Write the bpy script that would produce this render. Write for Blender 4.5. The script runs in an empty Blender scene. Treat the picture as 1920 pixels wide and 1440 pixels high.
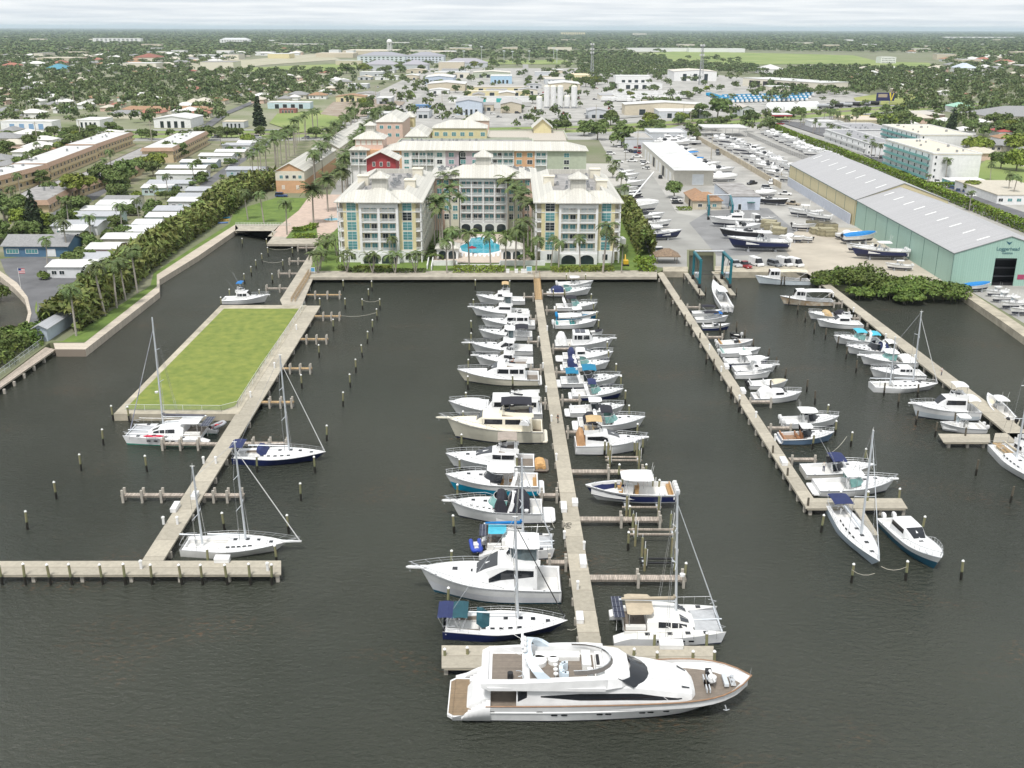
import bpy,math,random
import numpy as np
from mathutils import Matrix,Vector
from mathutils.geometry import tessellate_polygon
R=math.radians
rnd=random.Random(7)
npr=np.random.RandomState(11)
S=bpy.context.scene
COL=S.collection
H,F=66.0,1900.0
PITCH,ROLL=math.atan(667/F),R(0.18)
CM=Matrix.Rotation(math.pi/2-PITCH,3,'X')@Matrix.Rotation(ROLL,3,'Z')
CT=CM.transposed()
cd=bpy.data.cameras.new('camera')
cam=bpy.data.objects.new('camera',cd)
COL.objects.link(cam)
cd.sensor_width=36;cd.lens=36*F/1920
cd.clip_start=1;cd.clip_end=150000
cam.matrix_world=Matrix.Translation((0,0,H))@CM.to_4x4()
S.camera=cam
def P(px,py,z=1.5):
 """ground point (at height z) seen at a photo position"""
 d=CM@Vector(((px-960)/F,(720-py)/F,-1))
 k=(z-H)/d.z
 return Vector((d.x*k,d.y*k,z))
def pix(x,y,z):
 d=CT@Vector((x,y,z-H))
 return(960-F*d.x/d.z,720+F*d.y/d.z)
def X_at(px,Y,z):
 """world X of photo column px at distance Y and height z"""
 return(px-960)/F*(Y*math.cos(PITCH)+(H-z)*math.sin(PITCH))
MATS={}
def mat(name,col,rough=.6,metal=0,var=.12,scale=1.5,bump=0,col2=None,rand=0,island=0,stretch=None,spec=None,obj=True):
 if name in MATS:return MATS[name]
 m=bpy.data.materials.new(name);m.use_nodes=True
 nt=m.node_tree;N=nt.nodes;Lk=nt.links
 b=N['Principled BSDF']
 b.inputs['Roughness'].default_value=rough
 b.inputs['Metallic'].default_value=metal
 if spec is not None:b.inputs['Specular IOR Level'].default_value=spec
 c=(*col,1)
 tc=N.new('ShaderNodeTexCoord')
 vec=tc.outputs['Object']
 if stretch:
  mp=N.new('ShaderNodeMapping');mp.inputs['Scale'].default_value=stretch
  Lk.new(vec,mp.inputs[0]);vec=mp.outputs[0]
 nz=N.new('ShaderNodeTexNoise');nz.inputs['Scale'].default_value=scale;nz.inputs['Detail'].default_value=5
 nz.inputs['Roughness'].default_value=.6
 Lk.new(vec,nz.inputs['Vector'])
 rp=N.new('ShaderNodeValToRGB')
 c2=col2 or tuple(min(1,x*(1+var))for x in col)
 c1=col if col2 else tuple(x*(1-var)for x in col)
 rp.color_ramp.elements[0].color=(*c1,1);rp.color_ramp.elements[1].color=(*c2,1)
 rp.color_ramp.elements[0].position=.32;rp.color_ramp.elements[1].position=.68
 Lk.new(nz.outputs['Fac'],rp.inputs[0])
 out=rp.outputs[0]
 if rand or island:
  hs=N.new('ShaderNodeHueSaturation');Lk.new(out,hs.inputs['Color'])
  src=None
  if rand:
   oi=N.new('ShaderNodeObjectInfo');src=oi.outputs['Random'];amp=rand
  if island:
   ge=N.new('ShaderNodeNewGeometry')
   if src is None:src=ge.outputs['Random Per Island'];amp=island
   else:
    ad=N.new('ShaderNodeMath');ad.operation='ADD';Lk.new(src,ad.inputs[0]);Lk.new(ge.outputs['Random Per Island'],ad.inputs[1])
    ml=N.new('ShaderNodeMath');ml.operation='MULTIPLY';ml.inputs[1].default_value=.5;Lk.new(ad.outputs[0],ml.inputs[0]);src=ml.outputs[0];amp=max(rand,island)
  mr=N.new('ShaderNodeMapRange');mr.inputs['To Min'].default_value=1-amp;mr.inputs['To Max'].default_value=1+amp
  Lk.new(src,mr.inputs[0]);Lk.new(mr.outputs[0],hs.inputs['Value'])
  mh=N.new('ShaderNodeMapRange');mh.inputs['To Min'].default_value=.5-amp*.05;mh.inputs['To Max'].default_value=.5+amp*.05
  Lk.new(src,mh.inputs[0]);Lk.new(mh.outputs[0],hs.inputs['Hue'])
  out=hs.outputs[0]
 Lk.new(out,b.inputs['Base Color'])
 if bump:
  bp=N.new('ShaderNodeBump');bp.inputs['Strength'].default_value=bump;bp.inputs['Distance'].default_value=.05
  Lk.new(nz.outputs['Fac'],bp.inputs['Height']);Lk.new(bp.outputs[0],b.inputs['Normal'])
 MATS[name]=m
 return m
def paint(col,rough=.35,nm=None,v=.08):
 """a painted surface of this colour"""
 return mat(nm or 'paint_%02x%02x%02x'%tuple(int(255*min(1,c))for c in col),col,rough,var=v,scale=.7)
def striped(name,col,col2,width,axis=0,rough=.6,duty=.06,noise=.1):
 """boards / ribs / seams along one object axis"""
 if name in MATS:return MATS[name]
 m=mat(name,col,rough,var=noise,scale=2.0)
 nt=m.node_tree;N=nt.nodes;Lk=nt.links
 b=N['Principled BSDF']
 old=b.inputs['Base Color'].links[0].from_socket
 tc=N.new('ShaderNodeTexCoord');sp=N.new('ShaderNodeSeparateXYZ');Lk.new(tc.outputs['Object'],sp.inputs[0])
 md=N.new('ShaderNodeMath');md.operation='MULTIPLY';md.inputs[1].default_value=1/width;Lk.new(sp.outputs[axis],md.inputs[0])
 fr=N.new('ShaderNodeMath');fr.operation='FRACT';Lk.new(md.outputs[0],fr.inputs[0])
 lt=N.new('ShaderNodeMath');lt.operation='LESS_THAN';lt.inputs[1].default_value=duty;Lk.new(fr.outputs[0],lt.inputs[0])
 fl=N.new('ShaderNodeMath');fl.operation='FLOOR';Lk.new(md.outputs[0],fl.inputs[0])
 wn=N.new('ShaderNodeTexWhiteNoise');wn.noise_dimensions='1D';Lk.new(fl.outputs[0],wn.inputs['W'])
 mr=N.new('ShaderNodeMapRange');mr.inputs['To Min'].default_value=1-noise;mr.inputs['To Max'].default_value=1+noise;Lk.new(wn.outputs['Value'],mr.inputs[0])
 hs=N.new('ShaderNodeHueSaturation');Lk.new(old,hs.inputs['Color']);Lk.new(mr.outputs[0],hs.inputs['Value'])
 mx=N.new('ShaderNodeMix');mx.data_type='RGBA';Lk.new(lt.outputs[0],mx.inputs['Factor'])
 Lk.new(hs.outputs[0],mx.inputs['A']);mx.inputs['B'].default_value=(*col2,1)
 Lk.new(mx.outputs['Result'],b.inputs['Base Color'])
 return m
KIDS={}
def _link(o,parent):
 COL.objects.link(o)
 if parent is not None:
  o.parent=parent
  KIDS.setdefault(parent.name,[]).append(o)
 return o
def tag(o,label=None,cat=None,group=None,kind=None):
 if label:o['label']=label
 if cat:o['category']=cat
 if group:o['group']=group
 if kind:o['kind']=kind
 return o
def thing(name,label,cat,loc=(0,0,0),rz=0,group=None):
 o=bpy.data.objects.new(name,None)
 o.empty_display_size=.3
 COL.objects.link(o)
 o.location=loc;o.rotation_euler=(0,0,rz)
 return tag(o,label,cat,group)
def dup(o,loc=None,rz=None,label=None,group=None,scale=None,parent=None):
 c=o.copy();COL.objects.link(c)
 if parent is not None:
  c.parent=parent;KIDS.setdefault(parent.name,[]).append(c)
 if loc is not None:c.location=loc
 if rz is not None:c.rotation_euler=(0,0,rz)
 if label:c['label']=label
 if group:c['group']=group
 if scale is not None:c.scale=scale if hasattr(scale,'__len__')else(scale,)*3
 for k in KIDS.get(o.name,[]):dup(k,parent=c)
 return c
def rot2(x,y,a):return(x*math.cos(a)-y*math.sin(a),x*math.sin(a)+y*math.cos(a))
class MB:
 """collects faces, builds ONE mesh object"""
 def __init__(s):s.v=[];s.f=[];s.m=[];s.sm=[]
 def add(s,vs,fs,m=0,smooth=False):
  n=len(s.v);s.v+=[tuple(p)for p in vs]
  for f in fs:
   s.f.append([i+n for i in f]);s.m.append(m);s.sm.append(smooth)
  return s
 def quad(s,a,b,c,d,m=0):return s.add([a,b,c,d],[(0,1,2,3)],m)
 def box(s,x0,x1,y0,y1,z0,z1,m=0,rz=0,c=None):
  v=[(x,y,z)for z in(z0,z1)for x,y in((x0,y0),(x1,y0),(x1,y1),(x0,y1))]
  if rz:
   cx,cy=c or((x0+x1)/2,(y0+y1)/2)
   v=[(cx+rot2(x-cx,y-cy,rz)[0],cy+rot2(x-cx,y-cy,rz)[1],z)for x,y,z in v]
  return s.add(v,[(3,2,1,0),(4,5,6,7),(0,1,5,4),(1,2,6,5),(2,3,7,6),(3,0,4,7)],m)
 def prism(s,pts,z0,z1,m=0,mt=None,bottom=True):
  """vertical prism over a polygon (any orientation, may be concave)"""
  a=sum(pts[i][0]*pts[(i+1)%len(pts)][1]-pts[(i+1)%len(pts)][0]*pts[i][1]for i in range(len(pts)))
  pts=[(p[0],p[1])for p in pts]
  if a<0:pts=pts[::-1]
  n=len(pts)
  tri=tessellate_polygon([[Vector((*p,0))for p in pts]])
  tris=[]
  for t in tri:
   p,q,r=(pts[i]for i in t)
   if(q[0]-p[0])*(r[1]-p[1])-(q[1]-p[1])*(r[0]-p[0])<0:t=t[::-1]
   tris.append(tuple(t))
  s.add([(*p,z1)for p in pts],tris,m if mt is None else mt)
  if z0 is not None and z0<z1:
   s.add([(*p,z0)for p in pts]+[(*p,z1)for p in pts],[(i,(i+1)%n,n+(i+1)%n,n+i)for i in range(n)],m)
   if bottom:s.add([(*p,z0)for p in pts],[t[::-1]for t in tris],m)
  return s
 def tube(s,path,r,n=6,m=0,r2=None,cap=True):
  path=[Vector(p)for p in path]
  k=len(path);rings=[]
  for i,p in enumerate(path):
   t=(path[min(i+1,k-1)]-path[max(i-1,0)])
   t=t.normalized()if t.length else Vector((0,0,1))
   u=t.cross(Vector((0,0,1))if abs(t.z)<.9 else Vector((1,0,0))).normalized();w=t.cross(u)
   rr=r if r2 is None else r+(r2-r)*i/(k-1)
   rings.append([p+(u*math.cos(2*math.pi*j/n)+w*math.sin(2*math.pi*j/n))*rr for j in range(n)])
  return s.loft(rings,m,cap=cap,flip=True,smooth=n>5)
 def loft(s,rings,m=0,cap=True,closed=True,flip=False,smooth=False):
  n=len(rings[0]);vs=[p for r in rings for p in r];fs=[]
  for i in range(len(rings)-1):
   for j in range(n if closed else n-1):
    a,b=i*n+j,i*n+(j+1)%n
    q=(a,b,b+n,a+n)
    fs.append(q[::-1]if flip else q)
  s.add(vs,fs,m,smooth)
  if cap and closed:
   c0=tuple(range(n));c1=tuple(range(len(vs)-n,len(vs)))
   s.add(vs,[c0 if flip else c0[::-1],c1[::-1]if flip else c1],m)
  return s
 def cyl(s,x,y,z0,z1,r,n=10,m=0,r2=None):
  return s.tube([(x,y,z0),(x,y,z1)],r,n,m,r2)
 def dome(s,x,y,z,r,h,n=10,k=4,m=0):
  rings=[[(x+r*math.cos(a*math.pi/2/k)*math.cos(2*math.pi*j/n),y+r*math.cos(a*math.pi/2/k)*math.sin(2*math.pi*j/n),z+h*math.sin(a*math.pi/2/k))for j in range(n)]for a in range(k)]
  rings.append([(x,y,z+h)]*n)
  return s.loft(rings,m,cap=False,smooth=True)
 def build(s,name,mats,parent=None,loc=None,rz=0,bevel=0):
  me=bpy.data.meshes.new(name)
  me.from_pydata(s.v,[],s.f)
  for mm in(mats if isinstance(mats,(list,tuple))else[mats]):me.materials.append(mm)
  if len(me.materials)>1:me.polygons.foreach_set('material_index',s.m)
  if any(s.sm):me.polygons.foreach_set('use_smooth',s.sm)
  me.validate();me.update()
  o=bpy.data.objects.new(name,me)
  _link(o,parent)
  if loc is not None:o.location=loc
  if rz:o.rotation_euler=(0,0,rz)
  if bevel:
   bv=o.modifiers.new('bevel','BEVEL');bv.width=bevel;bv.segments=2;bv.limit_method='ANGLE';bv.angle_limit=R(40)
  return o
def npmesh(name,verts,nper,mats,parent=None,smooth=False):
 """mesh from an (n, nper, 3) array of separate faces"""
 n=len(verts)
 me=bpy.data.meshes.new(name)
 me.vertices.add(n*nper);me.vertices.foreach_set('co',np.ascontiguousarray(verts,dtype=np.float32).ravel())
 me.loops.add(n*nper);me.loops.foreach_set('vertex_index',np.arange(n*nper,dtype=np.int32))
 me.polygons.add(n);me.polygons.foreach_set('loop_start',np.arange(0,n*nper,nper,dtype=np.int32))
 me.polygons.foreach_set('loop_total',np.full(n,nper,dtype=np.int32))
 for mm in(mats if isinstance(mats,(list,tuple))else[mats]):me.materials.append(mm)
 me.update(calc_edges=True)
 o=bpy.data.objects.new(name,me)
 return _link(o,parent)
ORD='first second third fourth fifth sixth seventh eighth ninth tenth eleventh twelfth thirteenth fourteenth fifteenth sixteenth seventeenth eighteenth nineteenth twentieth'.split()
ORD+=['twenty-'+x for x in ORD[:9]]+['thirtieth']+['thirty-'+x for x in ORD[:9]]+['fortieth']+['forty-'+x for x in ORD[:9]]
WHITE=paint((.72,.72,.715),.3,'gelcoat_white')
CREAM=paint((.78,.73,.60),.35,'gelcoat_cream')
OFFW=paint((.72,.71,.68),.4,'gelcoat_old_white')
GLASS=mat('dark_glass',(.012,.014,.018),.08,var=.2,spec=.7)
AQGLASS=mat('green_tinted_glass',(.16,.32,.30),.1,var=.2,spec=.6)
STEEL=mat('polished_steel',(.72,.73,.74),.25,.8,var=.05)
ALU=mat('mast_aluminium',(.62,.65,.68),.4,.3,var=.05)
BLACK=mat('black_rubber',(.02,.02,.022),.6,var=.2)
NAVY=paint((.012,.02,.085),.3,'navy_gelcoat')
TEAK=striped('teak_deck',(.215,.18,.145),(.07,.05,.04),.09,1,.6,.14,.12)
CONC=mat('dock_concrete',(.39,.355,.29),.85,var=.2,scale=.5,bump=.1)
CONCW=mat('seawall_concrete',(.40,.36,.28),.9,var=.25,scale=.4,bump=.2)
WOODG=striped('weathered_dock_boards',(.42,.36,.30),(.10,.08,.06),.16,0,.85,.12,.22)
WOODB=striped('new_dock_boards',(.42,.29,.15),(.12,.08,.05),.16,0,.85,.12,.18)
def water_mat():
 m=bpy.data.materials.new('harbour_water');m.use_nodes=True
 nt=m.node_tree;N=nt.nodes;Lk=nt.links;b=N['Principled BSDF']
 b.inputs['Roughness'].default_value=.13;b.inputs['IOR'].default_value=1.33
 tc=N.new('ShaderNodeTexCoord')
 def noise(scale,det,st=None,rz=0):
  v=tc.outputs['Object']
  mp=N.new('ShaderNodeMapping');mp.inputs['Scale'].default_value=st or(1,1,1);mp.inputs['Rotation'].default_value=(0,0,rz)
  Lk.new(v,mp.inputs[0])
  n=N.new('ShaderNodeTexNoise');n.inputs['Scale'].default_value=scale;n.inputs['Detail'].default_value=det;n.inputs['Roughness'].default_value=.55
  Lk.new(mp.outputs[0],n.inputs['Vector']);return n.outputs['Fac']
 big=noise(.012,3)
 r1=N.new('ShaderNodeValToRGB');Lk.new(big,r1.inputs[0])
 r1.color_ramp.elements[0].position=.35;r1.color_ramp.elements[1].position=.68
 r1.color_ramp.elements[0].color=(.030,.035,.025,1);r1.color_ramp.elements[1].color=(.052,.055,.042,1)
 w1,w2=noise(.045,4,(1,1.8,1),.5),noise(1.3,3,(1,1.5,1))
 ma=N.new('ShaderNodeMapRange');ma.inputs['From Min'].default_value=.56;ma.inputs['From Max'].default_value=.72;Lk.new(w1,ma.inputs[0])
 mb=N.new('ShaderNodeMapRange');mb.inputs['From Min'].default_value=.53;mb.inputs['From Max'].default_value=.64;Lk.new(w2,mb.inputs[0])
 mm=N.new('ShaderNodeMath');mm.operation='MULTIPLY';Lk.new(ma.outputs[0],mm.inputs[0]);Lk.new(mb.outputs[0],mm.inputs[1])
 m3=N.new('ShaderNodeMath');m3.operation='MULTIPLY';m3.inputs[1].default_value=.85;Lk.new(mm.outputs[0],m3.inputs[0])
 mx=N.new('ShaderNodeMix');mx.data_type='RGBA';Lk.new(m3.outputs[0],mx.inputs['Factor']);Lk.new(r1.outputs[0],mx.inputs['A']);mx.inputs['B'].default_value=(.13,.075,.04,1)
 Lk.new(mx.outputs['Result'],b.inputs['Base Color'])
 a,c,gust=noise(.9,4,(1,1.9,1),.3),noise(3.4,3,(1,1.6,1),-.25),noise(.018,3)
 s1=N.new('ShaderNodeMath');s1.operation='MULTIPLY_ADD';s1.inputs[1].default_value=.45;Lk.new(c,s1.inputs[0]);Lk.new(a,s1.inputs[2])
 g=N.new('ShaderNodeMapRange');g.inputs['From Min'].default_value=.35;g.inputs['From Max'].default_value=.65;g.inputs['To Min'].default_value=.5;g.inputs['To Max'].default_value=1.0;Lk.new(gust,g.inputs[0])
 bp=N.new('ShaderNodeBump');bp.inputs['Distance'].default_value=.95;Lk.new(g.outputs[0],bp.inputs['Strength']);Lk.new(s1.outputs[0],bp.inputs['Height'])
 Lk.new(bp.outputs[0],b.inputs['Normal'])
 return m
WATER=water_mat()
w=MB();w.quad((-1500,-400,0),(1500,-400,0),(1500,1500,0),(-1500,1500,0))
tag(w.build('water',WATER),'dark rippled harbour water around the docks','water',kind='structure')
w=MB();w.quad((-1500,-400,-3),(1500,-400,-3),(1500,1500,-3),(-1500,1500,-3))
tag(w.build('harbour_bed',mat('mud',(.05,.045,.03),.95)),kind='structure')
GZ=1.5
def gp(*pts):return[tuple(P(x,y,GZ)[:2])for x,y in pts]
FAR=60000
shore=gp((-60,505),(0,515),(26,537),(46,560),(53,585),(46,612),(20,640),(-60,648))
shore+=gp((-60,752),(0,712),(92,643),(160,643),(296,540),(296,520),(367,472),(441,424),(524,424),(503,447),(597,449),(580,512),(1232,511),(1246,505),(1292,505),(1292,470),(1338,470),(1338,506),(1420,506),(1512,506),(1552,532),(1640,541),(1730,550),(1795,552),(1803,541),(1880,590),(1935,632))
land=[(-FAR,shore[0][1])]+shore+[(FAR,shore[-1][1]),(FAR,FAR),(-FAR,FAR)]
GROUND=mat('mixed_ground',(.22,.21,.15),.95,col2=(.13,.16,.065),scale=.02)
g=MB();g.prism(land,-3.2,GZ,0,bottom=False)
tag(g.build('ground',GROUND),'flat land running to the horizon behind the marina','ground',kind='structure')
ASPH=mat('asphalt',(.13,.13,.135),.9,var=.22,scale=.15)
ASPHP=mat('pale_asphalt',(.30,.295,.275),.9,var=.16,scale=.08)
GRAVEL=mat('sandy_gravel',(.42,.37,.29),.95,var=.2,scale=.12)
GRASS=mat('lawn_grass',(.085,.14,.025),.95,col2=(.15,.22,.04),scale=.3,bump=.3)
GRASSY=mat('dry_lawn_grass',(.125,.175,.03),.95,col2=(.225,.255,.05),scale=.55,bump=.5)
FIELD=mat('field_grass',(.15,.22,.05),.95,col2=(.26,.30,.10),scale=.012)
PAVER=mat('pink_pavers',(.50,.39,.32),.85,var=.12,scale=.5)
YARD=mat('boatyard_hardstand',(.36,.35,.325),.9,var=.24,scale=.07)
SAND=mat('pale_sand',(.43,.385,.315),.95,var=.15,scale=.1)
DIRT=mat('planting_bed_soil',(.10,.075,.05),.95,var=.25,scale=.4)
LV=[0]
def sheet(name,mt,pts,lift=None,label=None,z=GZ,raw=False):
 """a thin sheet laid on the land; each new one a few mm above the one before"""
 LV[0]+=1
 zz=z+.006*(lift if lift is not None else LV[0])
 q=[tuple(P(x,y,GZ)[:2])for x,y in pts]if not raw else pts
 b=MB();b.prism(q,None,zz)
 return tag(b.build(name,mt),label,kind='structure')
sheet('field_ground',mat('suburb_ground',(.27,.26,.19),.95,col2=(.15,.18,.075),scale=.02),[(-900,300),(-900,130),(640,130),(640,300)])
sheet('industrial_ground',YARD,[(640,262),(620,215),(800,128),(1240,128),(1560,165),(1700,190),(1420,222),(1160,262)])
sheet('boatyard_pavement',YARD,[(1120,258),(1480,232),(1590,240),(2200,480),(2200,600),(1940,618),(1803,536),(1600,430),(1532,515),(1420,504),(1342,504),(1342,468),(1288,468),(1288,502),(1243,503),(1205,400)])
sheet('concrete_apron',ASPHP,[(1205,498),(1215,420),(1175,300),(1205,300),(1270,400),(1440,430),(1510,505),(1342,503),(1342,467),(1288,467),(1288,501),(1244,502)])
sheet('asphalt_patch',mat('old_asphalt',(.22,.22,.22),.9,var=.2,scale=.1),[(1292,418),(1330,395),(1440,390),(1500,440),(1420,478),(1345,480)])
sheet('sand_yard',SAND,[(1500,505),(1462,455),(1505,425),(1620,428),(1780,530),(1700,545),(1600,532),(1540,528)])
sheet('hotel_grounds',GRASS,[(583,511),(598,449),(640,400),(800,380),(1170,380),(1198,420),(1215,470),(1228,510)])
sheet('hotel_street',ASPHP,[(600,400),(660,290),(735,215),(770,215),(700,300),(640,400)])
sheet('canal_lawn',GRASS,[(92,642),(118,640),(282,536),(288,512),(430,420),(440,395),(520,370),(580,372),(572,412),(522,423),(440,423),(366,471),(295,519),(295,539),(159,642)])
sheet('plaza_paving',PAVER,[(524,423),(560,395),(582,365),(660,365),(640,420),(606,455),(598,448),(505,446)])
sheet('trailer_park_ground',mat('park_soil',(.12,.145,.05),.95,col2=(.26,.24,.17),scale=.09),[(-400,262),(620,262),(560,300),(420,390),(300,470),(112,588),(104,612),(60,612),(58,585),(48,556),(28,533),(0,511),(-400,498)])
LANE=[(64,612),(96,555),(140,505),(215,458),(275,420),(330,382),(372,350),(415,318),(475,280),(500,262),(512,262),(490,282),(432,320),(390,352),(350,384),(298,420),(240,460),(170,505),(124,555),(98,590),(100,612)]
sheet('trailer_park_lane',ASPH,LANE)
sheet('lane_end_pavement',ASPH,[(10,512),(0,486),(60,480),(150,492),(135,520),(96,555),(70,612),(52,612),(58,585),(50,558),(30,533)])
sheet('apartment_parking',ASPH,[(60,420),(130,382),(255,300),(300,275),(330,275),(200,360),(110,420)])
def along(pts,w0,w1):
 """band between two offsets of a photo polyline, in world metres"""
 q=[P(x,y,GZ)for x,y in pts];a=[];b=[]
 for i,p in enumerate(q):
  t=(q[min(i+1,len(q)-1)]-q[max(i-1,0)]).normalized();n=Vector((-t.y,t.x,0))
  a.append(tuple((p+n*w0)[:2]));b.append(tuple((p+n*w1)[:2]))
 return a+b[::-1]
RAIL=[(-500,253),(0,252.5),(540,251.5),(900,246),(1160,240),(1300,231),(1450,219),(1620,206),(1920,194),(2300,184)]
sheet('rail_verge',FIELD,along(RAIL,-26,22),raw=True)
sheet('rail_ballast',mat('ballast',(.20,.165,.14),.95,var=.2,scale=.3),along(RAIL,-4,5),raw=True)
sheet('coast_road',ASPHP,along(RAIL,-42,-24),raw=True)
sheet('back_road',ASPHP,along(RAIL,24,33),raw=True)
for dx in(-2.6,-1.1,2.1,3.6):
 LV[0]=60
 sheet('rail_track',mat('rail_steel',(.16,.12,.10),.5,.6),along(RAIL,dx-.12,dx+.12),raw=True)
LV[0]=64
for dx in(-33.2,-37,-29):sheet('lane_marking',paint((.75,.75,.72),.7,'road_paint'),along(RAIL,dx-.12,dx+.12),raw=True)
for pts,wd in(([(700,300),(760,215),(815,165),(838,140)],9),([(985,200),(990,160),(986,135),(985,118)],10),([(1160,262),(1190,262),(1290,236)],9),([(1010,232),(1110,226),(1240,215)],9),([(300,300),(420,215),(480,190),(530,172)],7),([(1440,236),(1540,262),(1660,320),(1800,372),(1960,430)],9),([(1720,215),(1780,240),(1960,310)],10),([(1240,180),(1330,205),(1400,214)],9)):
 sheet('street',ASPHP if wd>8 else ASPH,along(pts,-wd/2,wd/2),raw=True)
sheet('car_park',ASPH,[(1450,226),(1560,236),(1700,265),(1690,330),(1800,360),(1920,400),(1990,440),(1940,440),(1830,390),(1700,330),(1560,262)])
sheet('lawn',FIELD,[(1790,350),(1850,300),(1960,300),(2040,360),(1960,380)])
sheet('field',FIELD,[(505,232),(520,214),(600,208),(650,212),(640,236),(560,250)])
sheet('field',FIELD,[(430,135),(450,128),(640,120),(660,112),(760,118),(640,134)])
sheet('field',FIELD,[(1175,102),(1280,96),(1600,104),(1650,116),(1740,118),(1760,128),(1660,126),(1560,120),(1400,122),(1280,120)])
sheet('field',mat('yellow_field',(.30,.30,.09),.95,col2=(.22,.26,.07),scale=.02),[(1600,184),(1640,178),(1740,178),(1730,196),(1610,198)])
sheet('sports_field',FIELD,[(870,121),(880,113),(1060,113),(1080,121)])
sheet('sports_field',FIELD,[(880,120),(1000,114),(1040,120)])
sheet('airfield',FIELD,[(800,72),(830,70),(1000,73),(900,77),(760,79)])
sheet('sand_lot',mat('dry_lot',(.33,.32,.21),.95,col2=(.42,.39,.30),scale=.03),[(330,132),(390,112),(470,112),(600,100),(640,112),(500,122),(420,132)])
sheet('scrap_yard',mat('bare_soil',(.25,.19,.14),.95,col2=(.36,.31,.25),scale=.1),[(600,215),(625,192),(700,186),(760,192),(740,214),(650,222)])
isl=[(213,778),(413,573),(600,573),(572,614),(487,737),(440,778)]
q=[tuple(P(x,y,1.3)[:2])for x,y in[(213,776),(414,572),(575,572),(447,776)]]
b=MB();b.prism(q,-3,1.3)
tag(b.build('lawn_island_seawall',CONCW),'concrete seawall ringing the grassy rectangle',kind='structure')
q=[tuple(P(x,y,1.3)[:2])for x,y in[(234,768),(420,579),(560,579),(440,762),(420,769)]]
b=MB();b.prism(q,None,1.36)
tag(b.build('lawn_island_grass',GRASSY),'yellow green lawn filling the low island',kind='structure')
def ribbon(name,pts,mt,z0,z1,label,cat='wall',z=None):
 b=MB();b.prism([tuple(P(x,y,z1)[:2])for x,y in pts],z0,z1)
 return tag(b.build(name,mt),label,cat)
CAP=striped('seawall_cap',(.50,.44,.36),(.24,.20,.16),2.2,1,.9,.04,.08)
ribbon('canal_seawall',[(100,643),(158,643),(294,537),(294,515),(366,468),(441,421),(447,428),(371,480),(299,524),(299,547),(160,655),(104,655)],CAP,-2,1.62,'stepped concrete seawall with flat cap along the canal lawn')
ribbon('pond_seawall',[(-60,502),(0,508),(32,530),(52,557),(59,587),(52,614),(46,612),(53,585),(46,560),(26,539),(0,518),(-60,510)],CAP,-2,1.7,'curved pale seawall holding the lane beside the pond')
ribbon('quay',[(580,508),(1232,507),(1232,519),(578,520)],CONC,.9,1.62,'long concrete quay walk in front of the hotel lawn','quay')
ribbon('quay',[(441,420),(526,420),(502,443),(600,446),(596,458),(500,457),(520,433),(441,433)],CONC,.9,1.62,'concrete quay walk round the head of the canal','quay')
ribbon('basin_quay',[(1243,500),(1290,500),(1290,509),(1243,509)],CONCW,-2,1.66,'short concrete quay wall beside the boat lift basin, hotel side','quay')
ribbon('basin_quay',[(1340,499),(1515,499),(1515,510),(1340,510)],CONCW,-2,1.66,'concrete quay wall below the row of parked vans','quay')
ribbon('boatyard_seawall',[(1797,546),(1808,540),(1880,586),(1960,640),(1960,660),(1880,603)],CONCW,-2,1.7,'stained concrete seawall below the row of boats by the mint shed')
DZ=1.25
PILE=mat('old_piling_wood',(.11,.095,.07),.9,var=.3,scale=3)
PILEG=mat('green_treated_piling',(.17,.20,.10),.85,col2=(.25,.20,.11),scale=1.2)
PILEW=mat('concrete_pile',(.40,.37,.32),.9,var=.2,scale=2)
WETM=mat('wet_barnacle_band',(.02,.018,.014),.5,var=.3,scale=4)
CAPW=paint((.80,.80,.78),.5,'white_pile_cap')
PLANKX=striped('dock_planks_across',(.40,.345,.29),(.09,.07,.06),.22,0,.85,.16,.25)
SLAB=striped('dock_slabs',(.39,.355,.285),(.28,.25,.20),4.6,1,.85,.03,.13)
def pile_mb(h=2.6,r=.15,cap=True,conc=False):
 return h,r,cap,conc
PROTO={}
def piling(name,x,y,label,group,h=2.7,r=.16,kind='green'):
 key=(kind,round(h,1))
 lx,ly=rnd.uniform(-.05,.05),rnd.uniform(-.04,.04)
 if key not in PROTO:
  t=thing(name,label,'piling',(x,y,0),0,group)
  b=MB();b.cyl(0,0,1.15,h,r,8,0,r*.92);b.build('post',PILEG if kind=='green' else PILE if kind=='dark' else PILEW,t)
  b=MB();b.cyl(0,0,-1.6,1.15,r*1.04,8);b.build('waterline_band',WETM,t)
  if kind=='green':
   b=MB();b.cyl(0,0,h,h+.1,r*1.12,8);b.add([(r*1.12*math.cos(a*math.pi/4),r*1.12*math.sin(a*math.pi/4),h+.1)for a in range(8)]+[(0,0,h+.3)],[(a,(a+1)%8,8)for a in range(8)])
   b.build('cap',CAPW,t)
  PROTO[key]=t
 else:
  t=dup(PROTO[key],(x,y,0),rnd.uniform(0,6),label,group)
  t.name=name
 t.rotation_euler=(lx,ly,rnd.uniform(0,6))
 return t
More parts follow.
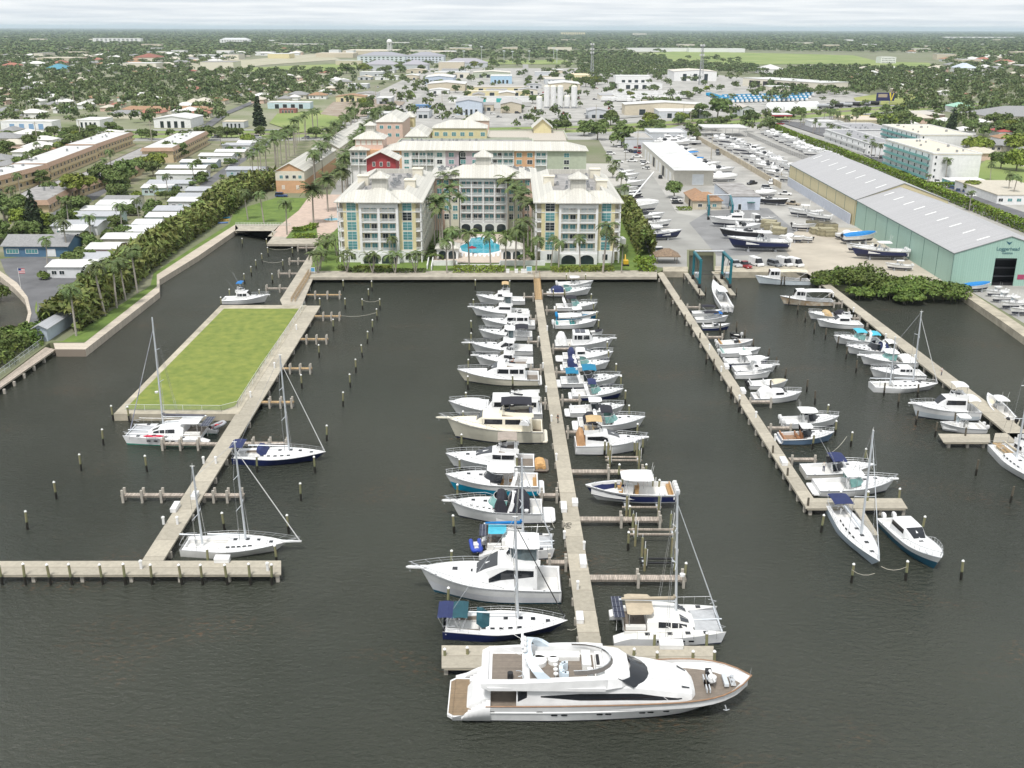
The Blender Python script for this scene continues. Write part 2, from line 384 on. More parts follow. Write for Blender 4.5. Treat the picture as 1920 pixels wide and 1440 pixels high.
def dock(name,label,pts,piles=(),mt=SLAB,z=DZ,th=.34,cat='dock',fascia=True):
 q=[tuple(P(x,y,z)[:2])for x,y in pts]
 cx=sum(p[0]for p in q)/len(q);cy=sum(p[1]for p in q)/len(q)
 t=thing(name,label,cat,(cx,cy,0))
 ql=[(x-cx,y-cy)for x,y in q]
 b=MB();b.prism(ql,z-.14,z);b.build('deck',mt,t)
 k=.985
 b=MB();b.prism([(x*k if abs(x)<3 else x-math.copysign(.3,x),y*k if abs(y)<3 else y-math.copysign(.3,y))for x,y in ql],z-th,z-.15);b.build('beam',CONCW,t)
 for x,y in piles:
  p=P(x,y,z)
  b=MB();b.box(p.x-cx-.22,p.x-cx+.22,p.y-cy-.22,p.y-cy+.22,-1.5,z-th-.01);b.build('support_pile',PILEW,t)
 return t
def lerp(a,b,n):return[(a[0]+(b[0]-a[0])*i/(n-1),a[1]+(b[1]-a[1])*i/(n-1))for i in range(n)]
dock('main_dock','long straight concrete dock between the two rows of boats below the hotel',[(1003,562),(1086,1209),(1128,1209),(1017,562)],lerp((1005,575),(1085,1190),18)+lerp((1017,575),(1123,1190),18))
dock('ramp_dock','narrow wooden ramp dock leading from the quay to the central dock',[(1000,512),(1003,561),(1017,561),(1012,512)],lerp((1002,520),(1004,555),3),mt=WOODB)
dock('end_dock','concrete cross dock end that the huge white yacht lies against',[(828,1210),(1338,1211),(1338,1252),(828,1252)],lerp((836,1213),(1330,1213),9)+lerp((836,1245),(1330,1245),9))
dock('main_dock','long concrete dock running beside the lawn island to the cross dock',[(266,1051),(306,1051),(484,763),(601,573),(572,573),(447,768)],lerp((285,1040),(440,790),9)+lerp((318,1030),(488,755),9)+lerp((488,755),(596,578),8))
dock('end_dock','wide concrete cross dock with a row of green pilings along its near edge',[(-60,1052),(527,1051),(527,1077),(-60,1078)],lerp((-40,1056),(520,1056),7)+lerp((-30,1074),(520,1074),7))
dock('ramp_dock','wide plank walkway linking the hotel quay with the lawn island',[(597,457),(578,480),(525,562),(530,573),(566,573),(587,522),(606,462)],lerp((580,484),(532,566),5)+lerp((600,490),(570,560),4),mt=CONC)
dock('main_dock','pale concrete dock angling out from the boat lift to the navy canopied sailboat',[(1231,510),(1512,953),(1533,945),(1243,510)],lerp((1236,520),(1510,945),22)+lerp((1246,520),(1525,935),22))
dock('end_dock','concrete cross dock between the navy canopied sailboat and white fishing boats',[(1510,953),(1520,934),(1690,934),(1702,953)],lerp((1520,950),(1695,950),5),z=DZ+.012)
dock('finger_dock','short concrete finger between the navy canopied sailboat and the tinted powerboat',[(1602,954),(1617,954),(1648,1003),(1634,1003)],[(1610,960),(1642,1000)])
dock('main_dock','concrete dock farthest from the lawn, starting at the mangroves',[(1511,509),(1522,507),(1930,813),(1975,850),(1935,852),(1864,792),(1560,550)],lerp((1520,520),(1860,785),20)+lerp((1540,524),(1920,806),20))
dock('end_dock','concrete platform under the small centre console, off the mangrove dock',[(1759,813),(1856,814),(1857,829),(1769,829)],[(1780,826),(1815,826),(1845,826)])
dock('end_dock','concrete platform at the frame edge between two moored sailboats',[(1866,812),(1960,812),(1960,829),(1862,829)],[(1870,826),(1915,826)])
dock('finger_dock','narrow wooden finger leading past the sailboat at the frame edge',[(1861,830),(1876,830),(1975,905),(1958,905)],[(1870,836),(1920,872)],mt=WOODB)
dock('lift_pier','concrete boat lift pier under the teal hoist leg nearer the hotel',[(1280,509),(1288,509),(1322,553),(1312,553)],lerp((1284,515),(1316,550),5))
dock('lift_pier','concrete boat lift pier under the teal hoist leg nearer the vans',[(1334,509),(1344,509),(1380,553),(1370,553)],lerp((1338,515),(1375,550),5))
dock('walkway','concrete walkway on piles with mesh fence along the mangrove bank',[(-60,752),(0,711),(82,650),(104,655),(0,727),(-60,772)],lerp((-30,755),(100,655),8),mt=WOODG)
def finger(px0,px1,py,label,wd=.9,mt=WOODG,brown=0,npile=3,z=1.15,dbl=True):
 y=P(px0,py,z).y;x0,x1=X_at(px0,y,z),X_at(px1,y,z)
 if x0>x1:x0,x1=x1,x0
 t=thing('finger_pier',label,'finger pier',((x0+x1)/2,y,0),0,'finger piers off the docks')
 L=(x1-x0)/2
 b=MB();b.box(-L,L,-wd/2,wd/2,z-.1,z);b.build('deck',PLANKX if not brown else WOODB,t)
 b=MB();b.box(-L,L,-wd/2+.08,-wd/2+.2,z-.32,z-.11);b.box(-L,L,wd/2-.2,wd/2-.08,z-.32,z-.11);b.build('joist',WOODG,t)
 n=max(2,npile)
 for i in range(n):
  for sy in((-1,1)if dbl else(-1,)):
   x=-L+.35+(2*L-.7)*(i+(0 if px1>px0 else 0))/(n-1)
   if px1>px0 and i==0 and n>2:continue
   if px1<px0 and i==n-1 and n>2:continue
   b=MB();b.box(x-.17,x+.17,sy*(wd/2+.02)-.17,sy*(wd/2+.02)+.17,-1.5,z+.85)
   b.build('pile',PILEW,t)
 return t
FA=[(565,639,552,'beside the wooden walkway, the one nearest the hotel'),(588,639,592,'at the hotel corner of the lawn'),(553,615,635,'a third along the lawn from the hotel'),(522,585,690,'half way along the lawn'),(482,551,753,'at the water end of the lawn'),(410,302,831,'between the cross dock and the white catamaran'),(440,542,830,'behind the blue hulled sailboat'),(345,228,927,'with six tall piles, off the bare stretch of left dock'),(372,458,927,'behind the two-masted ketch')]
for a,c,y,l in FA:finger(a,c,y,'weathered finger pier, '+l,npile=4,brown=y<760)
for a,c,y,l in[(552,497,540,'fourth up the canal from the lawn'),(565,520,512,'third down the canal from its head'),(577,540,489,'second down the canal from its head'),(592,556,464,'first at the canal head')]:
 finger(a,c,y,'short white finger pier in the canal slips, '+l)
FC=[(1061,1014,550,'beside the open boat nearest the quay'),(1045,1022,581,'beside the cruiser with black canopy'),(1071,1034,653,'beside the pilothouse boat with roof solar panels'),(1066,1040,697,'behind the cruiser with teal canopies'),(1090,1051,749,'beside the cruiser with navy bimini'),(1090,1061,809,'beside the tan canvas cruiser'),(1210,1072,883,'next to the empty boat hoist, long'),(1242,1088,972,'next to the hoisted navy fishing boat, long'),(1287,1107,1082,'next to the big cream catamaran, long')]
for c,a,y,l in FC:finger(a,c,y,'plank finger off the central dock '+l,npile=3 if c-a>60 else 2,wd=1.2 if c-a>60 else .9)
for a,c,y,l in[(1002,980,556,'beside the tan topped cruiser'),(1007,992,598,'second down from the quay'),(1011,988,640,'third down from the quay'),(1017,992,692,'behind the cream motor yacht'),(1026,1010,755,'beside the shrouded white motor yacht'),(1049,1012,927,'beside the aqua hulled cruiser'),(1067,1026,1053,'beside the big white sportfisher')]:
 finger(a,c,y,'short plank finger, outer side of central dock, '+l,npile=2)
for a,c,y,l in[(1285,1313,575,'beside the small black topped bowrider'),(1322,1356,631,'beside the open boat with tan seats'),(1402,1448,752,'beside the white canvas walkaround'),(1440,1485,801,'beside the teak cockpit boat'),(1480,1531,860,'behind the navy topped fishing boat')]:
 finger(a,c,y,'pale finger off the angled dock '+l,npile=2,dbl=False)
for a,c,y,l in[(1580,1560,568,'by the rusty lobster boat'),(1613,1598,596,'by the flybridge sedan'),(1706,1680,667,'by the hardtop cruiser')]:
 finger(a,c,y,'concrete finger pier, mangrove dock, '+l,npile=2,dbl=False)
def pilings(tops,label,group,h=2.7,kind='green',sc=1,ox=0,oy=0):
 for x,y in tops:
  p=P(ox+x/sc,oy+y/sc,h)
  piling('mooring_piling',p.x,p.y,label,group,h,.17,kind)
pilings([(293,190),(478,195),(488,258),(443,305),(397,352),(360,402),(310,455),(198,573),(135,632),(425,575),(672,258),(598,352),(520,455),(525,140)],'white capped mooring piling standing in the canal slips','canal slip pilings',sc=4,ox=380,oy=400)
pilings([(1052,505),(1268,510),(1243,570),(1066,640),(1197,645),(1328,645),(1306,720),(975,798),(1270,803),(1233,890),(870,990),(1193,990),(1145,1098),(738,1215),(1103,1210),(1047,1345),(877,640)],'white capped mooring piling in the empty slips between lawn island and central dock','empty slip pilings',sc=4,ox=380,oy=400)
pilings([(272,855),(239,764),(209,762),(190,806),(148,853),(101,904),(46,960)],'white capped mooring piling in open water beyond the white catamaran','open water pilings')
pilings([(480,856),(589,857),(611,799),(562,907),(539,967),(418,962),(387,1030),(517,1023)],'white capped mooring piling around the blue sailboat and the ketch','sailboat slip pilings')
for x in(5,135,278,398,572,700,850,1018,1135,1275,1405,1525):
 p=P(x/3,1080,DZ);piling('mooring_piling',p.x,p.y,'green piling along the near edge of the wide cross dock','cross dock pilings',2.8,.17)
pilings([(891,525),(955,527),(888,562),(884,602),(883,625),(880,643),(878,675),(877,706),(873,737),(962,705),(869,772),(865,816),(862,862),(857,909),(851,967),(845,1034),(839,1103),(970,857)],'white capped mooring piling off the bows of the central dock row','bow pilings of the central row',2.7)
pilings([(1038,543),(1059,542),(1062,515),(1098,515),(1108,552),(1113,569),(1118,585),(1122,601),(1139,642),(1142,658),(1155,683),(1165,706),(1173,733),(1181,761),(1195,796),(1206,822),(1191,829),(1134,827),(1146,834),(1212,872),(1160,872),(1182,950),(1179,998),(1269,1000),(1235,901),(1154,904),(1285,1057),(1228,1188),(1327,1187),(1342,1223)],'white capped mooring piling on the inner side of the central dock','inner pilings of the central dock')
pilings([(834,1217),(877,1215),(929,1215),(1188,1217),(1300,1222),(1233,1223)],'low green piling along the cross dock behind the huge yacht','yacht dock pilings',2.0)
pilings([(140,300),(190,365),(240,440),(310,525),(368,615),(445,690),(505,870),(570,925),(730,1175),(800,1290)],'dark fender piling on the empty side of the angled dock','fender pilings of the angled dock',2.5,'dark',4.8,1220,480)
pilings([(175,465),(268,610),(400,800)],'dark fender piling on the empty side of the angled dock','fender pilings of the angled dock',2.5,'dark',3.43,1400,700)
pilings([(205,235),(300,160),(495,280),(440,300),(775,285),(270,350)],'bare dark piling around the boat lift basin','lift basin pilings',2.5,'dark',4.8,1220,480)
pilings([(780,590),(853,660),(930,740),(1065,830),(1133,910),(1218,1010),(1415,1110),(1490,1215),(1597,1340),(630,610),(660,670),(1085,1115)],'mooring piling off the bows of the angled dock boats','bow pilings of the angled dock',2.6,'dark',4.8,1220,480)
pilings([(522,205),(580,310),(680,380),(432,395),(770,490),(990,745),(607,765),(490,915),(688,1230),(1040,1215),(1140,925),(1398,1210),(783,765)],'green mooring piling near the navy canopied sailboat and its neighbours','outer pilings of the angled dock',2.6,'green',3.43,1400,700)
pilings([(1250,360),(1330,430),(1400,500),(1480,600),(1583,650),(1180,180),(1210,180),(1350,175),(1690,720),(1770,820),(1860,940)],'dark mooring piling off the bows along the mangrove dock','bow pilings of the mangrove dock',2.7,'dark',4.8,1220,480)
pilings([(1490,555),(1715,725),(985,130),(893,60),(1110,70),(1100,240),(1347,255),(1225,315),(1415,350)],'tall weathered mooring piling between the ketch and frame edge sailboats','outer pilings of the mangrove dock',2.7,'dark',3.43,1400,700)
BOXP=[]
def dock_box(px,py,ln,wd,label,rz=0,z=DZ):
 p=P(px,py,z)
 t=thing('dock_box',label,'dock box',p,rz,'dock boxes')
 b=MB();b.box(-ln/2,ln/2,-wd/2,wd/2,0,.55);b.build('bin',WHITE,t,bevel=.03)
 b=MB();b.add([(-ln/2-.04,-wd/2-.04,.56),(ln/2+.04,-wd/2-.04,.56),(ln/2+.04,wd/2+.04,.66),(-ln/2-.04,wd/2+.04,.66),(-ln/2,-wd/2,.62),(ln/2,-wd/2,.62),(ln/2,wd/2,.78),(-ln/2,wd/2,.78)],[(0,1,5,4),(1,2,6,5),(2,3,7,6),(3,0,4,7),(4,5,6,7),(3,2,1,0)]);b.build('lid',WHITE,t)
 return t
dock_box(1057,955,.8,2.2,'long white dock box beside the black canopied cruiser, central dock')
dock_box(1093,1057,.8,2.3,'long white dock box on the central dock beside the empty hoist')
dock_box(1087,1163,.8,1.6,'white dock box by the bow of the navy hulled sailboat')
dock_box(1078,946,.8,1.3,'small grey-white dock box opposite the hoisted navy fishing boat')
dock_box(329,955,.8,2.2,'long white dock box on the bare dock, beside the six piled finger')
dock_box(366,933,.8,1.6,'white dock box on the bare dock, near the tall ketch mast')
dock_box(417,1053,1.9,.9,'white dock box on the cross dock under the ketch bow')
dock_box(1362,690,.8,1.8,'white dock box on the angled dock beside the navy striped fishing boat')
dock_box(1393,736,.8,1.8,'white dock box on the angled dock beside the white canvas walkaround')
dock_box(1469,869,.9,2.0,'white dock box on the angled dock near its outer end')
dock_box(1258,1214,2.6,.9,'white dock box on the yacht dock below the cream catamaran')
def pedestal(px,py,label):
 p=P(px,py,DZ)
 t=thing('power_pedestal',label,'power pedestal',p,0,'power pedestals on the docks')
 b=MB();b.box(-.14,.14,-.12,.12,0,.95);b.build('post',WHITE,t)
 b=MB();b.prism([(-.19,-.17),(.19,-.17),(.19,.17),(-.19,.17)],.95,1.15);b.dome(0,0,1.15,.16,.12,8,2);b.build('lamp_head',CAPW,t)
for i,(x,y)in enumerate([(382,869),(405,869),(307,983),(333,983),(265,1066),(502,1070),(1034,790),(1043,863),(1058,1010),(1095,1030),(1330,655),(1352,697),(1386,752),(1417,783),(1453,826),(1010,640),(1018,690),(1024,735),(1026,620),(1083,1105),(470,745),(515,690),(556,618),(1600,585),(1660,635),(1715,675),(1562,557)]):
 pedestal(x,y,'white power pedestal on '+('the dock beside the lawn island and ketch' if x<600 else 'the central dock between the boats' if x<1100 else 'the angled dock beside fishing boats' if x<1460 else 'the mangrove dock'))
def hoist(x0,x1,ys,label,zb,mt=WOODG):
 """ys: photo rows of the two beams"""
 pa=P(x0,ys[0],zb);pb=P(x0,ys[1],zb);pc=P(x1,ys[0],zb)
 t=thing('boat_hoist',label,'boat hoist',(pa.x,pb.y,0),0,'boat hoists')
 w,d=pc.x-pa.x,pa.y-pb.y
 for k in(.1,.9):
  b=MB();b.box(w*k-.12,w*k+.12,-.6,d+.6,zb-.3,zb);b.build('cradle_beam',ALU,t)
 for y in(0,d):
  b=MB();b.box(0,w,y-.1,y+.1,zb+.01,zb+.22);b.build('bunk_board',mt,t)
 for x in(0.1*w,.9*w):
  for y in(-.9,d+.9):
   b=MB();b.cyl(x,y,-1.5,3.2,.17,8);b.build('post',PILEG,t)
   b=MB();b.tube([(x,y,3.25),(x,y,3.7)],.05,5);b.build('motor',ALU,t)
 for x in(.1*w,.9*w):
  for y in(-.5,d+.5):
   b=MB();b.tube([(x+.3,y,zb),(x+.35,y,zb+2.4)],.05,5);b.build('guide_pole',CAPW,t)
 return t
hoist(1134,1202,(858,864),'empty boat hoist between the tan canvas cruiser and a long finger',1.0)
hoist(1179,1268,(994,1003),'empty boat hoist beyond the hoisted navy fishing boat',1.2)
hoist(1198,1268,(1049,1057),'low dark boat hoist beside the cream catamaran finger',.5,BLACK)
hoist(1160,1232,(925,952),'boat hoist that carries the navy hulled fishing boat',.95)
RAILW=paint((.72,.75,.72),.5,'rail_white')
def railing(name,label,pts,h,mt,z,step=1.6,cat='railing',mesh=None,rails=(1.0,.55),r=.035):
 q=[P(x,y,z)for x,y in pts]
 t=thing(name,label,cat,q[0])
 b=MB();c=MB();d=MB()
 for i in range(len(q)-1):
  a,e=q[i]-q[0],q[i+1]-q[0]
  n=max(1,int((e-a).length/step))
  for k in range(n+1):
   p=a+(e-a)*k/n
   b.cyl(p.x,p.y,0,h,r,5)
  for rr in rails:c.tube([a+Vector((0,0,h*rr)),e+Vector((0,0,h*rr))],r*.8,5)
  if mesh:d.quad(a+Vector((0,0,.08)),e+Vector((0,0,.08)),e+Vector((0,0,h*.97)),a+Vector((0,0,h*.97)))
 b.build('post_line',mt,t);c.build('rail',mt,t)
 if mesh:d.build('mesh_panel',mesh,t)
 return t
def mesh_mat(name,col,cell=.12,thick=.25):
 m=mat(name,col,.5)
 nt=m.node_tree;N=nt.nodes;Lk=nt.links;b=N['Principled BSDF']
 b.inputs['Alpha'].default_value=thick
 return m
CHAIN=mesh_mat('chain_link',(.30,.36,.32))
railing('chain_link_fence','green chain link fence between lawn island grass and its dock',[(572,574),(486,700),(446,764),(415,772),(236,770)],1.2,RAILW,1.3,3,'fence',CHAIN,(1.0,))
railing('chain_link_fence','grey chain link fence on the walkway along the mangrove bank',[(-60,750),(0,708),(80,648),(78,610)],1.6,ALU,1.3,2.2,'fence',CHAIN)
railing('quay_railing','white railing along the walk at the canal head',[(442,423),(545,424)],1.1,RAILW,1.6,1.0,mesh=CHAIN)
railing('gangway_railing','brown timber railing on the lawn side of the plank walkway',[(546,566),(579,512)],1.1,WOODB,1.26,1.2,rails=(1,.66,.33),r=.06)
railing('gangway_railing','brown timber railing on the water side of the plank walkway',[(553,566),(585,512)],1.1,WOODB,1.26,1.2,rails=(1,.66,.33),r=.06)
railing('ramp_railing','brown timber railing along the central ramp, outer side',[(1001,513),(1004,560)],.9,WOODB,1.26,1.5,r=.05)
railing('ramp_railing','brown timber railing along the central ramp, inner side',[(1011.5,513),(1016,560)],.9,WOODB,1.26,1.5,r=.05)
def mixv(a,b,t):return a+(b-a)*t
class Hull:
 def __init__(h,L,B,fs,fb,k=.45,pw=2.1,rake=.1,tr=.93):
  h.L,h.B,h.fs,h.fb,h.k,h.pw,h.rake,h.tr=L,B,fs,fb,k,pw,rake*L,tr
 def hb(h,s):
  w=h.B/2*(h.tr+(1-h.tr)*min(1,s/h.k))
  return w if s<h.k else w*max(0,1-((s-h.k)/(1-h.k))**h.pw)
 def zs(h,s):return h.fs+(h.fb-h.fs)*s**1.8
 def x(h,s):return-h.L/2+s*h.L
 def pt(h,s,u):
  """u: 0 waterline .. 1 sheer, below 0 under water"""
  wl=.88-.42*max(0,(s-.35)/.65)**1.4
  f=wl+(1-wl)*max(0,u)**.85 if u>=0 else wl*(1+.9*u)
  x=-h.L/2+s*(h.L-h.rake*(1-min(1,max(-.4,u))))
  return(x,h.hb(s)*f,h.zs(s)*u if u>=0 else .9*u)
 def build(h,root,us,mats,ms,name='hull',n=18):
  b=MB();ss=[i/(n-1)for i in range(n)];ss=[s**.9 for s in ss]
  us=[-.5]+us
  for sg in(1,-1):
   vs=[(p[0],p[1]*sg,p[2])for s in ss for p in(h.pt(s,u)for u in us)]
   k=len(us);fs={}
   for i in range(n-1):
    for j in range(k-1):
     q=(i*k+j,(i+1)*k+j,(i+1)*k+j+1,i*k+j+1)
     fs.setdefault(ms[j],[]).append(q[::-1]if sg>0 else q)
   for m,f in fs.items():b.add(vs,f,m,True)
  t=[h.pt(0,u)for u in us]
  for j in range(len(us)-1):
   a,c=t[j],t[j+1]
   b.quad((a[0],a[1],a[2]),(a[0],-a[1],a[2]),(c[0],-c[1],c[2]),(c[0],c[1],c[2]),ms[j])
  return b.build(name,mats,root)
 def deck(h,root,m,s0=0,s1=1,ins=.03,dz=-.05,crown=.06,n=14,name='deck',m2=None):
  b=MB();rows=[]
  for i in range(n):
   s=mixv(s0,s1,i/(n-1));w=max(0,h.hb(s)-ins);z=h.zs(s)+dz;x=h.x(s)-(ins if s>.98 else 0)
   rows.append([(x,-w,z),(x,-w*.5,z+crown*.75),(x,0,z+crown),(x,w*.5,z+crown*.75),(x,w,z)])
  b.loft(rows,0,cap=False,closed=False,smooth=True)
  return b.build(name,m,root)
 def well(h,root,m,mf,s0,s1,z,w=.24,name='cockpit',n=6):
  """sunken cockpit with side decks, inner walls and a floor"""
  b=MB();ss=[mixv(s0,s1,i/(n-1))for i in range(n)]
  for sg in(-1,1):
   o=[(h.x(s),sg*(h.hb(s)-.02),h.zs(s)-.03)for s in ss]
   i_=[(h.x(s),sg*(h.hb(s)-w),h.zs(s)-.02)for s in ss]
   f=[(h.x(s),sg*(h.hb(s)-w),z)for s in ss]
   for a,c,fl in((o,i_,sg<0),(i_,f,sg<0)):
    for j in range(n-1):
     q=(a[j],a[j+1],c[j+1],c[j]);b.quad(*(q if not fl else q[::-1]))
  if s0>0.02 or True:
   x=h.x(s0);ww=h.hb(s0)
   b.box(x+.02,x+.2,-ww+.05,ww-.05,z,h.zs(s0)-.02)
  o=b.build(name,m,root)
  b=MB();b.loft([[(h.x(s),-(h.hb(s)-w),z+.004),(h.x(s),h.hb(s)-w,z+.004)]for s in ss],0,cap=False,closed=False,flip=False)
  b.build('cockpit_floor',mf,root)
  b=MB();x=h.x(s1);b.quad((x,-h.hb(s1)+w,z),(x,h.hb(s1)-w,z),(x,h.hb(s1)-w,h.zs(s1)+.0),(x,-h.hb(s1)+w,h.zs(s1)))
  b.build('bulkhead',m,root)
 def rail(h,root,s0=.5,s1=.985,ht=.65,m=STEEL,ins=.12,r=.028,nm='bow_rail',push=0,n=9):
  b=MB();pp,ps=[],[]
  for i in range(n):
   s=mixv(s0,s1,i/(n-1));w=max(.05,h.hb(s)-ins);k=min(1,i/2+.15)
   x=h.x(s)+push*(i/(n-1))**3
   pp.append((x,w,h.zs(s)+ht*k));ps.append((x,-w,h.zs(s)+ht*k))
   if 0<i<n:
    for sg in(-1,1):b.tube([(h.x(s)-.05,sg*w,h.zs(s)-.03),(x,sg*w,h.zs(s)+ht*k)],r*.8,4)
  b.tube(pp+[(pp[-1][0]+.12+push*.1,0,pp[-1][2])]+ps[::-1],r,5)
  lo=[(p[0]-.03,p[1],p[2]-ht*.5)for p in pp[2:]];b.tube(lo,r*.55,4);b.tube([(p[0],-p[1],p[2])for p in lo],r*.55,4)
  return b.build(nm,m,root)
def house(b,secs,m=0,rr=.14,crown=.05,cap=True):
 rings=[]
 for x,wb,wt,zb,zt in secs:
  h=zt-zb;r=min(rr,h*.45,wt*.5);ws=wt+(wb-wt)*(r/h if h>0 else 0)
  rings.append([(x,-wb,zb),(x,-ws,zt-r),(x,-wt+r*.35,zt-r*.25),(x,-wt+r,zt),(x,0,zt+crown),(x,wt-r,zt),(x,wt-r*.35,zt-r*.25),(x,ws,zt-r),(x,wb,zb)])
 return b.loft(rings,m,cap=cap,closed=True,smooth=False)
def sec_at(secs,x):
 for a,c in zip(secs,secs[1:]):
  if min(a[0],c[0])-1e-6<=x<=max(a[0],c[0])+1e-6:
   t=(x-a[0])/(c[0]-a[0])if c[0]!=a[0]else 0
   return[mixv(a[i],c[i],t)for i in range(5)]
 return list(secs[0]if abs(x-secs[0][0])<abs(x-secs[-1][0])else secs[-1])
def band(b,secs,xa,xb,f0,f1,m=0,off=.02,g0=None,g1=None,n=6):
 """window strip on both sides; g0, g1: heights at the xb end"""
 g0=f0 if g0 is None else g0;g1=f1 if g1 is None else g1
 xs=sorted(set([mixv(xa,xb,i/n)for i in range(n+1)]),reverse=xa>xb)
 for sg in(-1,1):
  row=[]
  for x in xs:
   _,wb,wt,zb,zt=sec_at(secs,x);t=(x-xa)/(xb-xa)
   def q(f):return(x,sg*(wb+(wt-wb)*f+off),zb+(zt-zb)*f)
   row.append((q(mixv(f0,g0,t)),q(mixv(f1,g1,t))))
  for(a,c),(d,e)in zip(row,row[1:]):
   b.quad(*((a,d,e,c)if sg<0 else(d,a,c,e)),m)
def screen(b,xf,xb,w,z,h,rake,m=0,n=10,zb=None,th=0):
 """wrap-round windscreen: half ellipse in plan, leaning aft"""
 lo,hi=[],[]
 for i in range(n+1):
  a=-math.pi/2+math.pi*i/n
  x=xb+(xf-xb)*math.cos(a)**.8 if math.cos(a)>0 else xb;y=w*math.sin(a)
  zz=z if zb is None else mixv(zb,z,(x-xb)/(xf-xb))
  lo.append((x,y,zz));hi.append((x-rake*(.3+.7*max(0,math.cos(a))),y*.92,z+h))
 b.loft([lo,hi],m,cap=False,closed=False,flip=True,smooth=True)
 return lo,hi
def slab(b,x0,x1,w,z,th=.1,m=0,taper=.8,n=5,crown=.06):
 """rounded roof panel"""
 ring=[]
 for x,ww in((x0,w*.9),(x0+.15*(x1-x0),w),(x1-.35*(x1-x0),w*.97),(x1-.1*(x1-x0),w*taper),(x1,w*taper*.75)):
  ring.append([(x,-ww,z),(x,-ww*.96,z+th),(x,0,z+th+crown),(x,ww*.96,z+th),(x,ww,z),(x,0,z-.01)])
 return b.loft(ring,m)
def bimini(b,x0,x1,w,z,m=0,arch=.22,th=.03,n=6):
 rings=[]
 for k in range(4):
  x=mixv(x0,x1,k/3);dz=-.12 if k in(0,3)else 0
  up=[(x,w*math.cos(math.pi*(1-i/n)),z+dz+arch*math.sin(math.pi*i/n)**.6)for i in range(n+1)]
  rings.append(up+[(p[0],p[1]*.985,p[2]-th)for p in up[::-1]])
 return b.loft(rings,m)
def posts(b,pts,z0,z1,r=.03,lean=0):
 for x,y in pts:b.tube([(x+lean,y,z0),(x,y,z1)],r,5)
def outboard(root,x,y,z,m=WHITE,k=1.0,tilt=.25,nm='outboard_motor'):
 b=MB()
 def T(p):return(x+p[0]*k,y+p[1]*k,z+p[2]*k)
 rings=[]
 for dz,fx,bx,w in((.0,.05,-.42,.15),(.18,.10,-.52,.21),(.5,.06,-.5,.21),(.66,-.02,-.42,.15)):
  rings.append([T((fx+tilt*dz*-.5,-w,dz)),T((bx-tilt*dz*.5,-w*.75,dz)),T((bx-tilt*dz*.5,w*.75,dz)),T((fx+tilt*dz*-.5,w,dz))])
 b.loft(rings,0,smooth=False)
 b.box(x-.3*k,x-.08*k,y-.08*k,y+.08*k,z-.8*k,z+.02)
 return b.build(nm,m,root)
def flag(root,x,y,z):pass
CANV={}
def canvas(c):return mat('canvas_%02x%02x%02x'%tuple(int(255*v)for v in c),c,.85,var=.12,scale=1.5)
NAVYC,BLACKC,TANC,TEALC,BLUEC,TAUPE,AQUAC,WHITEC,GREENC=(.02,.03,.10),(.018,.018,.026),(.50,.36,.19),(.01,.17,.30),(.015,.07,.25),(.33,.28,.24),(.07,.42,.55),(.72,.72,.71),(.015,.07,.09)
AQUA=paint((.0,.27,.44),.3,'aqua_gelcoat');ANTIF=paint((.03,.035,.06),.6,'antifouling');TEALS=paint((.02,.10,.16),.3,'teal_stripe')
BLKG=paint((.02,.02,.024),.3,'black_gelcoat');GREYG=paint((.38,.39,.41),.35,'grey_gelcoat');RED=paint((.45,.02,.03),.4,'red_paint')
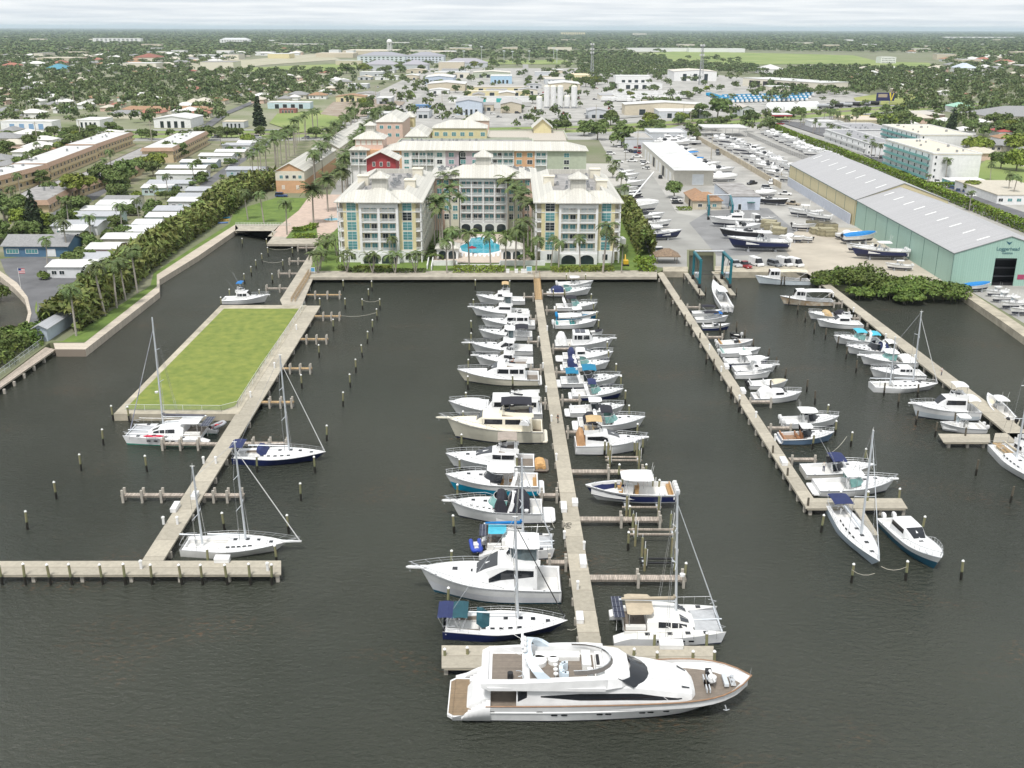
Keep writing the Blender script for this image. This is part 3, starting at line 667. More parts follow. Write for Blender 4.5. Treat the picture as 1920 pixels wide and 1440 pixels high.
def power(root,L,B,hull=WHITE,top=WHITE,low=None,split=.5,boot=ANTIF,fs=None,fb=None,cock=(0,.3),floor=None,trunk=None,hs=None,fly=None,fcol=None,scr=None,arch=None,bim=None,cover=None,ttop=None,ob=None,plat=0,pulpit=0,rail=(.5,.985),outr=0,tower=0,hatch=2,seats=None,glass=GLASS,kk=.45,pw=2.1,lean=0,radar=0,wins=1,solar=0,ports=0,pole=0,tumble=.86,sole=.45,well=1,gunw=None,rake=.1):
 fs=fs or .08*L**.8+.4;fb=fb or fs+.08*L**.9+.2
 h=Hull(L,B,fs,fb,kk,pw,rake)
 mats=[ANTIF if boot is None else boot,hull,low or hull,top]
 h.build(root,[.0,.1,split,.93,1.0],mats,[0,0,2,1,3])
 c0,c1=cock
 big=L>7
 if well and c1>c0:
  h.deck(root,top,c1,1)
  h.well(root,top,floor or OFFW,max(.005,c0),c1,sole,.22 if L<14 else .32,n=5 if L<9 else 8)
  if c0>.05:h.deck(root,top,0,c0,n=4,name='aft_deck')
 else:h.deck(root,top,0,1)
 zd=lambda s:h.zs(s)-.03
 X=h.x
 b=MB();b.tube([h.pt(s,.97)[:1]+(h.pt(s,.97)[1]+.03,)+h.pt(s,.97)[2:]for s in[i/14 for i in range(15)]],.045,5)
 b.tube([(h.pt(s,.97)[0],-h.pt(s,.97)[1]-.03,h.pt(s,.97)[2])for s in[i/14 for i in range(15)]],.045,5)
 b.build('rub_rail',gunw or(STEEL if big else BLACK),root)
 wfr=lambda s,f=.78:max(.05,h.hb(s)*f)
 if plat:
  b=MB();pw_=h.hb(0)*.96;x=X(0)
  b.prism([(x+.1,-pw_),(x+.1,pw_),(x-plat*.8,pw_),(x-plat,pw_*.8),(x-plat,-pw_*.8),(x-plat*.8,-pw_)],.22,.40)
  b.build('swim_platform',top if plat<1.4 else floor or top,root)
 ztr=0
 if trunk:
  s0,s1,th=trunk;b=MB();secs=[]
  for i in range(7):
   s=mixv(s1,s0,i/6);e=min(1,i/2.2)
   secs.append((X(s),max(.04,wfr(s,.80)*(.35+.65*e)),max(.03,wfr(s,.66)*(.35+.65*e)),zd(s)-.02,zd(s)+.03+th*e))
  house(b,secs,0,.12,.05);b.build('cabin_trunk',top,root);ztr=th
  if ports:
   b=MB()
   for i in range(ports):
    x=mixv(secs[2][0],secs[-1][0],(i+.3)/ports);band(b,secs,x,x-.35,.35,.75,n=1)
   b.build('porthole',GLASS,root)
 for i in range(hatch):
  s=.62+.13*i;z=h.zs(s)+.03+(ztr if trunk and trunk[0]<s<trunk[1]-.1 else 0)
  b=MB();q=.028*L**.6;b.box(X(s)-q*2,X(s)+q*2,-q*2,q*2,z-.05,z+.06);b.build('deck_hatch',GLASS,root)
 zroof=None
 if hs:
  s0,s1,hh,rf,rb=hs;hh*=1.12
  zb=zd(s0)-.1;za=h.zs(s0)+hh
  w0,w1=wfr(s0,.80),wfr(s1,.72)
  secs=[(X(s1),w1*.8,w1*.55,zd(s1)-.05,zd(s1)+ztr*.6+.12),(X(s1)-rf*.5,mixv(w1,w0,.35),w1*.74,zb+.05,mixv(zd(s1)+ztr+.12,za,.55)),(X(s1)-rf,mixv(w1,w0,.6),mixv(w1,w0,.5)*tumble,zb,za),(X(mixv(s0,s1,.35)),w0,w0*tumble,zb,za),(X(s0)+rb,w0,w0*tumble,zb,za),(X(s0),w0,w0*tumble*.98,zb,za-.05 if rb<.2 else mixv(zb,za,.75))]
  b=MB();house(b,secs,0,.2,.06);b.build('cabin',top,root,bevel=0)
  b=MB()
  xa,xe=X(s1)-rf*.95,X(s0)+rb*.6+.25
  if wins==1:band(b,secs,xa,xe,.52,.88,g0=.52,g1=.86)
  elif wins==2:
   band(b,secs,xa,mixv(xa,xe,.42),.5,.86);band(b,secs,mixv(xa,xe,.48),mixv(xa,xe,.8),.5,.86);band(b,secs,mixv(xa,xe,.84),xe,.5,.86)
  elif wins==3:
   band(b,secs,X(s1)-rf*.62,mixv(xa,xe,.25),.30,.5,g0=.42,g1=.84);band(b,secs,mixv(xa,xe,.25),xe,.42,.84,g0=.55,g1=.80)
  b.build('window_band',glass,root)
  if wins and rf>.3:
   b=MB();a,c=secs[0],secs[2];mid=secs[1]
   for q,r,t0,t1 in((a,mid,.35,1),(mid,c,0,.88)):
    pa=[mixv(q[i],r[i],t0)for i in range(5)];pb=[mixv(q[i],r[i],t1)for i in range(5)]
    b.quad((pa[0]+.03,-pa[2]*.88,pa[4]+.04),(pa[0]+.03,pa[2]*.88,pa[4]+.04),(pb[0]+.03,pb[2]*.88,pb[4]+.06),(pb[0]+.03,-pb[2]*.88,pb[4]+.06))
   b.build('windscreen',glass,root)
  zroof=za
  if fly:
   f0,f1=s0-.02,mixv(s0,s1,.62)
   xf,xb=X(f1)-rf*.3,X(f0);fw=w0*.82
   b=MB();lo,hi=screen(b,xf,xb,fw,za-.05,.62,.1,n=12)
   inn=[(p[0]-.1 if p[0]>xb+.1 else p[0],p[1]*.92,p[2])for p in hi]
   flo=[(p[0],p[1],za+.05)for p in inn]
   b.loft([hi,inn],0,cap=False,closed=False,flip=True);b.loft([inn,flo],0,cap=False,closed=False,flip=True);b.build('flybridge',top,root)
   b=MB();b.box(xb+.2,xf-.5,-fw*.85,fw*.85,za-.02,za+.06);b.build('flybridge_floor',floor or OFFW,root)
   b=MB();lo2=[(p[0]-.06,p[1]*.95,p[2])for p in hi[2:-2]];b.loft([lo2,[(p[0]-.18,p[1]*.95,p[2]+.28)for p in lo2]],0,cap=False,closed=False,flip=True);b.build('flybridge_screen',glass,root)
   b=MB();b.box(xf-.95,xf-.45,-fw*.5,fw*.5,za+.05,za+.75);b.build('helm_console',top,root)
   sc=seats or WHITE
   for y in(-.35,.35):
    b=MB();b.box(xf-1.75,xf-1.3,y-.24,y+.24,za+.3,za+.5);b.box(xf-1.82,xf-1.72,y-.24,y+.24,za+.5,za+1.0);b.build('helm_seat',sc,root)
   if 'aft' not in str(fly):
    b=MB();b.box(xb+.2,xb+.75,-fw*.75,fw*.75,za+.06,za+.5);b.build('bench_seat',sc,root)
   zt=za+2.0
   if fly in('hard','bimini','enclosed'):
    x0,x1=xb+(.1 if fly!='bimini' else .3),xf-.35
    b=MB()
    if fly=='bimini':bimini(b,x0,x1,fw*.95,zt,0)
    else:slab(b,x0,x1+.25,fw*1.02,zt,.12)
    b.build('bimini_top' if fly=='bimini' else 'hardtop',canvas(fcol)if fcol else top,root)
    b=MB();posts(b,[(x0+.25,-fw*.85),(x0+.25,fw*.85),(x1-.3,-fw*.75),(x1-.3,fw*.75)],za+.3,zt+.02,.04,-.15);b.build('top_frame',STEEL if fly=='bimini' else top,root)
    if fly=='enclosed':
     b=MB();screen(b,x1,x0+.4,fw*.93,za+.55,1.45,.25,n=10);b.build('clear_curtain',mat('dark_clear_vinyl',(.10,.13,.14),.12,var=.3,spec=.6),root)
    if radar:
     b=MB();b.cyl(mixv(x0,x1,.4),0,zt+.18,zt+.42,.3,10);b.build('radar_dome',WHITE,root)
     b=MB();b.tube([(x0+.4,.4,zt+.1),(x0+.2,.5,zt+2.2)],.025,4);b.tube([(x0+.4,-.4,zt+.1),(x0+.2,-.5,zt+1.8)],.025,4);b.build('antenna',CAPW,root)
    if tower:
     b=MB()
     for sx,sy in((0,-1),(0,1),(1,-1),(1,1)):b.tube([(mixv(x0+.2,x1-.4,sx),sy*fw*.8,zt),(mixv(x0,x1,.5)+(sx-.5)*.5,sy*.45,zt+2.2)],.04,5)
     b.build('tower_leg',STEEL,root)
     b=MB();xm=mixv(x0,x1,.5);b.box(xm-.6,xm+.6,-.6,.6,zt+2.2,zt+2.3);b.box(xm+.2,xm+.5,-.45,.45,zt+2.3,zt+2.9);b.box(xm-.7,xm+.7,-.7,.7,zt+3.6,zt+3.68);b.build('tower_top',top,root)
  elif radar:
   b=MB();b.cyl(X(mixv(s0,s1,.4)),0,za+.05,za+.35,.28,10);b.build('radar_dome',WHITE,root)
  if solar:
   for i in range(solar):
    b=MB();x=X(s0)+rb+.4+i*1.15;b.box(x,x+1.05,-w0*.6,w0*.6,za+.1,za+.15);b.build('solar_panel',mat('solar_cells',(.03,.035,.06),.2),root)
 if scr:
  s1,hh=scr;xf=X(s1);w=wfr(s1-.08,.78);L2=.20*L
  b=MB();lo,hi=screen(b,xf,xf-L2,w,zd(s1)+ztr*.75+.02,hh,hh*1.0,zb=zd(s1-.1)+.05);b.build('windscreen',glass,root)
  b=MB();b.tube(hi,.035,5);b.build('windscreen_frame',STEEL if glass is GLASS else top,root)
  b=MB();xc=xf-L2*.75;b.box(xc-.1,xc+.35,-w*.6,w*.6,sole,zd(s1)+.25);b.build('helm_console',top,root)
 if seats is not None and not fly:
  x0,x1=X(c0)+.25,X(c1)
  ww=h.hb(c0+.05)-.3
  b=MB();b.box(x0,x0+.55,-ww,ww,sole,sole+.45);b.box(x0,x0+.14,-ww,ww,sole+.45,sole+.85);b.build('bench_seat',seats,root)
  for y in(-ww*.5,ww*.5):
   b=MB();x=mixv(x0,x1,.62);b.box(x,x+.5,y-.28,y+.28,sole+.3,sole+.55);b.box(x-.06,x+.08,y-.28,y+.28,sole+.55,sole+1.0);b.build('helm_seat',seats,root)
 if ttop:
  s0,s1,hh=ttop[:3];z=h.zs(s0)+hh;w=h.hb(s0)*(.74 if len(ttop)<4 else ttop[3])
  b=MB();slab(b,X(s0),X(s1),w,z,.09);b.build('hardtop',canvas(fcol)if fcol else top,root)
  b=MB();xm,xn=mixv(X(s0),X(s1),.2),mixv(X(s0),X(s1),.75)
  posts(b,[(xm,-w*.7),(xm,w*.7),(xn,-w*.62),(xn,w*.62)],sole,z+.02,.04,.12);b.build('top_frame',STEEL,root)
  b=MB();xc=mixv(X(s0),X(s1),.68);cw=min(.7,w*.55)
  house(b,[(xc+.75,cw*.7,cw*.6,sole,sole+.65),(xc+.45,cw,cw*.9,sole,sole+1.15),(xc-.3,cw,cw*.9,sole,sole+1.15)],0,.08);b.build('console',top,root)
  b=MB();b.quad((xc+.6,-cw*.7,sole+1.1),(xc+.6,cw*.7,sole+1.1),(xc+.3,cw*.75,sole+1.75),(xc+.3,-cw*.75,sole+1.75));b.build('windscreen',mat('clear_vinyl',(.35,.40,.42),.15,var=.2,spec=.6),root)
  b=MB();b.box(xc-1.15,xc-.65,-cw,cw,sole,sole+.8);b.box(xc-1.2,xc-1.1,-cw,cw,sole+.8,sole+1.2);b.build('leaning_post',seats or top,root)
  b=MB()
  for y in(-.4,.4):b.tube([(X(s0)+.2,y,z+.1),(X(s0)-.05,y*1.4,z+1.6)],.02,4)
  b.build('antenna',CAPW,root)
 if arch:
  s0,hh=arch[:2];x=X(s0);w=h.hb(s0)*.9;z=h.zs(s0)
  b=MB();am=arch[2]if len(arch)>2 else top
  ring=[]
  for i in range(9):
   a=math.pi*i/8;y=-w*math.cos(a)*(1 if i in(0,8)else .93);zz=z+hh*math.sin(a)**.45
   xx=x-.85*hh*.5*math.sin(a)**.45
   ring.append([(xx+.30,y,zz-.02),(xx-.30,y,zz-.06),(xx-.28,y*.93,zz-.14),(xx+.32,y*.93,zz-.10)])
  b.loft(ring,0);b.build('radar_arch',am,root)
  b=MB();b.cyl(x-.45*hh,0,z+hh,z+hh+.22,.22,9);b.build('radar_dome',WHITE,root)
 for bi in(bim if bim and isinstance(bim[0],tuple)else[bim]if bim else[]):
  s0,s1,hh,c=bi;w=h.hb(s0)*.82;z=h.zs(s0)+hh
  b=MB();bimini(b,X(s0),X(s1),w,z);b.build('bimini_top',canvas(c),root)
  b=MB();xm=mixv(X(s0),X(s1),.5)
  for sg in(-1,1):
   for x in(X(s0)+.1,X(s1)-.1):b.tube([(xm,sg*w,h.zs(s0)-.05),(x,sg*w,z)],.025,4)
  b.build('bimini_frame',STEEL,root)
 for co in(cover if cover and isinstance(cover[0],tuple)else[cover]if cover else[]):
  s0,s1,hh,c=co;b=MB();n=5;secs=[]
  for i in range(n):
   s=mixv(s1,s0,i/(n-1));e=(.35,.9,1,.95,.5)[i]
   secs.append((X(s),max(.1,h.hb(s)-.1),max(.06,h.hb(s)*(.7 if e>.6 else .6)),zd(s),zd(s)+hh*e+.05))
  house(b,secs,0,.25,.08);b.build('canvas_cover',canvas(c),root)
 if ob:
  n,cm=ob;w=min(h.hb(0)*.75,n*.36)
  for i in range(n):
   outboard(root,X(0)-.1,0 if n==1 else mixv(-w,w,i/(n-1)),h.fs*.75,cm,.95 if L<9 else 1.15)
 if pulpit:
  b=MB();z=h.zs(1)-.1;b.prism([(X(1)-.8,-.35),(X(1)+pulpit*.8,-.22),(X(1)+pulpit,0),(X(1)+pulpit*.8,.22),(X(1)-.8,.35)],z,z+.14);b.build('bow_pulpit',top,root)
  b=MB();b.tube([(X(1)+pulpit*.8,0,z-.05),(X(1)+pulpit*.75,0,z-.4)],.05,5);b.tube([(X(1)+pulpit*.75-.15,-.2,z-.35),(X(1)+pulpit*.75,0,z-.42),(X(1)+pulpit*.75-.15,.2,z-.35)],.035,4);b.build('anchor',STEEL,root)
 if rail:h.rail(root,rail[0],rail[1],.62 if L>8 else .4,push=pulpit*.75 if pulpit else 0)
 if outr:
  for sg in(-1,1):
   b=MB();x=X(.42);b.tube([(x,sg*h.hb(.4)*.8,h.zs(.4)+1.0),(x-outr*.55,sg*(h.hb(.4)+outr*.22),h.zs(.4)+1+outr*.8)],.035,4,r2=.015);b.build('outrigger',STEEL,root)
 if pole:
  b=MB();b.tube([(X(.4),0,(zroof or fs+1.5)),(X(.38),0,(zroof or fs+1.5)+pole)],.045,5,r2=.02);b.build('mast_pole',ALU,root)
 if L>8:
  for s in(.12,.88):
   for sg in(-1,1):b=MB();b.box(X(s)-.14,X(s)+.14,sg*(h.hb(s)-.1)-.03,sg*(h.hb(s)-.1)+.03,h.zs(s)-.02,h.zs(s)+.08);b.build('cleat',STEEL,root)
 return h
def wire(b,p,q,r=.022):b.tube([p,q],r,4)
def sail(root,L,B,hull=WHITE,top=WHITE,boot=ANTIF,masts=((.58,1.28),),stripe=None,split=.5,dodger=None,bim=None,furl=WHITE,boomcover=None,bows=0,rk=.02,wing=0,cock=(.08,.32),mizzen_boom=1,genoa=.08,solar=None,sprit=0,ports=5):
 h=Hull(L,B,.085*L**.9+.25,.105*L**.9+.35,.42,1.9,.13,.72)
 h.zs=lambda s:h.fs+(h.fb-h.fs)*s**1.6-.12*math.sin(math.pi*s)
 h.build(root,[.0,.1,split,.93,1.0],[boot,hull,stripe or hull,top],[0,2 if stripe else 1,1,1,3])
 X=h.x;zd=lambda s:h.zs(s)-.04
 h.deck(root,top,cock[1],1,crown=.1);h.well(root,top,OFFW,.02,cock[1],h.fs-.45,B*.16)
 b=MB();secs=[]
 for i in range(8):
  s=mixv(.80,cock[1]-.02,i/7);e=min(1,.15+i/2.6)
  secs.append((X(s),max(.1,h.hb(s)*.66),max(.06,h.hb(s)*.54),zd(s),zd(s)+.1+.42*e))
 house(b,secs,0,.14,.08);b.build('coachroof',top,root)
 b=MB()
 for i in range(ports):
  x=mixv(secs[2][0],secs[-1][0],(i+.4)/ports);band(b,secs,x,x-.06*L*.6,.35,.75,n=1)
 b.build('window_band',GLASS,root)
 for s in(.5,.62,.72,.84):
  b=MB();z=zd(s)+(.56 if s<.7 else .42 if s<.8 else .06);b.box(X(s)-.25,X(s)+.25,-.25,.25,z,z+.1);b.build('deck_hatch',GLASS,root)
 b=MB();xw=X(.12);ring=[(xw,.42*math.cos(a*math.pi/6),h.fs+.35+.42*math.sin(a*math.pi/6))for a in range(13)];b.tube(ring,.03,5);b.box(xw+.02,xw+.2,-.12,.12,h.fs-.45,h.fs+.4);b.build('steering_wheel',STEEL,root)
 for sg in(-1,1):
  b=MB();b.box(X(.1),X(cock[1])-.1,sg*(h.hb(.2)*.62)-.2,sg*(h.hb(.2)*.62)+.2,h.fs-.45,h.fs-.1);b.build('cockpit_bench',TEAK if hull is NAVY else OFFW,root)
 n=len(masts)
 for i,(s,mh)in enumerate(masts):
  z0=zd(s)+.3;ht=mh*L*(1 if i==0 else 1);x=X(s)
  top_=(x-rk*ht,0,z0+ht)
  b=MB();b.tube([(x,0,z0-.3),top_],.075+.006*L,8,r2=.06+.004*L);mo=b.build('mast',ALU,root)
  b=MB()
  for f,w in((.38,B*.34),(.68,B*.26)):
   z=z0+ht*f;xx=x-rk*ht*f;b.tube([(xx-.3,-w,z-.1),(xx,0,z),(xx-.3,w,z-.1)],.045,5)
  b.build('spreader',ALU,mo)
  b=MB();b.cyl(top_[0],0,top_[2],top_[2]+.5,.02,4);b.tube([(top_[0]-.3,0,top_[2]+.1),(top_[0]+.3,0,top_[2]+.1)],.04,4);b.build('masthead',CAPW,mo)
  b=MB()
  for sg in(-1,1):
   w=h.hb(s)*.95
   for f in(.38,.68):
    wf=(B*.34,B*.26)[f>.5];wire(b,(x-.3-rk*ht*f,sg*wf,z0+ht*f-.1),(x-.15,sg*w,zd(s)))
   wire(b,(x-.3-rk*ht*.68,sg*B*.26,z0+ht*.68),top_)
  if i==0:
   wire(b,top_,(X(0)+.15,0,h.fs+.1))if n==1 else wire(b,top_,(X(masts[1][0]),0,zd(masts[1][0])+masts[1][1]*L*.9))
  b.build('rigging',STEEL,root)
  if i==0:
   b=MB();e=(X(1)+sprit-.25,0,h.zs(1)+.15);k=.93
   tp=(mixv(x,top_[0],k),0,mixv(z0,top_[2],k))
   b.tube([(mixv(e[0],tp[0],t),0,mixv(e[2],tp[2],t))for t in(0,.1,.5,.85,1)],genoa,6,r2=genoa*.5);b.build('furled_headsail',furl,root)
  bl=(x-X(.06))*.82 if i==0 and n==1 else(x-X(masts[1][0]))*.86 if i==0 else x-X(0)+.4
  zb_=z0+.55+.06*L*.5
  b=MB();b.tube([(x-.1,0,zb_),(x-bl,0,zb_+.1)],.07+.003*L,6);bo=b.build('boom',ALU,root)
  if boomcover:
   b=MB();b.tube([(x-.15,0,zb_+.55),(x-.2,0,zb_+.32),(x-bl*.5,0,zb_+.26),(x-bl*.96,0,zb_+.2)],.22,7,r2=.12);b.build('sail_cover',canvas(boomcover),bo)
 if dodger:
  b=MB();w=h.hb(cock[1])*.62;house(b,[(X(cock[1]+.05),w*.9,w*.8,zd(.35)+.45,zd(.35)+.6),(X(cock[1])-.1,w,w*.85,zd(.3)+.3,zd(.3)+1.35),(X(cock[1])-.75,w,w*.85,zd(.3)+.9,zd(.3)+1.42)],0,.2,.08);b.build('dodger',canvas(dodger),root)
 for bi in(bim or[]):
  s0,s1,c=bi;w=h.hb(.1)*.86;z=h.fs+1.75
  b=MB();bimini(b,X(s0),X(s1),w,z,0,.15);b.build('bimini_top',canvas(c),root)
  b=MB()
  for sg in(-1,1):
   for x in(X(s0)+.1,X(s1)-.1):b.tube([(mixv(X(s0),X(s1),.5),sg*w,h.fs),(x,sg*w,z)],.028,4)
  b.build('bimini_frame',STEEL,root)
 h.rail(root,.04,.97,.62,ins=.08,r=.02,nm='lifeline',n=12,push=sprit)
 b=MB();zz=h.fs+.6;w=h.hb(.02)*.9;b.tube([(X(.1),w,zz),(X(0),w,zz),(X(-.01),0,zz),(X(0),-w,zz),(X(.1),-w,zz)],.028,5);b.build('stern_rail',STEEL,root)
 if sprit:
  b=MB();b.prism([(X(1)-1,-.3),(X(1)+sprit,-.12),(X(1)+sprit,.12),(X(1)-1,.3)],h.zs(1)-.08,h.zs(1)+.06);b.build('bowsprit',top,root)
 return h
def cat(root,L,B,hull=WHITE,boot=ANTIF,mh=1.35,bim=TAUPE,solar=(3,1),cover=TAUPE,sg=1,furl=ALU,roof=WHITE,rk=.06,boards=None):
 """sailing catamaran: two hulls, bridge deck, rounded cabin, net, mast"""
 hb=B*.135;fsn,fbn=1.15,1.55;X=lambda s:-L/2+s*L
 for s_ in(-1,1):
  t=Hull(L,hb*2,fsn,fbn,.3,2.4,.04,.75)
  b=MB();n=14
  for q in(1,-1):
   us=[-.5,0,.12,.7,1];vs=[]
   for i in range(n):
    s=i/(n-1)
    for u in us:
     p=t.pt(s,u);zz=p[2]*(1 if s>.14 else mixv(.45,1,s/.14));vs.append((p[0],p[1]*q+s_*(B/2-hb),zz))
   k=len(us)
   for m,js in((0,(0,1)),(1,(2,3))):
    b.add(vs,[((i*k+j,(i+1)*k+j,(i+1)*k+j+1,i*k+j+1)[::-1 if q>0 else 1])for i in range(n-1)for j in js],m,True)
  b.quad(*[(X(0),s_*(B/2-hb)+y,z)for y,z in((-hb*.7,-.3),(hb*.7,-.3),(hb*.75,.52),(-hb*.75,.52))],1)
  b.build('hull',[boot,hull],root)
  b=MB();rows=[]
  for i in range(12):
   s=i/11;w=t.hb(s)-.02;z=t.zs(s)*(1 if s>.14 else mixv(.45,1,s/.14))-.02
   rows.append([(X(s),s_*(B/2-hb)-w,z),(X(s),s_*(B/2-hb),z+.05),(X(s),s_*(B/2-hb)+w,z)])
  b.loft(rows,0,cap=False,closed=False);b.build('hull_deck',roof,root)
  for s in(.3,.5,.66,.82):
   b=MB();b.box(X(s)-.28,X(s)+.28,s_*(B/2-hb)-.25,s_*(B/2-hb)+.25,t.zs(s)+.03,t.zs(s)+.1);b.build('deck_hatch',GLASS,root)
  b=MB()
  for s in(.4,.47,.6,.68):b.box(X(s)-.3,X(s)+.3,s_*(B/2-.05)-.08,s_*(B/2-.05)+.02*s_+.03,.85,1.02)
  b.build('porthole',GLASS,root)
 b=MB();w=B/2-hb*1.2
 b.box(X(.1),X(.72),-w,w,.75,1.42);b.build('bridge_deck',roof,root)
 w=B*.34
 secs=[(X(.74),w*.55,w*.4,1.38,1.55),(X(.68),w*.8,w*.66,1.38,1.95),(X(.58),w,w*.82,1.38,2.55),(X(.40),w,w*.84,1.38,2.75),(X(.30),w,w*.84,1.38,2.7)]
 b=MB();house(b,secs,0,.3,.1);b.build('cabin',roof,root)
 b=MB();band(b,secs,X(.66),X(.52),.38,.8,g0=.34,g1=.82);band(b,secs,X(.51),X(.40),.34,.82);b.build('window_band',GLASS,root)
 b=MB();a,c=secs[1],secs[2]
 for y0,y1 in((-.9,-.48),(-.44,0),(.03,.44),(.48,.9)):
  b.quad((a[0]+.04,a[2]*y0,a[4]+.03),(a[0]+.04,a[2]*y1,a[4]+.03),(mixv(a[0],c[0],.8)+.04,c[2]*y1,mixv(a[4],c[4],.8)+.05),(mixv(a[0],c[0],.8)+.04,c[2]*y0,mixv(a[4],c[4],.8)+.05))
 b.build('windscreen',GLASS,root)
 b=MB();b.box(X(.1),X(.3),-w*.95,w*.95,1.425,1.46);b.build('cockpit_floor',TEAK,root)
 for y in(-1,1):
  b=MB();b.box(X(.11),X(.29),y*w*.8-.3,y*w*.8+.3,1.46,1.9);b.build('cockpit_bench',OFFW,root)
 b=MB();b.box(X(.17),X(.23),-.5,.5,2.0,2.06);b.cyl(X(.2),0,1.46,2.0,.07,6);b.build('cockpit_table',TEAK,root)
 b=MB();slab(b,X(.12),X(.36),w*.9,3.45,.08,0,.95);b.build('bimini_top',canvas(bim),root)
 b=MB();posts(b,[(X(.14),-w*.8),(X(.14),w*.8),(X(.3),-w*.8),(X(.3),w*.8)],1.4,3.5,.045);b.build('bimini_frame',STEEL,root)
 if solar:
  for i in range(solar[0]):
   b=MB();d=2*w*.9/solar[0];b.box(X(.0),X(.0)+L*.1,-w*.9+i*d+.05,-w*.9+(i+1)*d-.05,3.1,3.16)
   b.build('solar_panel',striped('solar_panel_cells',(.02,.025,.05),(.35,.36,.4),.42,0,.25,.08,.1),root)
  b=MB();posts(b,[(X(.03),-w*.7),(X(.03),w*.7),(X(.09),-w*.7),(X(.09),w*.7)],1.1,3.1,.045);b.tube([(X(.06),-w*.9,3.05),(X(.06),w*.9,3.05)],.05,5);b.build('stern_arch',STEEL,root)
 b=MB();iw=B/2-hb*1.6
 for y in(-1,1):b.prism([(X(.73),y*.06),(X(.73),y*iw),(X(.955),y*iw),(X(.955),y*.06)],1.36,1.4)
 b.build('trampoline_net',mat('net_grey',(.42,.43,.44),.8),root)
 b=MB();b.tube([(X(.965),-B/2+hb,1.5),(X(.965),B/2-hb,1.5)],.11,7);b.tube([(X(.73),0,1.4),(X(1.0),0,1.55)],.09,6);b.build('crossbeam',ALU,root)
 ht=mh*L;x=X(.58);top_=(x-rk*ht,0,2.6+ht)
 b=MB();b.tube([(x,0,2.5),top_],.16,8,r2=.12);mo=b.build('mast',ALU,root)
 b=MB()
 for f,q in((.4,1.3),(.7,.9)):b.tube([(x-rk*ht*f-.35,-q,2.6+ht*f),(x-rk*ht*f,0,2.6+ht*f),(x-rk*ht*f-.35,q,2.6+ht*f)],.05,5)
 b.build('spreader',ALU,mo)
 b=MB();b.cyl(x+.45,0,2.6+ht*.3,2.6+ht*.3+.25,.3,9);b.build('radar_dome',WHITE,mo)
 b=MB();b.tube([(x-.2,0,3.9),(X(.06),0,4.1)],.12,7);bo=b.build('boom',ALU,root)
 b=MB();b.tube([(x-.2,0,4.6),(x-.4,0,4.3),(X(.3),0,4.25),(X(.08),0,4.2)],.26,7,r2=.14);b.build('sail_cover',canvas(cover),bo)
 b=MB();e=(X(.97),0,1.7);k=.9;tp=(mixv(x,top_[0],k),0,mixv(2.6,top_[2],k));b.tube([(mixv(e[0],tp[0],t),0,mixv(e[2],tp[2],t))for t in(0,.1,.5,1)],.1,6,r2=.05);b.build('furled_headsail',furl,root)
 b=MB()
 for y in(-1,1):
  wire(b,top_,(X(.45),y*(B/2-.2),1.4));wire(b,(x-rk*ht*.7-.35,y*.9,2.6+ht*.7),(X(.47),y*(B/2-.2),1.4))
 b.build('rigging',STEEL,root)
 b=MB()
 for y in(-1,1):
  b.tube([(X(s),y*(B/2-.1),2.05+.3*s)for s in(.2,.4,.6,.8,.95)],.022,4)
  for s in(.2,.3,.4,.5,.6,.7,.8,.9):b.tube([(X(s),y*(B/2-.1),1.2),(X(s),y*(B/2-.1),2.05+.3*s)],.02,4)
  b.tube([(X(.92),y*(B/2-hb)-.5,2.2),(X(.99),y*(B/2-hb),2.25),(X(.92),y*(B/2-hb)+.5,2.2)],.03,5)
 b.build('lifeline',STEEL,root)
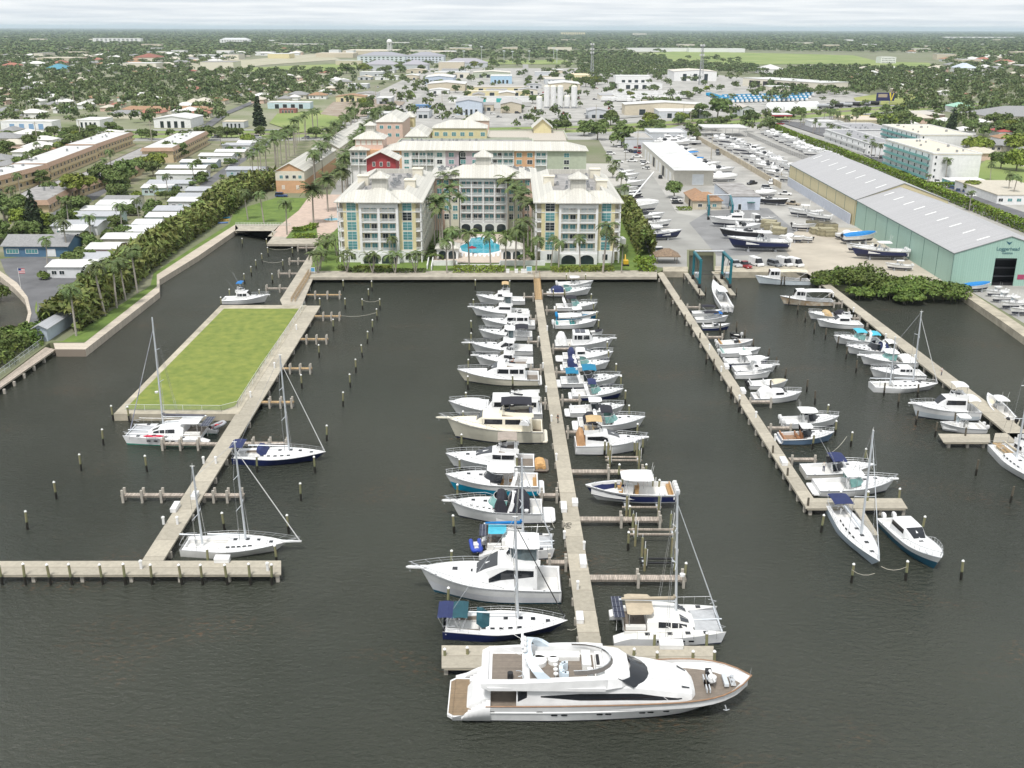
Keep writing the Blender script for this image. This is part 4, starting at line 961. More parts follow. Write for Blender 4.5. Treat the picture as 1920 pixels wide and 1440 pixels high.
def megayacht(root,L,B):
 h=Hull(L,B,2.0,3.5,.58,5.0,.13,.94)
 h.zs=lambda s:2.15+1.35*max(0,(s-.1)/.9)**1.9
 X=h.x;zs=h.zs
 base=h.zs
 def zz(s):
  z=base(s)
  return mixv(.75,z,min(1,max(0,(s-.025)/.085))**.7)if s<.11 else z
 h.zs=zz
 h.build(root,[.0,.07,.55,.60,.96,1.0],[ANTIF,WHITE,TEAK],[0,0,1,1,1,1],n=40)
 h.zs=base
 b=MB()
 for sg in(-1,1):
  b.tube([(X(s),sg*(h.hb(s)-.03),zs(s)+.04)for s in[.11+.89*i/24 for i in range(25)]],.085,6)
 b.build('cap_rail',mat('varnished_teak',(.27,.155,.085),.4,var=.2),root)
 b=MB()
 for sg in(-1,1):b.tube([(h.pt(s,.62)[0],sg*(h.pt(s,.62)[1]+.02),h.pt(s,.62)[2])for s in[.06+.74*i/16 for i in range(17)]],.09,6)
 b.build('knuckle_strake',WHITE,root)
 w0=h.hb(0)
 b=MB();pl=[(X(.115),-w0*.9),(X(.115),w0*.9),(X(.0),w0*.93),(X(-.018),w0*.8),(X(-.018),-w0*.8),(X(.0),-w0*.93)]
 b.prism(pl,.3,.62);b.build('bathing_platform',WHITE,root)
 b=MB();b.prism([(x*1+(.12 if x<X(.05)else 0),y*.93)for x,y in pl],None,.63);b.build('platform_teak',striped('warm_teak',(.25,.18,.11),(.10,.07,.04),.11,1,.6,.14,.12),root)
 b=MB();secs=[(X(.045),w0*.5,w0*.42,.6,.95),(X(.065),w0*.6,w0*.55,.6,1.7),(X(.10),w0*.64,w0*.6,.6,2.35),(X(.125),w0*.66,w0*.62,.6,2.45)]
 house(b,secs,0,.3,.1);b.build('transom_garage',WHITE,root)
 for sg in(-1,1):
  b=MB()
  for k in range(6):b.box(X(.05+.012*k),X(.125),sg*w0*.80-w0*.12,sg*w0*.80+w0*.12,.6+.26*k,.6+.26*(k+1))
  b.build('side_stair',WHITE,root)
  b=MB();rings=[]
  for i in range(7):
   s=.03+.095*i/6;z=mixv(.7,2.45,(i/6)**.6);y=sg*(h.hb(s)-.12)
   rings.append([(X(s),y-.16,.4),(X(s),y-.12,z-.05),(X(s),y,z+.03),(X(s),y+.12,z-.05),(X(s),y+.16,.4)])
  b.loft(rings,0,smooth=True);b.build('stern_wing',WHITE,root)
 zd=1.75
 b=MB();b.loft([[(X(s),-(h.hb(s)-.15),max(zd,zs(s)-.85)),(X(s),h.hb(s)-.15,max(zd,zs(s)-.85))]for s in[.12,.3,.5,.65,.75,.82,.88,.93,.965]],0,cap=False,closed=False);b.build('main_deck',TEAK,root)
 b=MB()
 for sg in(-1,1):
  ss=[.115+.87*i/20 for i in range(21)]
  for a,c in zip(ss,ss[1:]):
   p=[(X(s),sg*max(0,h.hb(s)-.16),z)for s,z in((a,max(zd,zs(a)-.85)),(c,max(zd,zs(c)-.85)),(c,zs(c)),(a,zs(a)))]
   b.quad(*(p if sg>0 else p[::-1]))
   p=[(X(a),sg*max(0,h.hb(a)-.16),zs(a)),(X(c),sg*max(0,h.hb(c)-.16),zs(c)),(X(c),sg*h.hb(c),zs(c)),(X(a),sg*h.hb(a),zs(a))]
   b.quad(*(p if sg>0 else p[::-1]))
 b.build('bulwark',WHITE,root)
 W=B/2
 D=[(X(.805),W*.40,W*.32,2.2,2.55),(X(.79),W*.60,W*.50,2.0,2.95),(X(.74),W*.76,W*.64,1.7,3.55),(X(.66),W*.82,W*.70,1.7,4.0),(X(.60),W*.83,W*.72,1.7,4.25),(X(.45),W*.85,W*.76,1.7,4.3),(X(.21),W*.85,W*.78,1.7,4.3)]
 b=MB();house(b,D,0,.3,.12);b.build('deckhouse',WHITE,root)
 b=MB();band(b,D,X(.772),X(.62),.40,.46,g0=.36,g1=.66,n=10);band(b,D,X(.62),X(.42),.36,.66,g0=.36,g1=.66);band(b,D,X(.42),X(.29),.36,.66,g0=.50,g1=.56,n=8);band(b,D,X(.245),X(.215),.5,.8,g0=.3,g1=.8);b.build('window_band',GLASS,root)
 b=MB();b.quad((X(.205),-W*.5,1.8),(X(.205),-W*.5,3.9),(X(.205),W*.5,3.9),(X(.205),W*.5,1.8));b.build('saloon_door',GLASS,root)
 for y0,y1 in((-.95,-.80),(.80,.95)):
  b=MB();b.quad((X(.785),W*.44*y0,3.05),(X(.785),W*.44*y1,3.05),(X(.757),W*.54*y1,3.46),(X(.757),W*.54*y0,3.46));b.build('bow_window',GLASS,root)
 b=MB();lo=[];hi=[]
 for i in range(11):
  a=-1+2*i/10;lo.append((X(.652)-1.8*abs(a)**2.2,a*W*.78,4.2-.06*abs(a)));hi.append((X(.59)-1.5*abs(a)**2.2,a*W*.72,5.15))
 b.loft([lo,hi],0,cap=False,closed=False,flip=True);b.build('windscreen',GLASS,root)
 U=[(X(.583),W*.62,W*.50,4.3,5.15),(X(.555),W*.78,W*.66,4.2,5.45),(X(.50),W*.88,W*.74,4.15,5.5),(X(.40),W*.92,W*.78,4.15,5.45)]
 b=MB();house(b,U[:3],0,.35,.1);b.build('wheelhouse_roof',WHITE,root)
 fx0,fx1=X(.10),X(.515)
 b=MB();b.prism([(fx0-.2,-W*.72),(fx0+.6,-W*.90),(X(.5),-W*.92),(X(.5),W*.92),(fx0+.6,W*.90),(fx0-.2,W*.72)],4.05,4.42);b.build('upper_deck',WHITE,root)
 b=MB();b.prism([(fx0+.9,-W*.66),(X(.23),-W*.66),(X(.23),W*.66),(fx0+.9,W*.66)],None,4.45);b.prism([(X(.255),-W*.62),(X(.47),-W*.62),(X(.47),W*.62),(X(.255),W*.62)],None,4.45);b.build('flybridge_teak',TEAK,root)
 pale=paint((.60,.68,.74),.35,'pale_blue_gelcoat')
 for sg in(-1,1):
  b=MB();rings=[]
  for s,zt,wo in((.095,4.75,.80),(.12,5.05,.88),(.2,5.15,.91),(.28,5.3,.92),(.36,5.45,.92),(.45,5.55,.90),(.505,5.5,.86)):
   y=sg*W*wo
   rings.append([(X(s),y,4.1),(X(s),y-sg*.08,zt-.18),(X(s),y-sg*.3,zt),(X(s),y-sg*.62,zt-.05),(X(s),y-sg*.74,4.4)])
  b.loft(rings,0,flip=sg>0);b.build('side_coaming',WHITE,root)
 b=MB();b.box(fx0-.15,fx0+.55,-W*.74,W*.74,4.38,4.78);b.build('aft_coaming',WHITE,root,bevel=.1)
 b=MB();lo,hi=screen(b,X(.535),X(.40),W*.70,5.48,.42,.35,n=12);b.build('flybridge_screen',mat('smoked_perspex',(.12,.11,.10),.1,spec=.6),root)
 b=MB();b.tube(hi,.05,6);b.build('screen_rail',STEEL,root)
 seat=paint((.74,.74,.72),.6,'white_cushion')
 def sofa(pts,z,hh,nm='sofa'):
  b=MB();b.prism(pts,z,z+hh);return b.build(nm,seat,root,bevel=.06)
 sofa([(X(.275),W*.32),(X(.425),W*.32),(X(.425),W*.62),(X(.275),W*.62)],4.45,.5)
 b=MB();b.cyl(X(.285),W*.2,4.45,4.95,.85,16);b.build('round_sunpad',seat,root,bevel=.05)
 b=MB();b.cyl(X(.335),W*.24,4.45,4.95,.55,14);b.build('round_sunpad',seat,root,bevel=.05)
 sofa([(X(.43),-W*.15),(X(.46),-W*.15),(X(.46),W*.55),(X(.43),W*.55)],4.45,.85)
 sofa([(X(.475),-W*.1),(X(.515),-W*.1),(X(.515),W*.6),(X(.475),W*.6)],4.45,.55,'sunpad')
 sofa([(X(.475),-W*.62),(X(.515),-W*.5),(X(.515),-W*.18),(X(.475),-W*.18)],4.45,.6,'sunpad')
 sofa([(X(.445),-W*.6),(X(.463),-W*.6),(X(.463),-W*.25),(X(.445),-W*.25)],4.45,.8,'helm_seat')
 b=MB();b.box(X(.478),X(.488),-W*.05,W*.35,5.0,5.28);b.build('helm_console',BLACK,root)
 b=MB()
 for i in range(8):
  a=math.pi/2+math.pi*i/7;b.box(X(.375)+.55*math.cos(a)-.2,X(.375)+.55*math.cos(a)+.2,-W*.3+.9*math.sin(a)-.2,-W*.3+.9*math.sin(a)+.2,4.45,5.4)
 b.build('bar_counter',pale,root)
 for k in range(3):
  b=MB();b.cyl(X(.34),-W*.08-.75*k,4.45,5.0,.05,6);b.cyl(X(.34),-W*.08-.75*k,5.0,5.14,.24,12);b.build('bar_stool',seat,root)
 b=MB();b.cyl(X(.19),-W*.48,4.45,5.2,.3,10);b.build('covered_chair',BLACK,root)
 b=MB();b.tube([(X(.215)+.5*math.cos(a),-W*.48+.5*math.sin(a),5.05)for a in[i*.5 for i in range(-3,5)]],.06,5);b.build('chair_frame',STEEL,root)
 ring=[]
 for i in range(13):
  a=math.pi*i/12;c,s_=math.cos(a),math.sin(a)**.5
  y=-W*.86*c*(1-.12*s_);z=5.0+2.3*s_;x=X(.30)-1.7*s_
  wd=1.3-.85*s_
  ring.append([(x+wd,y,z-.1),(x-.35,y,z),(x-.30,y*.9,z-.22),(x+wd*.9,y*.9,z-.28)])
 b=MB();b.loft(ring,0,smooth=False);ar=b.build('radar_arch',pale,root)
 for y in(-.9,.1,1.0):
  b=MB();b.cyl(X(.235),y,7.1,7.35,.14,8);b.dome(X(.235),y,7.35,.38,.45,10,4);b.build('satellite_dome',WHITE,ar)
 b=MB();b.box(X(.23)-.12,X(.23)+.12,-1.3,1.3,7.9,8.0);b.cyl(X(.23),0,7.2,7.9,.1,6);b.build('radar_scanner',WHITE,ar)
 b=MB()
 for y in(-1.5,1.4):b.tube([(X(.225),y,7.2),(X(.15),y*1.3,8.6)],.03,4)
 b.build('antenna',CAPW,ar)
 b=MB();b.tube([(X(.655),-W*.35,4.22),(X(.72),-W*.30,3.87),(X(.725),W*.30,3.84),(X(.655),W*.35,4.22),(X(.65),0,4.27),(X(.655),-W*.35,4.22)],.03,5);b.build('sunpad_edge',OFFW,root)
 z=2.75
 for y in(-.75,.15):
  b=MB()
  for k in range(2):b.box(X(.842)+k*.32,X(.842)+.1+k*.32,y-.85,y+.85,z-.3,z+.18)
  b.build('tender_chock',ALU,root)
 b=MB();b.cyl(X(.865),.2,z-.3,z+.5,.25,9);b.tube([(X(.865),.9,z+.75),(X(.868),-1.3,z+1.0)],.16,7,r2=.09);b.cyl(X(.867),-.2,z+.3,z+.8,.45,9);b.build('deck_crane',WHITE,root)
 b=MB();b.box(X(.855),X(.875),1.0,1.75,z-.2,z+.45);b.build('crane_box',BLACK,root)
 b=MB();b.box(X(.905),X(.92),-.9,.9,z,z+.35);b.build('liferaft_cradle',ALU,root)
 b=MB();b.cyl(X(.937),-.3,z,z+.45,.22,9);b.cyl(X(.937),.4,z,z+.45,.22,9);b.box(X(.928),X(.945),-.7,.8,z-.05,z+.12);b.build('anchor_windlass',STEEL,root)
 b=MB();b.tube([(X(.995),0,zs(.99)),(X(.997),0,zs(.99)+1.0)],.03,5);b.build('jackstaff',STEEL,root)
 b=MB();b.tube([(X(.9),-h.pt(.9,.5)[1]-.05,1.5),(X(.905),-h.pt(.9,.5)[1]-.2,1.0)],.09,6);b.tube([(X(.895),-h.pt(.9,.5)[1]-.25,1.05),(X(.905),-h.pt(.9,.5)[1]-.2,.9),(X(.915),-h.pt(.9,.5)[1]-.25,1.1)],.06,5);b.build('anchor',STEEL,root)
 for s in(.36,.395,.52,.55,.67,.70,.755,.11,.135,.3):
  u=.46 if s>.32 else .66
  for sg in(-1,1):
   p=h.pt(s,u);b=MB();rings=[[(p[0]+dx*.34,sg*(p[1]+dy),p[2]+dz)for dx,dz in((-1,0),(-.7,.09),(.7,.09),(1,0),(.7,-.09),(-.7,-.09))]for dy in(-.05,.045)]
   b.loft(rings,0,flip=sg<0);b.build('porthole',GLASS,root)
 h.zs=base
 return h
def at(xl,xr,yw,head,B=None,z=1.2):
 """root placement from the two hull ends and the near waterline row in the photo -> (centre, L, B, heading)"""
 y0=P((xl+xr)/2,yw,0).y
 b=B or 3.3
 L=0
 for _ in range(2):
  yc=y0+b*.40
  x0,x1=X_at(xl,yc,z),X_at(xr,yc,z);L=x1-x0
  b=B or .51*L**.88
 return Vector(((x0+x1)/2,yc,0)),L,b,(0 if head=='R' else math.pi)
def boat(nm,lab,pl,kind=power,cat_='boat',group=None,dz=0,drz=0,**o):
 c,L,B,a=pl
 t=thing(nm,lab,cat_,(c.x,c.y,dz),a+drz,group)
 kind(t,L,B,**o)
 if kind is power:t.scale=(1,1.05,1.14)
 return t
def at2(stern,bow,B=None,z=.8):
 s,b=P(*stern,z),P(*bow,z);d=b-s
 c=(s+b)/2;c.z=0
 return c,d.length,B or .46*d.length**.88,math.atan2(d.y,d.x)
WB='motor_cruiser'
boat(WB,'white flybridge cruiser with tan bimini nearest the hotel, outer side of central dock',at(892,984,572,'L'),hs=(.33,.66,1.35,1.4,.1),fly='bimini',fcol=TANC,trunk=(.5,.86,.25),cock=(0,.3),wins=1)
boat(WB,'white convertible with clear curtained flybridge and blue bow mark, second from the hotel',at(883,991,597,'L'),hs=(.30,.62,1.3,1.5,.1),fly='enclosed',trunk=(.5,.86,.25),pulpit=.9,wins=1)
boat(WB,'white aft cabin cruiser, outer side of central dock, third from the hotel',at(902,1003,618,'L'),hs=(.12,.60,1.5,1.1,.1),fly='open',cock=(0,.1),trunk=(.5,.84,.2),wins=2,radar=0)
boat(WB,'slim white sportfisher with black cockpit shade, fourth from the hotel',at(897,998,639,'L'),hs=(.36,.62,1.2,1.3,.1),fly='open',bim=(.08,.32,1.5,BLACKC),cock=(0,.34),outr=4)
boat('sportfishing_boat','large white sportfisher with long bow pulpit and dark wedge windows, fifth from the hotel',at(882,999,667,'L'),hs=(.30,.60,1.5,1.8,.1),fly='enclosed',fcol=None,trunk=(.5,.86,.3),pulpit=2.0,wins=3,radar=1)
boat(WB,'white flybridge convertible half hidden behind the cream motor yacht',at(890,1000,690,'L'),hs=(.34,.62,1.3,1.5,.1),fly='hard',trunk=(.5,.86,.25),pulpit=.9,outr=3)
boat('motor_yacht','cream motor yacht with black wraparound windscreen and brown aft deck furniture',at(857,1011,723,'L'),hull=CREAM,hs=(.17,.66,1.75,2.6,.2),fly='aft',trunk=(.55,.82,.3),cock=(0,.15),floor=TEAK,wins=2,rail=(.4,.985),plat=.5,ports=0,arch=None,tumble=.9,seats=paint((.3,.13,.07),.6,'brown_cushion'))
boat('motor_yacht','white motor yacht with shrouded foredeck and covered upper deck, behind the cream trawler',at(841,1017,787,'L'),hs=(.05,.58,1.75,.9,.1),fly='aft',cover=((.60,.93,.55,WHITEC),),cock=(0,.03),trunk=None,wins=2,radar=0,tumble=.95,sole=.8,hatch=0)
boat('trawler_yacht','cream trawler yacht with black bimini, upturned white dinghy and bow pulpit',at(838,1018,831,'L'),hull=paint((.60,.57,.47),.4,'trawler_hull'),top=CREAM,low=None,fs=2.0,fb=3.3,hs=(.12,.70,1.75,1.3,.1),fly='bimini',fcol=BLACKC,trunk=(.6,.84,.25),pulpit=1.8,wins=2,cock=(0,.11),plat=.8,tumble=.95,floor=TEAK,rail=(.45,.985),seats=NAVY,pole=0,hatch=1)
boat('motor_yacht','sleek white motor yacht with black window band, taupe bimini and peach tender on its stern',at(836,1003,886,'L'),hs=(.20,.70,1.45,3.4,.2),fly='bimini',fcol=TAUPE,trunk=(.55,.86,.25),wins=1,plat=2.2,floor=TEAK,cock=(0,.2),ports=0,rail=(.42,.985),tumble=.88)
boat('express_cruiser','express cruiser with bright aqua lower hull and white hardtop',at(836,1010,929,'L'),low=AQUA,split=.52,boot=AQUA,fs=1.45,fb=2.3,scr=(.60,.9),ttop=(.26,.55,1.75,.82),arch=(.28,1.2),trunk=(.52,.92,.32),cock=(0,.44),plat=.9,hatch=2,floor=OFFW,seats=paint((.42,.25,.10),.6,'tan_cushion'),rail=(.5,.99))
boat('express_cruiser','white express cruiser with black canvas camper top and green tinted windscreen',at(845,1018,981,'L'),fs=1.5,fb=2.3,scr=(.60,.95),glass=AQGLASS,arch=(.36,1.7),cover=((.14,.36,1.75,BLACKC),(.38,.52,1.6,BLACKC)),trunk=(.54,.93,.34),cock=(0,.5),plat=1.8,pulpit=1.2,hatch=3,ports=4)
boat('sailing_catamaran','cluttered sailing catamaran with aqua bimini and blue boom cover behind the sportfisher',at(900,1040,1049,'R',B=5.6),kind=cat,cat_='catamaran',mh=1.1,bim=AQUAC,cover=(.0,.16,.45),solar=(2,1),rk=.02,roof=OFFW)
boat('sportfishing_boat','biggest white sportfisher with enclosed flybridge, dark wedge windows and rocket bow pulpit',at(789,1052,1130,'L'),fs=1.7,fb=3.1,hs=(.17,.63,2.2,3.4,.3),fly='enclosed',trunk=(.55,.86,.32),pulpit=1.7,wins=3,cock=(0,.2),glass=GLASS,radar=1,rail=(.40,.99),tumble=.86,boot=paint((.01,.10,.16),.4,'blue_antifouling'),outr=0,low=paint((.66,.67,.70),.3,'pale_grey_gelcoat'),kk=.5)
boat('sailing_yacht','navy hulled sailboat with teal dodger and bimini and navy stern awning',at(833,1066,1203,'R'),kind=sail,cat_='sailboat',hull=NAVY,boot=RED,masts=((.60,.92),),dodger=GREENC,bim=((.08,.2,GREENC),(-.04,.08,NAVYC)),furl=BLACK,split=.5,rk=.03)
boat('centre_console_boat','white centre console with twin outboards and white top, closest to the hotel quay',at(1046,1112,541,'R'),ttop=(.32,.6,1.5),cock=(0,.88),well=1,ob=(2,WHITE),rail=0,hatch=0)
boat('express_cruiser','white cruiser with navy aft canvas beside the brown finger nearest the hotel',at(1029,1108,556,'R'),scr=(.56,.7),glass=AQGLASS,cover=(.05,.34,1.0,NAVYC),cock=(0,.44),trunk=(.5,.92,.25),plat=.6)
boat('express_cruiser','white cruiser with swept radar arch and black bimini, inner side, third from the hotel',at(1042,1120,584,'R'),scr=(.58,.75),glass=AQGLASS,arch=(.24,1.7),bim=(.24,.48,1.9,BLACKC),cock=(0,.46),trunk=(.5,.92,.3),plat=.5)
boat('bowrider','white runabout with aqua hull stripe and bright blue engine covers',at(1046,1122,602,'R'),low=paint((.01,.16,.30),.3,'blue_stripe'),split=.6,ttop=(.34,.58,1.4),cock=(0,.8),ob=(2,canvas((.01,.22,.50))),rail=0,hatch=0)
boat('centre_console_boat','white fishing boat with square hardtop and teal cockpit pads',at(1040,1120,617,'R'),ttop=(.32,.62,1.6),cock=(0,.55),ob=(2,WHITE),trunk=(.56,.92,.25),rail=0,hatch=1,seats=paint((.05,.28,.28),.6,'teal_cushion'))
boat('tender','small white tender with black foredeck beside the pilothouse boat bow',at(1100,1131,629,'R'),cock=(.0,.5),ob=None,rail=0,hatch=0,cover=(.5,.92,.15,BLACKC))
boat('pilothouse_boat','white pilothouse cruiser with solar panels on its roof and a covered dinghy aft',at(1040,1150,657,'R'),hs=(.30,.66,1.9,1.0,.1),cock=(0,.28),wins=2,solar=2,trunk=(.55,.86,.35),pulpit=.7,cover=(.02,.2,1.9,WHITEC),gunw=paint((.2,.2,.2),.5,'grey_rail'),tumble=.94)
boat('express_cruiser','white hardtop cruiser with navy aft curtain and long swim platform',at(1055,1150,680,'R'),low=paint((.03,.02,.07),.3,'purple_black_stripe'),split=.35,hs=(.24,.58,1.1,1.7,.3),wins=1,cover=(.1,.24,1.3,NAVYC),cock=(0,.24),trunk=(.5,.92,.3),plat=1.5)
boat('express_cruiser','white arch cruiser with navy camper canvas tucked behind the teal canopied cruiser',at(1055,1143,697,'R'),scr=(.58,.7),glass=AQGLASS,arch=(.3,1.6),cover=(.1,.32,1.4,NAVYC),cock=(0,.46),trunk=(.5,.92,.3),plat=.5)
boat('express_cruiser','white cruiser with two bright teal canopies and a slim navy hull line',at(1051,1160,728,'R'),low=NAVY,split=.22,scr=(.60,.8),arch=(.34,1.7),bim=((.08,.3,1.7,TEALC),(.36,.6,2.2,TEALC)),cock=(0,.48),trunk=(.52,.93,.35),plat=1.0,pulpit=.6,ports=5)
boat('express_cruiser','white sports cruiser with navy hull band, small navy bimini and blue towel',at(1072,1169,751,'R'),low=NAVY,split=.55,scr=(.58,.75),glass=AQGLASS,arch=(.32,1.5),bim=(.3,.46,1.9,NAVYC),cock=(0,.46),trunk=(.5,.93,.28),plat=.6,seats=WHITE)
boat('walkaround_boat','white walkaround with rounded hardtop, open cockpit and swim platform',at(1068,1171,783,'R'),ttop=(.34,.58,1.5,.7),scr=(.6,.8),cock=(0,.46),trunk=(.52,.92,.35),plat=.9,seats=WHITE,ports=3)
boat('express_cruiser','long white cruiser with black bimini and black cockpit cover above tan canvas cruiser',at(1084,1210,809,'R'),scr=(.60,.85),glass=AQGLASS,arch=(.3,1.7),bim=(.32,.5,2.0,BLACKC),cover=(.08,.3,1.2,BLACKC),cock=(0,.5),trunk=(.52,.94,.25),plat=1.0)
boat(WB,'white sedan cruiser with tan canvas flybridge and brown aft curtains',at(1078,1211,853,'R'),fs=1.5,fb=2.2,hs=(.14,.66,1.35,2.6,.1),fly='bimini',fcol=TANC,cover=(.02,.14,1.7,(.42,.24,.12)),cock=(0,.13),trunk=(.55,.86,.3),wins=3,pulpit=.5,seats=paint((.55,.42,.25),.6,'beige_cushion'))
boat('centre_console_boat','navy and white fishing boat raised on a hoist with four white outboards',at(1097,1262,955,'L'),hull=WHITE,low=NAVY,split=.80,boot=WHITE,fs=1.15,fb=1.7,ttop=(.24,.60,1.75,.82),cock=(0,.93),ob=(4,WHITE),rail=0,hatch=0,seats=paint((.45,.33,.2),.6,'tan_cushion'),floor=OFFW,dz=1.15,sole=.5)
boat('sailing_catamaran','big cream catamaran with tan boom cover and solar panel stern at the yacht dock',at(1148,1354,1209,'R',B=7.4),kind=cat,cat_='catamaran',mh=1.2,bim=(.45,.38,.28),cover=(.42,.36,.27),solar=(4,1),roof=OFFW,hull=paint((.70,.71,.72),.35,'catamaran_white'),rk=.045)
MY=at(853,1408,1351,'R',B=7.5)
boat('motor_yacht','huge white three-deck motor yacht with teak decks lying across the dock end',MY,kind=megayacht,cat_='yacht').scale=(1,1,.93)
boat('centre_console_boat','white fishing boat with triple outboards lying in the boat lift basin',at2((1364,580),(1336,540),B=3.2),ttop=(.3,.6,1.6),cock=(0,.55),ob=(3,WHITE),trunk=(.56,.92,.3),rail=0,hatch=1)
boat('bowrider','small white bowrider with black canopy, first on the angled dock',at(1297,1354,594,'R',B=2.3),bim=(.3,.75,1.3,BLACKC),cock=(0,.5),rail=0,ob=(1,BLACK),hatch=0)
boat('deck_boat','small white deck boat with navy canopy and bright blue seat, second on the angled dock',at(1303,1365,606,'R',B=2.4),bim=((.25,.7,1.3,BLACKC),(.55,.8,1.0,(.01,.12,.4))),cock=(0,.8),rail=0,hatch=0)
boat('bowrider','white jet runabout with navy lower hull, third on the angled dock',at(1316,1369,620,'R',B=2.3),low=NAVY,split=.6,cock=(0,.6),scr=(.6,.4),rail=0,hatch=0,seats=WHITE)
boat('tender','small black inflatable tender afloat behind the tan seated open boat',at(1368,1388,634,'L',B=1.8),hull=BLACK,top=BLACK,cock=(0,.7),ob=(1,WHITE),rail=0,hatch=0)
boat('centre_console_boat','open white boat with tan seats at the first open slip of angled dock',at(1346,1413,653,'R'),cock=(0,.9),ob=(2,WHITE),rail=0,hatch=0,seats=paint((.4,.3,.2),.6,'tan_cushion'),scr=(.62,.5))
boat('centre_console_boat','long open white boat with pale teal interior beside the navy sided hardtop boat',at(1350,1426,670,'R'),cock=(0,.93),ob=(1,WHITE),rail=0,hatch=0,seats=paint((.4,.55,.52),.6,'mint_cushion'))
boat('walkaround_boat','white hardtop boat with navy sides and covered bow on angled dock',at(1362,1442,689,'R'),low=NAVY,split=.7,ttop=(.26,.56,1.5,.85),cock=(0,.5),trunk=(.52,.9,.4),hatch=0,rail=0,ob=(2,WHITE),cover=(.56,.9,.45,WHITEC))
boat('walkaround_boat','white cuddy cabin boat with pulpit and side window on angled dock',at(1375,1456,703,'R'),hs=(.42,.72,.9,1.2,.2),cock=(0,.42),pulpit=.6,wins=1,hatch=1,bim=(.3,.5,1.8,WHITEC))
boat('skiff','narrow white skiff with oval white top close against the angled dock',at(1378,1446,711,'R',B=1.9),cock=(0,.8),rail=0,hatch=0,bim=(.62,.98,1.2,WHITEC),seats=WHITE)
boat('centre_console_boat','open white boat with two black outboards and cream bow cover',at(1404,1477,731,'R'),cock=(0,.6),ob=(2,BLACK),rail=0,hatch=0,cover=(.6,.94,.25,(.6,.55,.42)),seats=WHITE)
boat('walkaround_boat','white walkaround under white camper canvas beside a concrete finger',at(1411,1503,756,'R'),hs=(.4,.72,.8,1.1,.2),cock=(0,.4),cover=(.12,.42,1.3,WHITEC),wins=1,hatch=1,rail=(.6,.98))
boat('express_cruiser','white hardtop express with three big white outboards on the angled dock',at(1470,1573,804,'R'),ttop=(.26,.58,1.6,.84),scr=(.62,.9),cock=(0,.5),trunk=(.54,.93,.3),ob=(3,WHITE),hatch=1)
boat('fishing_boat','white topped boat with steel blue hull and varnished teak cockpit',at(1462,1564,834,'R'),low=paint((.13,.20,.30),.3,'steel_blue_gelcoat'),split=.88,ttop=(.36,.58,1.5,.7),tower=0,scr=(.6,.9),cock=(0,.46),trunk=(.54,.93,.3),floor=mat('varnished_teak',(.27,.155,.085),.4,var=.2),seats=paint((.36,.17,.08),.5,'varnished_seat'),plat=.4)
boat('fishing_boat','cream fishing boat with navy canopy and a person in its cockpit',at(1506,1639,900,'R'),hull=paint((.74,.72,.66),.35,'ivory_gelcoat'),scr=(.58,.8),bim=(.36,.56,1.7,NAVYC),cock=(0,.46),trunk=(.54,.93,.32),ttop=None,outr=4,hatch=1)
boat('fishing_boat','white express fishing boat with white hardtop beside the concrete cross dock',at(1530,1677,931,'R'),scr=(.60,.9),glass=AQGLASS,ttop=(.34,.58,1.6,.72),cock=(0,.44),trunk=(.54,.93,.34),plat=.9,pulpit=.6,hatch=3,floor=OFFW)
boat('sailing_yacht','pale blue sailboat with navy bimini and blue cockpit cushions',at2((1566,952),(1648,1064),B=4.1),kind=sail,cat_='sailboat',hull=paint((.50,.58,.66),.3,'pale_blue_gelcoat_dark'),masts=((.60,.88),),bim=((.0,.2,NAVYC),),rk=.03,furl=ALU,boot=paint((.02,.15,.28),.4,'blue_boot'))
boat('power_catamaran','white powerboat with teal stripe and grey tinted wraparound windscreen beside the pale blue sailboat',at2((1668,975),(1762,1066),B=4.0),low=TEALS,split=.55,boot=TEALS,hs=(.22,.62,1.3,2.2,.1),wins=1,cock=(0,.2),trunk=(.52,.9,.22),ob=(2,WHITE),hatch=1,kk=.55,pw=2.6)
LB=dict(cat_='boat')
boat('lobster_boat','white lobster boat with long cream canopy and blue barrel below the vans',at(1414,1517,535,'L',B=3.6),hull=paint((.66,.72,.76),.4,'old_blue_white'),hs=(.56,.76,1.9,.4,.1),ttop=None,cock=(0,.55),wins=2,bim=(.06,.58,2.2,(.62,.58,.46)),hatch=0,rail=0,tumble=.95)
boat('lobster_boat','rust stained white lobster boat with long white canopy',at(1461,1562,574,'L',B=3.6),hull=mat('rusty_white_paint',(.66,.63,.55),.5,col2=(.42,.28,.15),scale=.7),hs=(.54,.76,1.9,.7,.1),cock=(0,.53),wins=2,bim=(.05,.6,2.2,WHITEC),hatch=0,rail=0,tumble=.95)
boat('express_cruiser','white cruiser with tan windscreen cover and black cockpit awning, mangrove dock',at(1514,1588,602,'L'),cock=(0,.45),trunk=(.5,.92,.25),cover=((.42,.62,.8,TANC),(.02,.3,1.0,BLACKC)),hatch=1)
boat(WB,'white flybridge sedan with dark slanted side windows, mangrove dock',at(1530,1615,617,'L'),hs=(.28,.62,1.2,1.1,.3),fly='open',cock=(0,.28),wins=1,trunk=(.55,.86,.2),rail=0)
boat('express_cruiser','white cruiser with turquoise canvas top, mangrove dock',at(1562,1650,649,'L'),scr=(.58,.8),glass=AQGLASS,arch=(.3,1.6),bim=((.34,.56,1.7,AQUAC),(.04,.24,1.3,AQUAC)),cock=(0,.46),trunk=(.52,.93,.3))
boat('express_cruiser','white cruiser with navy arch curtain and framed windscreen, mangrove dock',at(1585,1676,668,'L'),scr=(.56,.9),arch=(.3,1.5),cover=(.14,.3,1.3,NAVYC),cock=(0,.46),trunk=(.52,.93,.3),bim=(.02,.18,1.6,WHITEC),ports=3)
